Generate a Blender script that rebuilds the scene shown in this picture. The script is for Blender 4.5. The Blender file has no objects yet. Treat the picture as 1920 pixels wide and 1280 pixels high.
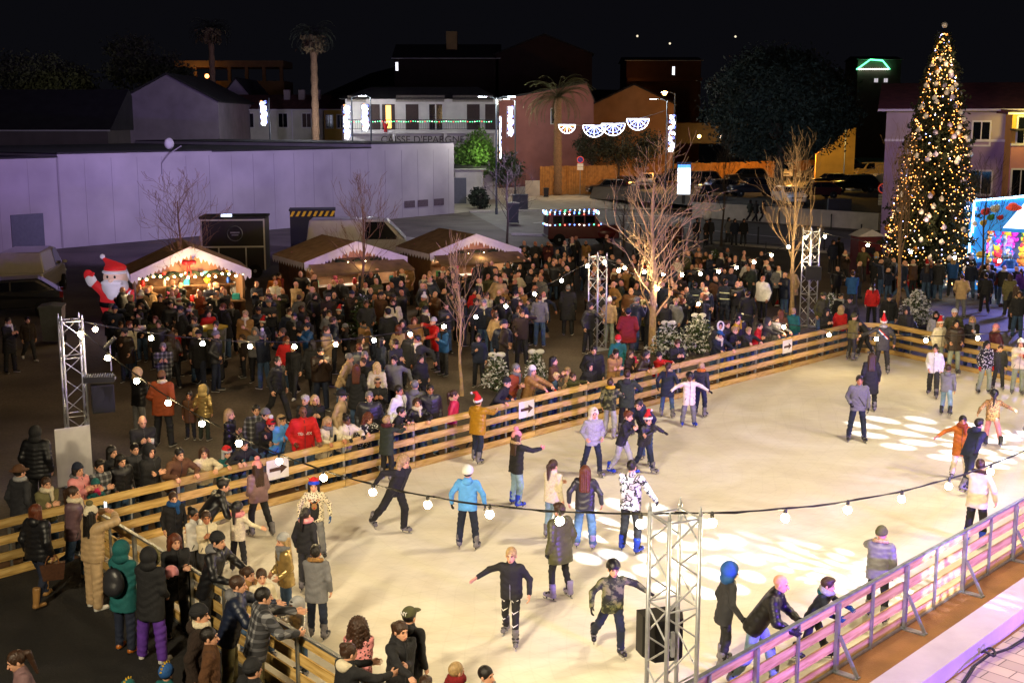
import bpy,math,random
import numpy as np
from mathutils import Vector,Matrix
random.seed(11)
RNG=np.random.default_rng(5)
R=math.radians
sc=bpy.context.scene
COL=sc.collection
CAM_H=7.5
F_PX=2300.0
PITCH=math.atan(410.0/F_PX)
cd=bpy.data.cameras.new("camera")
cam=bpy.data.objects.new("camera",cd)
COL.objects.link(cam)
cam.location=(0,0,CAM_H)
cam.rotation_euler=(math.pi/2-PITCH,0,0)
cd.sensor_width=36.0
cd.lens=F_PX/1920.0*36.0
cd.clip_start=0.1
cd.clip_end=3000
sc.camera=cam
def ray(px,py):
 u=(px-960)/F_PX
 v=(640-py)/F_PX
 return Vector((u,math.cos(PITCH)+v*math.sin(PITCH),-math.sin(PITCH)+v*math.cos(PITCH)))
def G(px,py,z=0.0):
 """the place in the world, at height z, that photograph pixel (px, py) looks at"""
 d=ray(px,py)
 t=(z-CAM_H)/d.z
 return Vector((d.x*t,d.y*t,z))
def U(px,py,Y):
 d=ray(px,py)
 t=Y/d.y
 return Vector((d.x*t,Y,CAM_H+d.z*t))
def proj(p):
 x,y,z=p[0],p[1],p[2]-CAM_H
 dep=y*math.cos(PITCH)-z*math.sin(PITCH)
 up=y*math.sin(PITCH)+z*math.cos(PITCH)
 return 960+F_PX*x/dep,640-F_PX*up/dep
def tag(o,label=None,cat=None,group=None,kind=None):
 if label:o["label"]=label
 if cat:o["category"]=cat
 if group:o["group"]=group
 if kind:o["kind"]=kind
 return o
def thing(name,label,cat,loc=(0,0,0),rz=0.0,group=None):
 o=bpy.data.objects.new(name,None)
 o.empty_display_size=0.2
 COL.objects.link(o)
 o.location=loc
 o.rotation_euler=(0,0,rz)
 return tag(o,label,cat,group)
def link(name,me,parent=None,loc=None,mats=None):
 o=bpy.data.objects.new(name,me)
 COL.objects.link(o)
 if parent is not None:o.parent=parent
 if loc is not None:o.location=loc
 if mats is not None:
  for i,m in enumerate(mats):
   if i<len(o.material_slots):
    o.material_slots[i].link='OBJECT'
    o.material_slots[i].material=m
 return o
def copy_tree(o,parent=None):
 c=o.copy()
 COL.objects.link(c)
 if parent is not None:c.parent=parent
 for ch in list(o.children):
  copy_tree(ch,c)
 return c
class MB:
 """collects simple shapes and links them as one mesh"""
 def __init__(s):
  s.v=[];s.f=[];s.mi=[];s.m=0;s.sm=[];s.smooth=False
 def _add(s,vs,fs):
  b=len(s.v)
  s.v+=[tuple(v)for v in vs]
  for f in fs:
   s.f.append(tuple(i+b for i in f));s.mi.append(s.m);s.sm.append(s.smooth)
  return s
 def box(s,c,d,rz=0.0,M=None):
  cx,cy,cz=c;hx,hy,hz=d[0]/2,d[1]/2,d[2]/2
  co,si=math.cos(rz),math.sin(rz)
  vs=[]
  for x,y,z in((-hx,-hy,-hz),(hx,-hy,-hz),(hx,hy,-hz),(-hx,hy,-hz),(-hx,-hy,hz),(hx,-hy,hz),(hx,hy,hz),(-hx,hy,hz)):
   p=(cx+x*co-y*si,cy+x*si+y*co,cz+z)
   vs.append(M@Vector(p)if M else p)
  return s._add(vs,[(0,3,2,1),(4,5,6,7),(0,1,5,4),(1,2,6,5),(2,3,7,6),(3,0,4,7)])
 def bar(s,a,b,w,h,up=(0,0,1)):
  a=Vector(a);b=Vector(b);d=(b-a).normalized()
  sd=d.cross(Vector(up))
  if sd.length<1e-4:sd=d.cross(Vector((0,1,0)))
  sd.normalize();u=sd.cross(d)
  vs=[]
  for p in(a,b):
   for x,y in((-1,-1),(1,-1),(1,1),(-1,1)):
    vs.append(p+sd*x*w/2+u*y*h/2)
  return s._add(vs,[(3,2,1,0),(4,5,6,7),(0,1,5,4),(1,2,6,5),(2,3,7,6),(3,0,4,7)])
 def tube(s,pts,r,n=6,cap=True):
  pts=[Vector(p)for p in pts]
  if not isinstance(r,(list,tuple)):r=[r]*len(pts)
  vs=[];fs=[]
  ref=None
  for i,p in enumerate(pts):
   d=(pts[min(i+1,len(pts)-1)]-pts[max(i-1,0)])
   if d.length<1e-9:d=Vector((0,0,1))
   d.normalize()
   if ref is None:
    ref=d.orthogonal().normalized()
   else:
    ref=(ref-d*ref.dot(d))
    if ref.length<1e-6:ref=d.orthogonal()
    ref.normalize()
   w=d.cross(ref)
   for k in range(n):
    a=2*math.pi*k/n
    vs.append(p+(ref*math.cos(a)+w*math.sin(a))*r[i])
  for i in range(len(pts)-1):
   for k in range(n):
    fs.append((i*n+k,i*n+(k+1)%n,(i+1)*n+(k+1)%n,(i+1)*n+k))
  if cap:
   fs.append(tuple(range(n-1,-1,-1)))
   fs.append(tuple(range((len(pts)-1)*n,len(pts)*n)))
  return s._add(vs,fs)
 def lathe(s,prof,c=(0,0,0),n=12,M=None):
  vs=[];fs=[]
  for r,z in prof:
   for k in range(n):
    a=2*math.pi*k/n
    p=Vector((c[0]+r*math.cos(a),c[1]+r*math.sin(a),c[2]+z))
    vs.append(M@p if M else p)
  for i in range(len(prof)-1):
   for k in range(n):
    fs.append((i*n+k,i*n+(k+1)%n,(i+1)*n+(k+1)%n,(i+1)*n+k))
  fs.append(tuple(range(n-1,-1,-1)))
  fs.append(tuple(range((len(prof)-1)*n,len(prof)*n)))
  return s._add(vs,fs)
 def ball(s,c,r,n=8,m=6):
  if not isinstance(r,(list,tuple)):r=(r,r,r)
  vs=[(c[0],c[1],c[2]-r[2])];fs=[]
  for i in range(1,m):
   t=math.pi*i/m
   for k in range(n):
    a=2*math.pi*k/n
    vs.append((c[0]+r[0]*math.sin(t)*math.cos(a),c[1]+r[1]*math.sin(t)*math.sin(a),c[2]-r[2]*math.cos(t)))
  vs.append((c[0],c[1],c[2]+r[2]))
  for k in range(n):
   fs.append((0,1+(k+1)%n,1+k))
   for i in range(m-2):
    a=1+i*n
    fs.append((a+k,a+(k+1)%n,a+n+(k+1)%n,a+n+k))
   a=1+(m-2)*n
   fs.append((a+k,a+(k+1)%n,len(vs)-1))
  return s._add(vs,fs)
 def prism(s,poly,a,b,M=None):
  """poly: list of (u, w) ; extruded along local y from a to b ; u -> x , w -> z"""
  n=len(poly)
  vs=[Vector((u,a,w))for u,w in poly]+[Vector((u,b,w))for u,w in poly]
  if M:vs=[M@v for v in vs]
  fs=[tuple(range(n)),tuple(range(2*n-1,n-1,-1))]
  for i in range(n):
   j=(i+1)%n
   fs.append((i,i+n,j+n,j))
  return s._add(vs,fs)
 def quad(s,*p):
  return s._add(p,[tuple(range(len(p)))])
 def mesh(s,name,mats):
  me=bpy.data.meshes.new(name)
  me.from_pydata(s.v,[],s.f)
  if not isinstance(mats,(list,tuple)):mats=[mats]
  for m in mats:me.materials.append(m)
  me.polygons.foreach_set('material_index',s.mi)
  me.polygons.foreach_set('use_smooth',s.sm)
  me.update()
  return me
 def build(s,name,mats,parent=None,loc=None):
  return link(name,s.mesh(name,mats),parent,loc)
def structure(o):return tag(o,kind='structure')
MATS={}
def _new(name):
 m=bpy.data.materials.new(name);m.use_nodes=True
 return m,m.node_tree.nodes,m.node_tree.links,m.node_tree.nodes['Principled BSDF']
def mat(name,c,rough=0.7,metal=0.0,var=0.25,scale=6.0,bump=0.0,bscale=40.0,emit=None,estr=0.0,spec=None,coat=0.0,alpha=None,trans=0.0):
 if name in MATS:return MATS[name]
 m,N,L,B=_new(name)
 B.inputs['Roughness'].default_value=rough
 B.inputs['Metallic'].default_value=metal
 if spec is not None:B.inputs['Specular IOR Level'].default_value=spec
 if coat:B.inputs['Coat Weight'].default_value=coat
 if trans:B.inputs['Transmission Weight'].default_value=trans
 tc=N.new('ShaderNodeTexCoord')
 if var>0:
  nz=N.new('ShaderNodeTexNoise');nz.inputs['Scale'].default_value=scale;nz.inputs['Detail'].default_value=5
  L.new(tc.outputs['Object'],nz.inputs['Vector'])
  rp=N.new('ShaderNodeValToRGB')
  rp.color_ramp.elements[0].position=0.3;rp.color_ramp.elements[1].position=0.7
  lo=[max(0,x*(1-var))for x in c[:3]];hi=[min(1,x*(1+var))for x in c[:3]]
  rp.color_ramp.elements[0].color=(*lo,1);rp.color_ramp.elements[1].color=(*hi,1)
  L.new(nz.outputs['Fac'],rp.inputs['Fac']);L.new(rp.outputs['Color'],B.inputs['Base Color'])
 else:
  B.inputs['Base Color'].default_value=(*c[:3],1)
 if bump>0:
  nb=N.new('ShaderNodeTexNoise');nb.inputs['Scale'].default_value=bscale;nb.inputs['Detail'].default_value=4
  L.new(tc.outputs['Object'],nb.inputs['Vector'])
  bp=N.new('ShaderNodeBump');bp.inputs['Strength'].default_value=bump;bp.inputs['Distance'].default_value=0.02
  L.new(nb.outputs['Fac'],bp.inputs['Height']);L.new(bp.outputs['Normal'],B.inputs['Normal'])
 if emit is not None:
  B.inputs['Emission Color'].default_value=(*emit[:3],1);B.inputs['Emission Strength'].default_value=estr
 MATS[name]=m
 return m
def emis(name,c,s):
 if name in MATS:return MATS[name]
 m,N,L,B=_new(name)
 B.inputs['Base Color'].default_value=(*[x*0.5 for x in c[:3]],1)
 B.inputs['Emission Color'].default_value=(*c[:3],1);B.inputs['Emission Strength'].default_value=s
 MATS[name]=m
 return m
def ramp(N,stops):
 rp=N.new('ShaderNodeValToRGB');e=rp.color_ramp.elements
 while len(e)>len(stops):e.remove(e[-1])
 while len(e)<len(stops):e.new(0.5)
 for el,(p,c)in zip(e,stops):
  el.position=p;el.color=(*c[:3],1)
 return rp
def pattern(name,kind,c1,c2,c3=None,scale=20.0,rough=0.8):
 if name in MATS:return MATS[name]
 m,N,L,B=_new(name)
 B.inputs['Roughness'].default_value=rough
 tc=N.new('ShaderNodeTexCoord')
 if kind=='spots':
  v=N.new('ShaderNodeTexVoronoi');v.inputs['Scale'].default_value=scale
  L.new(tc.outputs['Object'],v.inputs['Vector'])
  rp=ramp(N,[(0.0,c1),(0.36,c1),(0.42,c2),(1,c2)])
  L.new(v.outputs['Distance'],rp.inputs['Fac'])
 elif kind=='camo':
  v=N.new('ShaderNodeTexNoise');v.inputs['Scale'].default_value=scale;v.inputs['Detail'].default_value=3
  L.new(tc.outputs['Object'],v.inputs['Vector'])
  rp=ramp(N,[(0.0,c1),(0.46,c1),(0.48,c2),(0.54,c2),(0.56,c3 or c1)])
  rp.color_ramp.interpolation='CONSTANT'
  L.new(v.outputs['Fac'],rp.inputs['Fac'])
 else:
  mx=N.new('ShaderNodeMath');mx.operation='ADD'
  sx=N.new('ShaderNodeSeparateXYZ');L.new(tc.outputs['Object'],sx.inputs[0])
  outs=[]
  for ax in('X','Z'):
   a=N.new('ShaderNodeMath');a.operation='MULTIPLY';a.inputs[1].default_value=scale
   L.new(sx.outputs[ax],a.inputs[0])
   b=N.new('ShaderNodeMath');b.operation='FRACT';L.new(a.outputs[0],b.inputs[0])
   c=N.new('ShaderNodeMath');c.operation='GREATER_THAN';c.inputs[1].default_value=0.62;L.new(b.outputs[0],c.inputs[0])
   outs.append(c)
  L.new(outs[0].outputs[0],mx.inputs[0]);L.new(outs[1].outputs[0],mx.inputs[1])
  d=N.new('ShaderNodeMath');d.operation='MULTIPLY';d.inputs[1].default_value=0.5;L.new(mx.outputs[0],d.inputs[0])
  rp=ramp(N,[(0.0,c1),(0.5,c3 or c2),(1,c2)])
  L.new(d.outputs[0],rp.inputs['Fac'])
 L.new(rp.outputs['Color'],B.inputs['Base Color'])
 MATS[name]=m
 return m
def hx(s):
 s=s.lstrip('#')
 out=[]
 for i in(0,2,4):
  v=int(s[i:i+2],16)/255
  out.append(v/12.92 if v<=0.04045 else((v+0.055)/1.055)**2.4)
 return tuple(out)
class SDF:
 def __init__(s,k=0.03):
  s.p=[];s.k=k
 def cap(s,a,b,ra,rb,k=None,quilt=0.0,qs=0.08):
  s.p.append(('c',np.array(a,np.float32),np.array(b,np.float32),ra,rb,k,quilt,qs));return s
 def ell(s,c,r,k=None,M=None):
  s.p.append(('e',np.array(c,np.float32),np.array(r,np.float32),M,k));return s
 def cut(s,pt,n):
  s.p.append(('p',np.array(pt,np.float32),np.array(n,np.float32)));return s
 def sub(s,c,r,k=0.01):
  s.p.append(('s',np.array(c,np.float32),np.array(r,np.float32),k));return s
 def wave(s,amp,fr,kind='x'):
  s.p.append(('w',amp,fr,kind));return s
 def bounds(s):
  lo=np.full(3,1e9);hi=np.full(3,-1e9)
  for q in s.p:
   if q[0]=='c':
    for c,r in((q[1],q[3]),(q[2],q[4])):
     lo=np.minimum(lo,c-r-q[6]);hi=np.maximum(hi,c+r+q[6])
   elif q[0]=='e':
    m=q[2].max()if q[3]is not None else q[2]
    lo=np.minimum(lo,q[1]-m);hi=np.maximum(hi,q[1]+m)
  return lo,hi
 def eval(s,P):
  D=np.full(len(P),1e3,np.float32)
  for q in s.p:
   if q[0]=='c':
    a,b=q[1],q[2];ba=b-a;L2=float(ba@ba)+1e-12
    pa=P-a
    t=np.clip((pa@ba)/L2,0,1)
    d=np.sqrt(((pa-t[:,None]*ba)**2).sum(1))-(q[3]+(q[4]-q[3])*t)
    if q[6]:
     d=d-q[6]*np.abs(np.sin(math.pi*t*math.sqrt(L2)/q[7]))
    k=q[5]
   elif q[0]=='e':
    pp=P-q[1]
    if q[3]is not None:pp=pp@q[3]
    k0=np.sqrt(((pp/q[2])**2).sum(1));k1=np.sqrt(((pp/(q[2]**2))**2).sum(1))+1e-9
    d=k0*(k0-1)/k1
    k=q[4]
   elif q[0]=='p':
    D=np.maximum(D,-((P-q[1])@q[2]));continue
   elif q[0]=='s':
    pp=P-q[1]
    k0=np.sqrt(((pp/q[2])**2).sum(1));k1=np.sqrt(((pp/(q[2]**2))**2).sum(1))+1e-9
    d=-(k0*(k0-1)/k1);kk=q[3]
    h=np.clip(0.5-0.5*(D-d)/kk,0,1)
    D=D+(d-D)*h+kk*h*(1-h);continue
   else:
    amp,fr,kind=q[1],q[2],q[3]
    if kind=='f':
     D=D+amp*np.sin(P[:,2]*fr+3*np.sin(P[:,0]*13+1)+P[:,1]*18)*(.55+.45*np.sin(P[:,2]*9+P[:,0]*11))
    elif kind=='x':
     D=D+amp*np.sin(P[:,0]*fr)*np.sin(P[:,1]*fr+1)*np.sin(P[:,2]*fr)
    else:
     an=np.arctan2(P[:,1],P[:,0]);D=D+amp*np.sin(an*fr)
    continue
   k=s.k if k is None else k
   if k<=0:D=np.minimum(D,d)
   else:
    h=np.clip(0.5+0.5*(D-d)/k,0,1)
    D=D+(d-D)*h-k*h*(1-h)
  return D
 def arrays(s,res):
  lo,hi=s.bounds()
  lo=lo-2.2*res;hi=hi+2.2*res
  n=np.maximum(np.ceil((hi-lo)/res).astype(int)+1,4)
  ax=[lo[i]+res*np.arange(n[i])for i in range(3)]
  X,Y,Z=np.meshgrid(*ax,indexing='ij')
  P=np.stack([X.ravel(),Y.ravel(),Z.ravel()],1).astype(np.float32)
  F=s.eval(P).reshape(n)
  return surfnet(F,lo,res)
EDG=[((0,0,0),(1,0,0)),((0,1,0),(1,1,0)),((0,0,1),(1,0,1)),((0,1,1),(1,1,1)),((0,0,0),(0,1,0)),((1,0,0),(1,1,0)),((0,0,1),(0,1,1)),((1,0,1),(1,1,1)),((0,0,0),(0,0,1)),((1,0,0),(1,0,1)),((0,1,0),(0,1,1)),((1,1,0),(1,1,1))]
def surfnet(F,org,h):
 S=(F<0)
 nx,ny,nz=F.shape
 cnt=np.zeros((nx-1,ny-1,nz-1),np.int8)
 for a in(0,1):
  for b in(0,1):
   for c in(0,1):
    cnt+=S[a:nx-1+a,b:ny-1+b,c:nz-1+c]
 act=(cnt>0)&(cnt<8)
 I=np.argwhere(act)
 idx=np.full(act.shape,-1,np.int32)
 idx[act]=np.arange(len(I))
 acc=np.zeros((len(I),3),np.float32);num=np.zeros(len(I),np.float32)
 for a,b in EDG:
  fa=F[I[:,0]+a[0],I[:,1]+a[1],I[:,2]+a[2]];fb=F[I[:,0]+b[0],I[:,1]+b[1],I[:,2]+b[2]]
  m=(fa<0)!=(fb<0)
  t=np.where(m,fa/np.where(m,fa-fb,1),0)
  pos=np.array(a,np.float32)+t[:,None]*(np.array(b)-np.array(a)).astype(np.float32)
  acc+=pos*m[:,None];num+=m
 V=(I+acc/num[:,None])*h+org
 Q=[]
 for axis in range(3):
  u,w=[i for i in range(3)if i!=axis]
  sl0=[slice(None)]*3;sl1=[slice(None)]*3
  sl0[axis]=slice(0,-1);sl1[axis]=slice(1,None)
  s0=S[tuple(sl0)];s1=S[tuple(sl1)]
  E=np.argwhere(s0!=s1)
  ok=(E[:,u]>0)&(E[:,w]>0)&(E[:,u]<F.shape[u]-1)&(E[:,w]<F.shape[w]-1)
  E=E[ok]
  inside=S[E[:,0],E[:,1],E[:,2]]
  def cell(du,dw):
   C=E.copy();C[:,u]-=du;C[:,w]-=dw
   return idx[C[:,0],C[:,1],C[:,2]]
  q=np.stack([cell(1,1),cell(0,1),cell(0,0),cell(1,0)],1)
  flip=inside if axis!=1 else~inside
  q[~flip]=q[~flip][:,::-1]
  Q.append(q)
 return V.astype(np.float32),np.concatenate(Q).astype(np.int32)
def amesh(name,V,Q,nm=1,mi=None):
 me=bpy.data.meshes.new(name)
 me.vertices.add(len(V));me.vertices.foreach_set('co',np.ascontiguousarray(V,np.float32).ravel())
 me.loops.add(len(Q)*4);me.loops.foreach_set('vertex_index',np.ascontiguousarray(Q,np.int32).ravel())
 me.polygons.add(len(Q))
 me.polygons.foreach_set('loop_start',np.arange(len(Q),dtype=np.int32)*4)
 me.polygons.foreach_set('use_smooth',np.ones(len(Q),bool))
 d=DUMMY()
 for _ in range(nm):me.materials.append(d)
 if mi is not None:me.polygons.foreach_set('material_index',mi.astype(np.int32))
 me.update(calc_edges=True)
 return me
def DUMMY():
 return mat('plain_cloth',(0.2,0.2,0.2),var=0)
def smesh(name,sdf,res):
 V,Q=sdf.arrays(res)
 return amesh(name,V,Q)
C=dict(lilac='#8c84a8',black='#17171b',charcoal='#2b2b30',navy='#1a2238',darkbrown='#2c1f18',brown='#5a3a22',rust='#8a3d18',orange='#b5651d',tan='#9c7442',beige='#b89b74',cream='#d8ccb0',white='#dcdad6',grey='#6e6e72',lightgrey='#9c9c9e',red='#c0161a',darkred='#7a1218',maroon='#4e1c22',pink='#d88a8c',hotpink='#d02a62',olive='#4a4a2c',khaki='#6a6440',green='#23401f',darkgreen='#27302a',teal='#0f5a5c',lightblue='#5aa2f0',blue='#1c4f8c',brightblue='#1540c8',jeans='#3f5878',lightjeans='#7f9ab0',yellow='#c8a020',mustard='#a87a10',gold='#b59a62',silver='#a9a49c',purple='#5a2f96',mauve='#7c5f62',plum='#5f4850',sage='#8b9486',blonde='#a5885c',lightblonde='#d0b078',hairbrown='#3a2416',hairdark='#150f0c',auburn='#5e2c14',hairgrey='#6f6d6a',hairwhite='#c9c5ba',skin1='#d9a283',skin2='#b87a58',skin3='#6e4630',pinklip='#a04a44',eye='#1a1210')
C={k:hx(v)for k,v in C.items()}
def cloth(style,col):
 key=style+' '+col
 if key in MATS:return MATS[key]
 c=C[col]
 if style=='spots':return pattern(key,'spots',hx('#30241c'),C[col],scale=34)
 if style=='camo':return pattern(key,'camo',hx('#23261a'),hx('#4d5136'),hx('#77744f'),scale=11)
 if style=='marble':return pattern(key,'camo',hx('#d9d6d6'),hx('#2a2a2c'),hx('#cfcccc'),scale=9)
 if style=='plaid':return pattern(key,'plaid',hx('#2a2a2e'),hx('#8c8c8e'),hx('#55555a'),scale=9)
 if style=='floral':return pattern(key,'spots',hx('#c9c7c2'),hx('#18181c'),scale=20)
 if style=='puffer':return mat(key,c,rough=0.42,var=0.18,scale=9,bump=0.25,bscale=22)
 if style=='shiny':return mat(key,c,rough=0.25,metal=0.65,var=0.2,scale=9,bump=0.35,bscale=18)
 if style=='leather':return mat(key,c,rough=0.38,var=0.15,bump=0.15,bscale=50)
 if style=='denim':return mat(key,c,rough=0.85,var=0.3,scale=7,bump=0.3,bscale=90)
 if style=='fleece':return mat(key,c,rough=0.95,var=0.15,scale=30,bump=0.9,bscale=45)
 return mat(key,c,rough=0.8,var=0.2,scale=7,bump=0.4,bscale=30)
def hairmat(col):
 return mat('hair '+col,C[col],rough=0.45,var=0.35,scale=28,bump=0.5,bscale=60)
SKIN={i:mat('skin tone %d'%i,C['skin%d'%i],rough=0.5,var=0.1,scale=12)for i in(1,2,3)}
EYE=mat('eye',C['eye'],rough=0.3,var=0);LIP=mat('lip',C['pinklip'],rough=0.5,var=0)
RUBBER=mat('rubber sole',hx('#c9c5bd'),rough=0.7,var=0.1);STEEL=mat('blade steel',(0.6,0.6,0.62),rough=0.3,metal=1,var=0)
WHITEFUR=mat('white fur',hx('#dedad2'),rough=0.95,var=0.15,scale=40,bump=1.0,bscale=60)
SKATEGREY=mat('skate grey plastic',hx('#6d6a70'),rough=0.4,var=0.3,scale=14);SKATEBLUE=mat('skate blue plastic',hx('#1238c0'),rough=0.35,var=0.15);SKATEBLACK=mat('skate black',hx('#1d1d22'),rough=0.4,var=0.2)
SKATELILAC=mat('skate lilac plastic',hx('#8c84a8'),rough=0.4,var=0.25)
ZIPM=mat('zip and pocket seams',hx('#3a3a3e'),rough=0.4,metal=0.3,var=0.2)
def head_arrays(res=0.0075):
 s=SDF(0.02)
 s.ell((0,0.012,0.035),(0.073,0.093,0.088)).ell((0,-0.014,-0.03),(0.062,0.078,0.088)).ell((0,-0.05,-0.083),(0.034,0.034,0.026))
 s.cap((0,0.01,-0.06),(0,0.02,-0.2),0.05,0.054)
 s.cap((0,-0.092,0.004),(0,-0.112,-0.036),0.008,0.014,0.01)
 s.cap((-0.036,-0.082,0.026),(0.036,-0.082,0.026),0.011,0.011,0.012)
 for x in(-1,1):
  s.sub((x*0.031,-0.104,0.006),(0.015,0.017,0.011),0.01)
  s.ell((x*0.078,0.012,-0.012),(0.011,0.02,0.032),0.008)
 s.ell((0,-0.09,-0.066),(0.024,0.012,0.008),0.006)
 V,Q=s.arrays(res)
 c=V[Q].mean(1)
 mi=np.zeros(len(Q),np.int32)
 for x in(-1,1):
  d=((c-np.array((x*0.031,-0.086,0.005)))/np.array((0.014,0.02,0.0085)))
  mi[(d**2).sum(1)<1]=1
  d=((c-np.array((x*0.033,-0.092,0.028)))/np.array((0.019,0.02,0.006)))
  mi[(d**2).sum(1)<1]=1
 d=((c-np.array((0,-0.098,-0.066)))/np.array((0.025,0.02,0.0085)))
 mi[(d**2).sum(1)<1]=2
 return V,Q,mi
HEAD=head_arrays()
HEADLO=head_arrays(0.012)
def hand_arrays(side,curl,res=0.0062):
 """wrist at the origin, fingers towards -z, palm towards x*-side, thumb forward (-y)"""
 s=SDF(0.012)
 n=-side
 s.ell((0,0,-0.045),(0.019,0.042,0.05)).cap((0,0,0.03),(0,0,-0.02),0.026,0.026)
 for i,(y,L)in enumerate(((-0.031,0.066),(-0.010,0.077),(0.011,0.072),(0.031,0.055))):
  p=Vector((0,y,-0.083));a=0.0
  for j,fr in enumerate((0.5,0.32,0.26)):
   a+=curl*(0.5 if j==0 else 0.85)*(1+0.12*i)
   q=p+Vector((n*math.sin(a),0.05*(i-1.5),-math.cos(a)))*L*fr
   s.cap(p,q,0.0098-0.001*j,0.0092-0.001*j,0.004)
   p=q
 s.cap((n*0.006,-0.03,-0.025),(n*0.02,-0.058,-0.058),0.014,0.011,0.01)
 s.cap((n*0.02,-0.058,-0.058),(n*0.03,-0.06,-0.086),0.0108,0.009,0.004)
 return s.arrays(res)
HANDS={(sd,k):hand_arrays(sd,c)for sd in(-1,1)for k,c in(('relaxed',0.45),('grip',1.05),('open',0.12))}
HANDSLO={(sd,k):hand_arrays(sd,c,0.0095)for sd in(-1,1)for k,c in(('relaxed',0.45),('grip',1.05),('open',0.12))}
def hair_sdf(st):
 s=SDF(0.02)
 s.ell((0,0.018,0.034),(0.086,0.106,0.102))
 if st in('short','crop'):
  if st=='short':s.ell((0,-0.045,0.1),(0.06,0.055,0.035))
  s.cut((0,0.0,-0.055),(0,0.75,0.66)if st=='crop' else(0,0.5,0.86))
 s.sub((0,-0.125,-0.034),(0.083,0.1,0.09),0.012)
 if st=='long':
  for x in(-0.045,0.0,0.045):s.cap((x,0.05,0.03),(x*1.25,0.085,-0.34),0.062,0.045)
  for x in(-1,1):s.cap((x*0.075,0.02,0.02),(x*0.095,0.03,-0.26),0.03,0.03)
  s.wave(0.004,22,'a')
 elif st=='bob':
  for x in(-0.04,0.04):s.cap((x,0.04,0.03),(x*1.1,0.06,-0.15),0.062,0.05)
  for x in(-1,1):s.cap((x*0.078,0.01,0.02),(x*0.085,0.0,-0.12),0.028,0.024)
  s.wave(0.004,22,'a')
 elif st=='pony':
  s.cut((0,0.0,-0.06),(0,0.6,0.8))
  s.cap((0,0.1,0.06),(0,0.155,0.02),0.03,0.036).cap((0,0.155,0.02),(0.01,0.15,-0.25),0.042,0.018)
  s.wave(0.003,16,'a')
 elif st=='bun':
  s.cut((0,0.0,-0.06),(0,0.6,0.8))
  s.ell((0,0.085,0.105),(0.05,0.05,0.045))
 elif st=='curly':
  s.ell((0,0.03,0.03),(0.125,0.12,0.125)).sub((0,-0.14,-0.035),(0.085,0.11,0.1),0.012)
  for x in(-1,1):s.cap((x*0.08,0.04,0.0),(x*0.12,0.03,-0.16),0.06,0.05)
  s.cap((0,0.08,0),(0,0.09,-0.2),0.08,0.07)
  s.wave(0.014,95,'x')
 elif st=='tousled':
  s.ell((0,-0.02,0.085),(0.085,0.09,0.05)).cut((0,0,-0.07),(0,0.45,0.9)).sub((0,-0.13,-0.035),(0.085,0.1,0.092),0.012)
  s.wave(0.008,80,'x')
 return s
HAIR={}
def hair_mesh(st):
 if st not in HAIR:
  HAIR[st]=smesh('hair',hair_sdf(st),0.0095)
 return HAIR[st]
def multi(parts,res,name='hat'):
 VV=[];QQ=[];MI=[];b=0
 for i,s in parts:
  V,Q=s.arrays(res)
  VV.append(V);QQ.append(Q+b);MI.append(np.full(len(Q),i));b+=len(V)
 return amesh(name,np.concatenate(VV),np.concatenate(QQ),max(i for i,_ in parts)+1,np.concatenate(MI))
HATS={}
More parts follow.
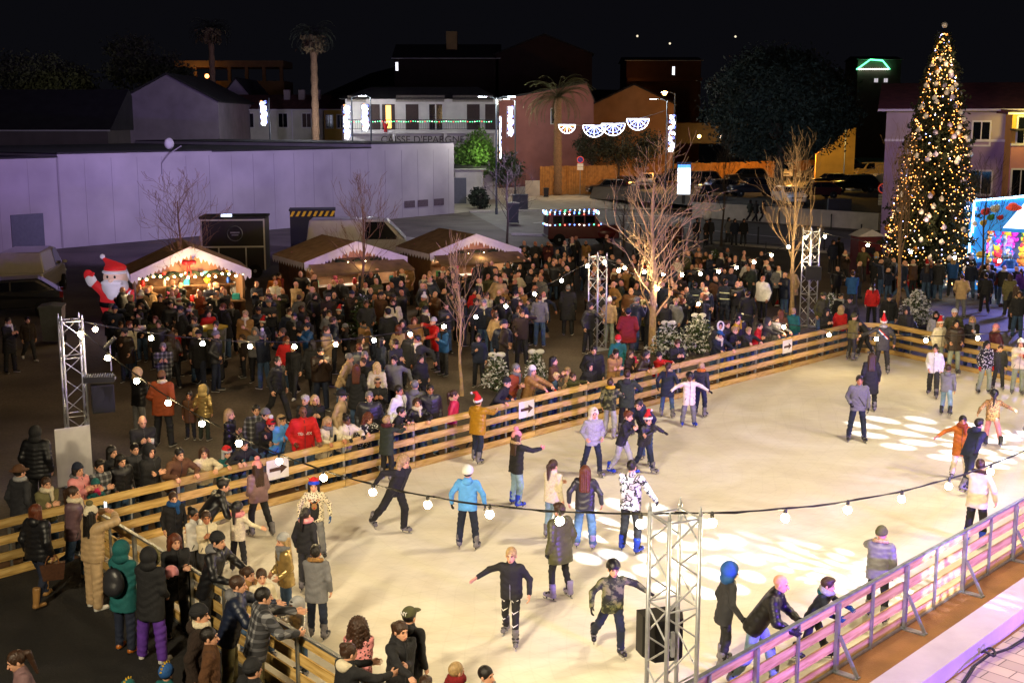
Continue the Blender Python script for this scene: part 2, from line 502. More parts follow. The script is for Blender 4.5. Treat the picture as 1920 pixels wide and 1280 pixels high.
def hat_mesh(k):
 if k in HATS:return HATS[k]
 P=[]
 if k in('beanie','bobble'):
  P.append((0,SDF(0.01).ell((0,0.015,0.05),(0.094,0.113,0.112)).cut((0,0,0.04),(0,0.22,0.97))))
  P.append((0,SDF(0.01).ell((0,0.015,0.05),(0.1,0.119,0.116)).cut((0,0,0.026),(0,0.22,0.97)).cut((0,0,0.078),(0,-0.22,-0.97))))
  if k=='bobble':P.append((1,SDF(0.01).ell((0,0.03,0.19),(0.055,0.055,0.052)).wave(0.006,120,'x')))
 elif k=='santa':
  P.append((0,SDF(0.03).ell((0,0.015,0.05),(0.093,0.112,0.11)).cut((0,0,0.05),(0,0.2,0.98)).cap((0,0.02,0.12),(0.03,0.05,0.23),0.07,0.035).cap((0.03,0.05,0.23),(0.12,0.07,0.23),0.035,0.016)))
  P.append((1,SDF(0.01).ell((0,0.015,0.05),(0.108,0.126,0.13)).cut((0,0,0.024),(0,0.22,0.97)).cut((0,0,0.082),(0,-0.22,-0.97)).wave(0.004,110,'x')))
  P.append((1,SDF(0.01).ell((0.14,0.07,0.215),(0.034,0.034,0.034))))
 elif k=='cone':
  P.append((0,SDF(0.03).ell((0,0.015,0.05),(0.093,0.112,0.1)).cut((0,0,0.05),(0,0.2,0.98)).cap((0,0.02,0.11),(0.0,0.03,0.31),0.075,0.018)))
  P.append((1,SDF(0.01).ell((0,0.015,0.05),(0.108,0.126,0.13)).cut((0,0,0.024),(0,0.22,0.97)).cut((0,0,0.082),(0,-0.22,-0.97)).wave(0.004,110,'x')))
  P.append((1,SDF(0.01).ell((0,0.03,0.34),(0.034,0.034,0.034))))
 elif k=='helmet':
  P.append((0,SDF(0.01).ell((0,0.012,0.05),(0.112,0.135,0.122)).cut((0,0,0.03),(0,0.28,0.96)).cap((-0.05,-0.1,0.06),(0.05,-0.1,0.06),0.02,0.02,0.02)))
  P.append((1,SDF(0.005).cap((0.085,-0.01,0.03),(0.03,-0.05,-0.115),0.008,0.008).cap((-0.085,-0.01,0.03),(-0.03,-0.05,-0.115),0.008,0.008).cap((0.03,-0.05,-0.115),(-0.03,-0.05,-0.115),0.009,0.009)))
 elif k=='cap':
  P.append((0,SDF(0.01).ell((0,0.015,0.045),(0.094,0.114,0.104)).cut((0,0,0.045),(0,0.1,0.99)).ell((0,-0.13,0.052),(0.075,0.08,0.014),0.012)))
 elif k=='brim':
  P.append((0,SDF(0.012).ell((0,0.015,0.06),(0.096,0.115,0.1)).cut((0,0,0.045),(0,0,1)).ell((0,0.01,0.05),(0.16,0.18,0.016),0.015)))
 elif k=='earflap':
  P.append((0,SDF(0.01).ell((0,0.015,0.06),(0.097,0.117,0.115)).cut((0,0,0.06),(0,0.1,0.99))))
  P.append((1,SDF(0.02).ell((0,0.01,0.05),(0.115,0.132,0.05)).cap((0.1,0.0,0.04),(0.105,-0.01,-0.09),0.032,0.036).cap((-0.1,0.0,0.04),(-0.105,-0.01,-0.09),0.032,0.036).sub((0,-0.12,-0.05),(0.075,0.09,0.09)).wave(0.004,110,'x')))
 elif k=='hood':
  P.append((0,SDF(0.02).ell((0,0.02,0.03),(0.118,0.138,0.142)).ell((0,0.05,-0.1),(0.125,0.105,0.09)).sub((0,-0.17,-0.03),(0.085,0.14,0.112),0.015)))
 elif k=='furhood':
  P.append((0,SDF(0.02).ell((0,0.02,0.03),(0.118,0.138,0.142)).ell((0,0.05,-0.1),(0.125,0.105,0.09)).sub((0,-0.17,-0.03),(0.085,0.14,0.112),0.015)))
  s=SDF(0.01)
  pts=[Vector((0.1*math.cos(a),-0.075+0.02*math.sin(a),-0.0+0.135*math.sin(a)))for a in np.linspace(0,2*math.pi,13)]
  for a,b in zip(pts,pts[1:]):s.cap(a,b,0.03,0.03)
  P.append((1,s.wave(0.006,110,'x')))
 elif k=='headband':
  P.append((0,SDF(0.01).ell((0,0.015,0.04),(0.096,0.115,0.12)).cut((0,0,0.02),(0,0.3,0.95)).cut((0,0,0.08),(0,-0.3,-0.95))))
 elif k=='elf':
  P.append((0,SDF(0.01).ell((0,0.015,0.05),(0.1,0.118,0.12)).cut((0,0,0.09),(0,0.2,0.98)).cap((0.06,0,0.12),(0.1,0,0.17),0.02,0.006).cap((-0.06,0,0.12),(-0.1,0,0.17),0.02,0.006)))
  P.append((1,SDF(0.01).ell((0,0.015,0.05),(0.106,0.124,0.12)).cut((0,0,0.03),(0,0.2,0.98)).cut((0,0,0.095),(0,-0.2,-0.98))))
 elif k=='crest':
  s=SDF(0.01).ell((0,0.015,0.05),(0.1,0.118,0.118)).cut((0,0,0.0),(0,0.22,0.97))
  P.append((0,s))
  t=SDF(0.01)
  for i in range(6):
   a=-0.6+i*0.4
   t.cap((0,0.015+0.1*math.sin(a),0.05+0.105*math.cos(a)),(0,0.015+0.15*math.sin(a),0.05+0.15*math.cos(a)),0.022,0.006)
  P.append((1,t))
 HATS[k]=multi(P,0.0095)
 return HATS[k]
def shoe_mesh(k):
 key='shoe '+k
 if key in HATS:return HATS[key]
 P=[]
 up=SDF(0.025)
 if k=='shoe':
  up.cap((0,0.03,-0.038),(0,-0.15,-0.048),0.042,0.036).cap((0,0.005,-0.03),(0,0.005,0.035),0.043,0.045).cut((0,0,-0.06),(0,0,1))
  P=[(0,up),(1,SDF(0.01).cap((0,0.03,-0.045),(0,-0.155,-0.045),0.047,0.042).cut((0,0,-0.08),(0,0,1)).cut((0,0,-0.055),(0,0,-1)))]
 elif k=='boot':
  up.cap((0,0.025,-0.035),(0,-0.15,-0.042),0.044,0.037).cap((0,0.005,-0.03),(0,0.0,0.24),0.05,0.063).cut((0,0,0.27),(0,0,-1)).cut((0,0,-0.06),(0,0,1))
  P=[(0,up),(1,SDF(0.01).cap((0,0.03,-0.045),(0,-0.155,-0.045),0.046,0.041).cut((0,0,-0.08),(0,0,1)).cut((0,0,-0.058),(0,0,-1)))]
 else:
  up.cap((0,0.03,-0.03),(0,-0.15,-0.036),0.05,0.043).cap((0,0.01,-0.03),(0,0.0,0.15),0.054,0.062).cut((0,0,0.185),(0,0,-1)).cut((0,0,-0.066),(0,0,1))
  bk=SDF(0.005)
  for z,y in((0.1,-0.045),(0.035,-0.06)):bk.cap((-0.045,y+0.03,z),(0.045,y+0.03,z),0.022,0.022)
  bk.cap((-0.035,-0.105,-0.005),(0.035,-0.105,-0.005),0.02,0.02)
  hd=SDF(0.01).cap((0,0.03,-0.07),(0,0.03,-0.1),0.02,0.012).cap((0,-0.12,-0.07),(0,-0.12,-0.1),0.02,0.012)
  bl=SDF(0.004).cap((0,0.085,-0.118),(0,-0.17,-0.118),0.011,0.011).cap((0,-0.17,-0.118),(0,-0.2,-0.098),0.011,0.01)
  P=[(0,up),(1,bk),(1,hd),(2,bl)]
 HATS[key]=multi(P,0.0105,'shoe')
 return HATS[key]
def ik(S,T,l1,l2,pole):
 d=T-S;L=d.length
 mx=(l1+l2)*0.995
 if L>mx:d=d*(mx/L);L=mx;T=S+d
 if L<0.12:L=0.12
 a=(l1*l1-l2*l2+L*L)/(2*L)
 h=math.sqrt(max(l1*l1-a*a,0))
 dn=d.normalized()
 pv=pole-dn*pole.dot(dn)
 if pv.length<1e-4:pv=Vector((0,1,0))
 return S+dn*a+pv.normalized()*h,T
ARM=dict(down=(.14,.07,-.95),pocket=(.06,.22,-.74),cup=(-.16,.5,-.28),out=(.82,.12,-.42),outhi=(.9,.2,-.12),fwd=(.1,.8,-.35),back=(.3,-.5,-.75),up=(-.05,.62,.3),fold=(-.38,.36,-.38),phone=(-.15,.55,-.1),reach=(.12,.95,-.12),side=(.32,.12,-.88),wave=(.5,.35,.5),balance=(.45,.3,-.75),hug=(-.3,.45,-.15),low=(.0,.35,-.8))
LEG=dict(stand=((3,4,4),(-2,5,4)),wide=((2,9,3),(-3,9,3)),skate=((16,7,22),(-12,9,12)),glide=((9,7,16),(3,8,16)),push=((20,5,28),(-26,14,14)),walk=((22,3,8),(-18,3,26)),stride=((24,4,12),(-8,6,24)),lift=((14,6,18),(-6,9,55)),lean=((-4,5,2),(6,5,6)),sit=((70,6,80),(62,8,72)))
class Fig:pass
def skeleton(h,lean=3,side=0,L='down',R_='down',legs='stand',hy=0,hp=0,female=False,railz=None,skates=False,hipdrop=0.0):
 hs=1.0-0.14*min(max((1.75-h)/0.6,0),1.2)
 s=(h-0.255*hs)/(1.75-0.255)
 f=Fig();f.s=s;f.hs=hs
 th,sh,ank=.43*s,.41*s,.08
 lift=0.05 if skates else 0.0
 P=Vector((0,0,0))
 f.legs=[]
 for sd,(fw,ab,kn)in zip((1,-1),LEG[legs]):
  hip=P+Vector((sd*.085*s,0,0))
  a=R(fw);b=R(ab)
  d1=Vector((sd*math.sin(b)*math.cos(a),-math.sin(a),-math.cos(a)*math.cos(b)))
  a2=R(fw-kn)
  d2=Vector((sd*math.sin(b)*.6*math.cos(a2),-math.sin(a2),-math.cos(a2)*math.cos(b)))
  f.legs.append([hip,hip+d1*th,hip+d1*th+d2*sh])
 low=min(l[2].z for l in f.legs)
 cx=(f.legs[0][2]+f.legs[1][2])/2
 sft=Vector((-cx.x,-cx.y,ank+lift-low))
 P=P+sft
 f.legs=[[q+sft for q in l]for l in f.legs]
 f.lean=lean
 U_=Vector((math.sin(R(side)),-math.sin(R(lean)),math.cos(R(lean)))).normalized()
 X=Vector((1,0,0));X=(X-U_*X.dot(U_)).normalized()
 B=U_.cross(X)
 if B.y<0:B=-B
 f.P,f.U,f.X,f.B=P,U_,X,B
 sw=(.168 if female else .185)*s
 f.arms=[]
 f.sw=sw
 l1,l2=.29*s,.255*s
 for sd,spec in((1,L),(-1,R_)):
  S=P+U_*.475*s+X*sd*sw
  if spec=='rail':
   rz_,rd_=railz if railz else(1.06,.4);T=Vector((S.x*1.05+sd*.03,-rd_-.02,rz_))
  else:
   o,fw,u=ARM[spec]if isinstance(spec,str)else spec
   T=S+(X*sd*o-B*fw+U_*u)*(.53*s)
  pole=X*sd*(.35 if spec in('down','pocket','back','cup','phone','low')else .75)+B*.75-U_*.35
  E,W=ik(S,T,l1,l2,pole)
  f.arms.append([S,E,W,spec])
 f.neck=P+U_*.525*s
 hu=Vector((0,-math.sin(R(lean*.35+hp)),math.cos(R(lean*.35+hp))))
 f.hc=f.neck+(U_*.4+hu*.6).normalized()*(.055*s+.09*hs)
 f.HM=Matrix.Translation(f.hc)@Matrix.Rotation(R(hy),4,'Z')@Matrix.Rotation(R(lean*.35+hp),4,'X')@Matrix.Scale(hs,4)
 return f
def torso_sdf(f,fat,hem,style):
 s=f.s;P,U_,X,B=f.P,f.U,f.X,f.B
 q=0.009 if style in('puffer','shiny')else 0.0
 t=SDF(0.05*s)
 w=.1*s
 for sd in(-1,1):
  t.cap(P+X*sd*.088*s*fat-U_*(hem+.06)*s,P+X*sd*.1*s*fat+U_*.42*s-B*.012*s,(.112+max(0,hem-.1)*.15)*s*fat,.1*s*fat,None,q,.085)
 t.cap(P-U_*hem*s,P+U_*.4*s-B*.02*s,(.118+max(0,hem-.1)*.15)*s*fat,.118*s*fat,None,q,.085)
 t.cap(P+X*f.sw*.8+U_*.455*s,P-X*f.sw*.8+U_*.455*s,.072*s*fat,.072*s*fat)
 t.cut(P-U_*hem*s,U_)
 t.cap(f.neck-U_*.05*s,f.neck+(f.hc-f.neck)*.18,.082*s,.072*f.hs,.03)
 for S,E,W,sp in f.arms:
  d=(W-E).normalized()
  t.cap(S,E,.072*s*fat,.058*s*fat,.035*s,q,.08).cap(E,W-d*.005,.058*s*fat,.046*s*fat,.02*s,q,.08)
 if not q:t.wave(.0055,58,'f')
 return t
def trouser_sdf(f,wide,hem=.04):
 s=f.s;P,U_,X,B=f.P,f.U,f.X,f.B
 t=SDF(0.03*s)
 t.cap(P+X*.06*s,P-X*.06*s,.112*s,.112*s).cap(P+U_*.1*s+X*.05*s,P+U_*.1*s-X*.05*s,.105*s,.105*s)
 for hip,kn,an in f.legs:
  t.cap(hip,kn,.094*s*(.9+.1*wide),.066*s*wide,.02*s)
  d=(an-kn).normalized()
  t.cap(kn,an+d*(hem-.045),.066*s*wide,.056*s*wide,.015*s)
 return t.wave(.006,66,'f')
def body_arrays(f,hi,hands):
 s=f.s;P,U_,X,B=f.P,f.U,f.X,f.B
 t=SDF(0.03)
 for sd in(-1,1):t.cap(P+X*sd*.05*s,P+X*sd*.07*s+U_*.42*s,.085*s,.08*s)
 t.cap(P+X*f.sw*.8+U_*.45*s,P-X*f.sw*.8+U_*.45*s,.045*s,.045*s)
 t.cap(f.neck-U_*.08,f.hc,.05*s,.045*f.hs)
 for S,E,W,sp in f.arms:t.cap(S,E,.045*s,.036*s).cap(E,W,.036*s,.026*s,.01)
 for hip,kn,an in f.legs:t.cap(hip,kn,.066*s,.042*s,.015).cap(kn,an,.045*s,.03*s,.01)
 V,Q=t.arrays(0.03)
 VV=[V];QQ=[Q];MI=[np.zeros(len(Q),np.int32)];b=len(V)
 hv,hq,hm=HEAD if hi else HEADLO
 M=np.array(f.HM)
 v=hv@M[:3,:3].T+M[:3,3]
 VV.append(v);QQ.append(hq+b);MI.append(hm);b+=len(v)
 for i,(S,E,W,sp)in enumerate(f.arms):
  sd=1 if i==0 else-1
  kind=hands if hands else('grip' if sp in('cup','phone','rail','up','pocket')else('open' if sp in('out','outhi','reach')else 'relaxed'))
  hv,hq=(HANDS if hi else HANDSLO)[(sd,kind)]
  z=-(W-E).normalized()
  if sp=='rail':
   z=Vector((0,.8,.6));n=Vector((0,.6,-.8))
  else:n=-X*sd
  n=(n-z*n.dot(z))
  if n.length<0.05:n=(B*-1)-z*(-B.dot(z))
  n.normalize()
  xax=n*(-sd);yax=z.cross(xax)
  if sd*0==0 and yax.y<0 and sp!='rail':pass
  Mh=np.array([[xax.x,yax.x,z.x],[xax.y,yax.y,z.y],[xax.z,yax.z,z.z]])
  v=(hv*(s*0.5+f.hs*0.5)*1.02)@Mh.T+np.array(W)
  VV.append(v.astype(np.float32));QQ.append(hq+b);MI.append(np.full(len(hq),3,np.int32));b+=len(v)
 return np.concatenate(VV),np.concatenate(QQ),np.concatenate(MI)
PCACHE={}
NPEOPLE=[0]
ALLP=[]
FIG={}
def person(loc,yaw,label,h=1.7,lean=3,side=0,L='down',R_='down',legs='stand',hy=0,hp=0,female=False,jac=('cloth','black'),hem=.12,fat=1.0,tro=('denim','jeans'),wide=1.2,hair='short',hc='hairdark',hat=None,hatc='black',hatc2=None,hood=False,fur=None,scarf=None,shoes='shoe',shc=None,skin=1,glove=None,group=None,hi=True,extra=None,railz=None,skirt=False):
 sk=shoes=='skate'
 if railz is not None:railz=(round(railz[0],2),round(railz[1]*12)/12)
 key=(round(h,2),lean,side,str(L),str(R_),legs,hy,hp,female,sk,railz)
 if key not in PCACHE:
  PCACHE[key]={'f':skeleton(h,lean,side,L,R_,legs,hy,hp,female,railz,sk)}
 D=PCACHE[key];f=D['f']
 res=0.0165 if hi else 0.024
 if('body',hi)not in D:
  V,Q,mi=body_arrays(f,hi,None)
  D['body',hi]=amesh('person',V,Q,4,mi)
 st=jac[0]if jac[0]in('puffer','shiny')else 'cloth'
 fat=fat*(1.1 if st!='cloth' else 1.0)
 jk=('jac',st,hem,fat,hi)
 if jk not in D:D[jk]=smesh('jacket',torso_sdf(f,fat,hem,st),res)
 tk=('tro',wide,hi)
 if tk not in D:D[tk]=smesh('trousers',trouser_sdf(f,wide),res)
 sm=SKIN[skin]
 o=link('person',D['body',hi],None,loc,[sm,EYE,LIP,cloth('cloth',glove)if glove else sm])
 o.rotation_euler=(0,0,R(yaw))
 tag(o,label,'person',group)
 link('jacket',D[jk],o,None,[cloth(*jac)])
 link('trousers',D[tk],o,None,[cloth(*tro)])
 if hi and not(extra or hat=='furhood')and jac[0]in('cloth','puffer','leather','shiny'):
  zk=('zip',hem,fat)
  if zk not in D:
   s=f.s;mb=MB();r_=(.126*fat+.004)*s
   mb.tube([f.P-f.U*hem*s-f.B*(r_+max(0,hem-.1)*.15*s*fat),f.P+f.U*.2*s-f.B*(r_+.011*s),f.P+f.U*.4*s-f.B*(r_+.02*s),f.neck+f.U*.02-f.B*.088*s],.006,4);z_=mb.mesh('zip',ZIPM)
   pk=[]
   for sd in(-1,1):
    mb=MB();a_=f.P+f.X*sd*.115*s*fat-f.B*(.118*fat*s);mb.bar(a_+f.U*.03*s,a_+f.X*sd*.045*s+f.B*.014-f.U*.07*s,.012,.012);pk.append(mb.mesh('pocket',ZIPM))
   D[zk]=(z_,pk)
  link('zip',D[zk][0],o)
  for me in D[zk][1]:link('pocket',me,o)
 def onhead(name,me,mats):
  c=link(name,me,o,None,mats);c.matrix_local=f.HM;return c
 if hair:onhead('hair',hair_mesh(hair),[hairmat(hc)])
 if hat:
  m1=cloth('leather' if hat=='helmet' else 'cloth',hatc)if not hatc.startswith('!')else MATS[hatc[1:]]
  m2=WHITEFUR if hatc2 is None and hat in('santa','cone','bobble','furhood')else cloth('cloth',hatc2 or 'black')
  nm={'helmet':'helmet','hood':'hood','furhood':'hood','headband':'headband','cap':'cap'}.get(hat,'hat')
  onhead(nm,hat_mesh(hat),[m1,m2])
 if hood:
  k=('hood',0)
  if k not in D:
   t=SDF(0.04)
   t.ell(f.neck+f.B*.085*f.s+f.U*-.01,(.115*f.s,.075*f.s,.085*f.s)).cap(f.neck+f.X*.07*f.s+f.B*.02,f.neck+f.X*.05*f.s-f.B*.075*f.s-f.U*.03,.036*f.s,.026*f.s).cap(f.neck-f.X*.07*f.s+f.B*.02,f.neck-f.X*.05*f.s-f.B*.075*f.s-f.U*.03,.036*f.s,.026*f.s)
   D[k]=smesh('hood',t,0.014)
  link('hood',D[k],o,None,[cloth(*jac)if hood is True else cloth('cloth',hood)])
 if fur:
  k=('fur',0)
  if k not in D:
   t=SDF(0.02);n=f.neck
   pts=[n+f.X*.115*f.s*math.cos(a)+f.B*(.035+.095*math.sin(a))*f.s+f.U*(.03+.02*math.sin(a))for a in np.linspace(-.9,math.pi+.9,11)]
   for a,b in zip(pts,pts[1:]):t.cap(a,b,.034*f.s,.034*f.s)
   D[k]=smesh('fur_trim',t.wave(0.006,110,'x'),0.012)
  link('fur_trim',D[k],o,None,[mat('fur '+fur,C[fur],rough=0.95,var=0.35,scale=40,bump=1.0,bscale=60)])
 if scarf:
  k=('scarf',0)
  if k not in D:
   t=SDF(0.02);n=f.neck+f.U*.035
   pts=[n+f.X*.078*math.cos(a)+f.B*.075*math.sin(a)for a in np.linspace(0,2*math.pi,11)]
   for a,b in zip(pts,pts[1:]):t.cap(a,b,.04,.04)
   t.cap(n-f.B*.1+f.X*.03,n-f.B*.125*f.s+f.X*.05-f.U*.2*f.s,.035,.03)
   D[k]=smesh('scarf',t.wave(0.005,60,'x'),0.014)
  link('scarf',D[k],o,None,[cloth('fleece',scarf)])
 smats={'shoe':[cloth('leather',shc or 'black'),RUBBER if(shc in(None,'white','teal','cream','red','lightgrey'))else cloth('leather','black')],'boot':[cloth('leather',shc or 'black'),cloth('leather','darkbrown')],'skate':[{'blue':SKATEBLUE,'black':SKATEBLACK,'lilac':SKATELILAC}.get(shc,SKATEGREY),SKATEBLACK if shc!='black' else SKATEGREY,STEEL]}[shoes]
 for i,(hip,kn,an)in enumerate(f.legs):
  me=shoe_mesh(shoes)
  c=link('skate' if sk else 'shoe',me,o,None,smats)
  dz=an.z-(.08+(.05 if sk else 0))
  pitch=-min(dz*190,60)
  c.matrix_local=Matrix.Translation(an)@Matrix.Rotation(R((12 if i==0 else-12)),4,'Z')@Matrix.Rotation(R(-pitch),4,'X')@Matrix.Scale(.55*f.s+.45*f.hs,4)
 FIG[o.name]=f
 if extra:
  extra(o,f,D)
 NPEOPLE[0]+=1
 ALLP.append(o)
 return o
def foot(px,py,*a,**k):
 """a person whose feet stand where photograph pixel (px, py) meets the ground"""
 return person(G(px,py),*a,**k)
def headloc(px,py,yaw,h,**k):
 """where a person of height h has to stand for the crown of the head to be seen at (px, py)"""
 f=skeleton(h,k.get('lean',3),k.get('side',0),'down','down',k.get('legs','stand'),0,0,False,None,k.get('shoes')=='skate')
 top=f.hc+Vector((0,0,.13*f.hs))
 off=Matrix.Rotation(R(yaw),3,'Z')@top
 g=G(px,py,off.z)
 return Vector((g.x-off.x,g.y-off.y,0))
def head(px,py,yaw,label,h=1.7,**k):
 return person(headloc(px,py,yaw,h,**k),yaw,label,h=h,**k)
def v2(p):return Vector((p[0],p[1],0))
def isect(p,q,a,b):
 d1=q-p;d2=b-a
 t=((a.x-p.x)*d2.y-(a.y-p.y)*d2.x)/(d1.x*d2.y-d1.y*d2.x)
 return p+d1*t
BK0,BK1=v2(G(755,885)),v2(G(1585,665))
BKD=(BK1-BK0).normalized();BKN=Vector((-BKD.y,BKD.x,0))
EN0,EN1=v2(G(261,1005,1.02)),v2(G(720,1280,1.02))
END=(EN1-EN0).normalized()
FR0,FR1=v2(G(1559,1258)),v2(G(1899,1045))
FRD=(FR1-FR0).normalized();FRN=Vector((FRD.y,-FRD.x,0))
RC0=v2(G(1600,661));RC1=v2(G(1664,664));RC2=v2(G(1915,719))
RCD=(RC2-RC1).normalized()
PA=isect(BK0,BK1,EN0,EN1);PB=isect(BK0,BK1,RC0,RC0+Vector((1,0,0)))
PD=isect(RC1,RC2,FR0,FR1);PE=isect(FR0,FR1,EN0,EN1)
def sheet(name,pts,z,m,kind=True):
 o=MB().quad(*[(p[0],p[1],z)for p in pts]).build(name,m)
 return structure(o)if kind else o
m,N,L,B=_new('plaza asphalt');MATS['asphalt']=m
tc=N.new('ShaderNodeTexCoord')
n1=N.new('ShaderNodeTexNoise');n1.inputs['Scale'].default_value=0.35;n1.inputs['Detail'].default_value=6
n2=N.new('ShaderNodeTexNoise');n2.inputs['Scale'].default_value=14;n2.inputs['Detail'].default_value=6
L.new(tc.outputs['Object'],n1.inputs['Vector']);L.new(tc.outputs['Object'],n2.inputs['Vector'])
r1=ramp(N,[(0.3,hx('#3d352f')),(0.7,hx('#6b6157'))]);L.new(n1.outputs['Fac'],r1.inputs['Fac'])
r2=ramp(N,[(0.3,(.6,.6,.6)),(0.7,(1.15,1.15,1.15))]);L.new(n2.outputs['Fac'],r2.inputs['Fac'])
mx=N.new('ShaderNodeMixRGB');mx.blend_type='MULTIPLY';mx.inputs[0].default_value=1
L.new(r1.outputs['Color'],mx.inputs[1]);L.new(r2.outputs['Color'],mx.inputs[2]);L.new(mx.outputs[0],B.inputs['Base Color'])
B.inputs['Roughness'].default_value=0.75
bp=N.new('ShaderNodeBump');bp.inputs['Strength'].default_value=0.4;bp.inputs['Distance'].default_value=0.01
L.new(n2.outputs['Fac'],bp.inputs['Height']);L.new(bp.outputs['Normal'],B.inputs['Normal'])
g=MB().quad((-700,-60,-0.012),(700,-60,-0.012),(700,1200,-0.012),(-700,1200,-0.012)).build('ground',m);structure(g)
m,N,L,B=_new('rink ice');MATS['ice']=m
tc=N.new('ShaderNodeTexCoord')
n1=N.new('ShaderNodeTexNoise');n1.inputs['Scale'].default_value=0.45;n1.inputs['Detail'].default_value=7;n1.inputs['Distortion'].default_value=1.5
mp=N.new('ShaderNodeMapping');mp.inputs['Rotation'].default_value=(0,0,0.8);mp.inputs['Scale'].default_value=(1.5,3.5,1)
n2=N.new('ShaderNodeTexNoise');n2.inputs['Scale'].default_value=1.6;n2.inputs['Detail'].default_value=8;n2.inputs['Distortion'].default_value=0.6
n3=N.new('ShaderNodeTexNoise');n3.inputs['Scale'].default_value=0.9;n3.inputs['Detail'].default_value=3
L.new(tc.outputs['Object'],n1.inputs['Vector']);L.new(tc.outputs['Object'],mp.inputs['Vector']);L.new(mp.outputs[0],n2.inputs['Vector']);L.new(tc.outputs['Object'],n3.inputs['Vector'])
r1=ramp(N,[(0.3,hx('#dcd3c0')),(0.55,hx('#e8e1d2')),(0.75,hx('#efeae0'))]);L.new(n1.outputs['Fac'],r1.inputs['Fac'])
r2=ramp(N,[(0.32,(.93,.93,.93)),(0.62,(1,1,1))]);L.new(n2.outputs['Fac'],r2.inputs['Fac'])
mx=N.new('ShaderNodeMixRGB');mx.blend_type='MULTIPLY';mx.inputs[0].default_value=1
L.new(r1.outputs['Color'],mx.inputs[1]);L.new(r2.outputs['Color'],mx.inputs[2])
r3=ramp(N,[(0.76,(0,0,0)),(0.83,(1,1,1))]);L.new(n3.outputs['Fac'],r3.inputs['Fac'])
m2_=N.new('ShaderNodeMixRGB');m2_.inputs[2].default_value=(*hx('#b98a52'),1);L.new(r3.outputs['Color'],m2_.inputs[0]);L.new(mx.outputs[0],m2_.inputs[1])
prev_=m2_.outputs[0]
for k_,(px_,py_,s_)in enumerate(((3,12,.9),(14,30,.7),(-6,34,.8),(9,17,1.1),(1,26,1.3))):
 mq=N.new('ShaderNodeMapping');mq.inputs['Location'].default_value=(-px_,-py_,0);L.new(tc.outputs['Object'],mq.inputs['Vector'])
 wv=N.new('ShaderNodeTexWave');wv.wave_type='RINGS';wv.rings_direction='Z';wv.inputs['Scale'].default_value=s_;wv.inputs['Distortion'].default_value=9;wv.inputs['Detail'].default_value=1;wv.inputs['Detail Scale'].default_value=.25
 L.new(mq.outputs[0],wv.inputs['Vector']);rw=ramp(N,[(0.0,(.8,.79,.76)),(0.02,(1,1,1))]);L.new(wv.outputs['Fac'],rw.inputs['Fac'])
 mw=N.new('ShaderNodeMixRGB');mw.blend_type='MULTIPLY';mw.inputs[0].default_value=.2;L.new(prev_,mw.inputs[1]);L.new(rw.outputs['Color'],mw.inputs[2]);prev_=mw.outputs[0]
L.new(prev_,B.inputs['Base Color'])
rr=N.new('ShaderNodeMapRange');rr.inputs['To Min'].default_value=0.42;rr.inputs['To Max'].default_value=0.7;L.new(n1.outputs['Fac'],rr.inputs['Value']);L.new(rr.outputs[0],B.inputs['Roughness'])
bp=N.new('ShaderNodeBump');bp.inputs['Strength'].default_value=0.12;bp.inputs['Distance'].default_value=0.01
L.new(n2.outputs['Fac'],bp.inputs['Height']);L.new(bp.outputs['Normal'],B.inputs['Normal'])
sheet('ice_rink',[PA,PE,PD,RC1,RC0],0.012,m)
WOODDECK=mat('surround boards',hx('#6d4a2a'),rough=0.8,var=0.3,scale=2.5,bump=0.4)
sheet('rink_surround',[RC0+BKD*.0,PA-BKD*30,PA-BKD*30+BKN*1.0,RC0+BKD*.6+BKN*1.0],0.004,WOODDECK)
STRIP=mat('outer walkway',hx('#7a5330'),rough=0.85,var=0.25,scale=1.5,bump=0.5)
sheet('walkway',[PE-FRD*12,PD+FRD*4,PD+FRD*4+FRN*1.32,PE-FRD*12+FRN*1.32],0.004,STRIP)
MATB=mat('rubber mat',hx('#1c1a1a'),rough=0.9,var=0.25,scale=18,bump=0.8,bscale=60)
sheet('rubber_matting',[PA,PA-BKD*30,PE-BKD*30,PE],0.008,MATB)
m,N,L,B=_new('pale paving');MATS['paving']=m
tc=N.new('ShaderNodeTexCoord');mp=N.new('ShaderNodeMapping');mp.inputs['Rotation'].default_value=(0,0,math.atan2(FRD.y,FRD.x))
bk=N.new('ShaderNodeTexBrick');bk.inputs['Scale'].default_value=0.9;bk.inputs['Color1'].default_value=(*hx('#a08f80'),1);bk.inputs['Color2'].default_value=(*hx('#b8a48f'),1);bk.inputs['Mortar'].default_value=(*hx('#5c5048'),1)
bk.inputs['Mortar Size'].default_value=0.008
L.new(tc.outputs['Object'],mp.inputs['Vector']);L.new(mp.outputs[0],bk.inputs['Vector']);L.new(bk.outputs['Color'],B.inputs['Base Color']);B.inputs['Roughness'].default_value=0.6
W0,W1=v2(G(1667,1280)),v2(G(1920,1103))
WD=(W1-W0).normalized();WN=Vector((WD.y,-WD.x,0))
sheet('paving',[W0-WD*14+WN*.3,W1+WD*16+WN*.3,W1+WD*16+WN*9,W0-WD*14+WN*9],0.002,m)
LEDGE=mat('white ledge paint',hx('#a89fa3'),rough=0.55,var=0.1,scale=2,bump=0.2)
c0=W0-WD*10+WN*.3;c1=W1+WD*12+WN*.3
tag(MB().bar((c0.x,c0.y,.13),(c1.x,c1.y,.13),.5,.26).build('low_wall',LEDGE),'long white low wall beside the walkway at lower right','wall')
CABLE=mat('black cable',hx('#151517'),rough=0.5,var=0)
pts=[]
for i in range(26):
 t=i/25
 p=W0-WD*3+(W1-W0+WD*8)*t+WN*(.75+.06*math.sin(i*1.3))
 pts.append((p.x,p.y,.05+(.05 if i in(8,9)else 0)))
mb=MB().tube(pts,.022,6)
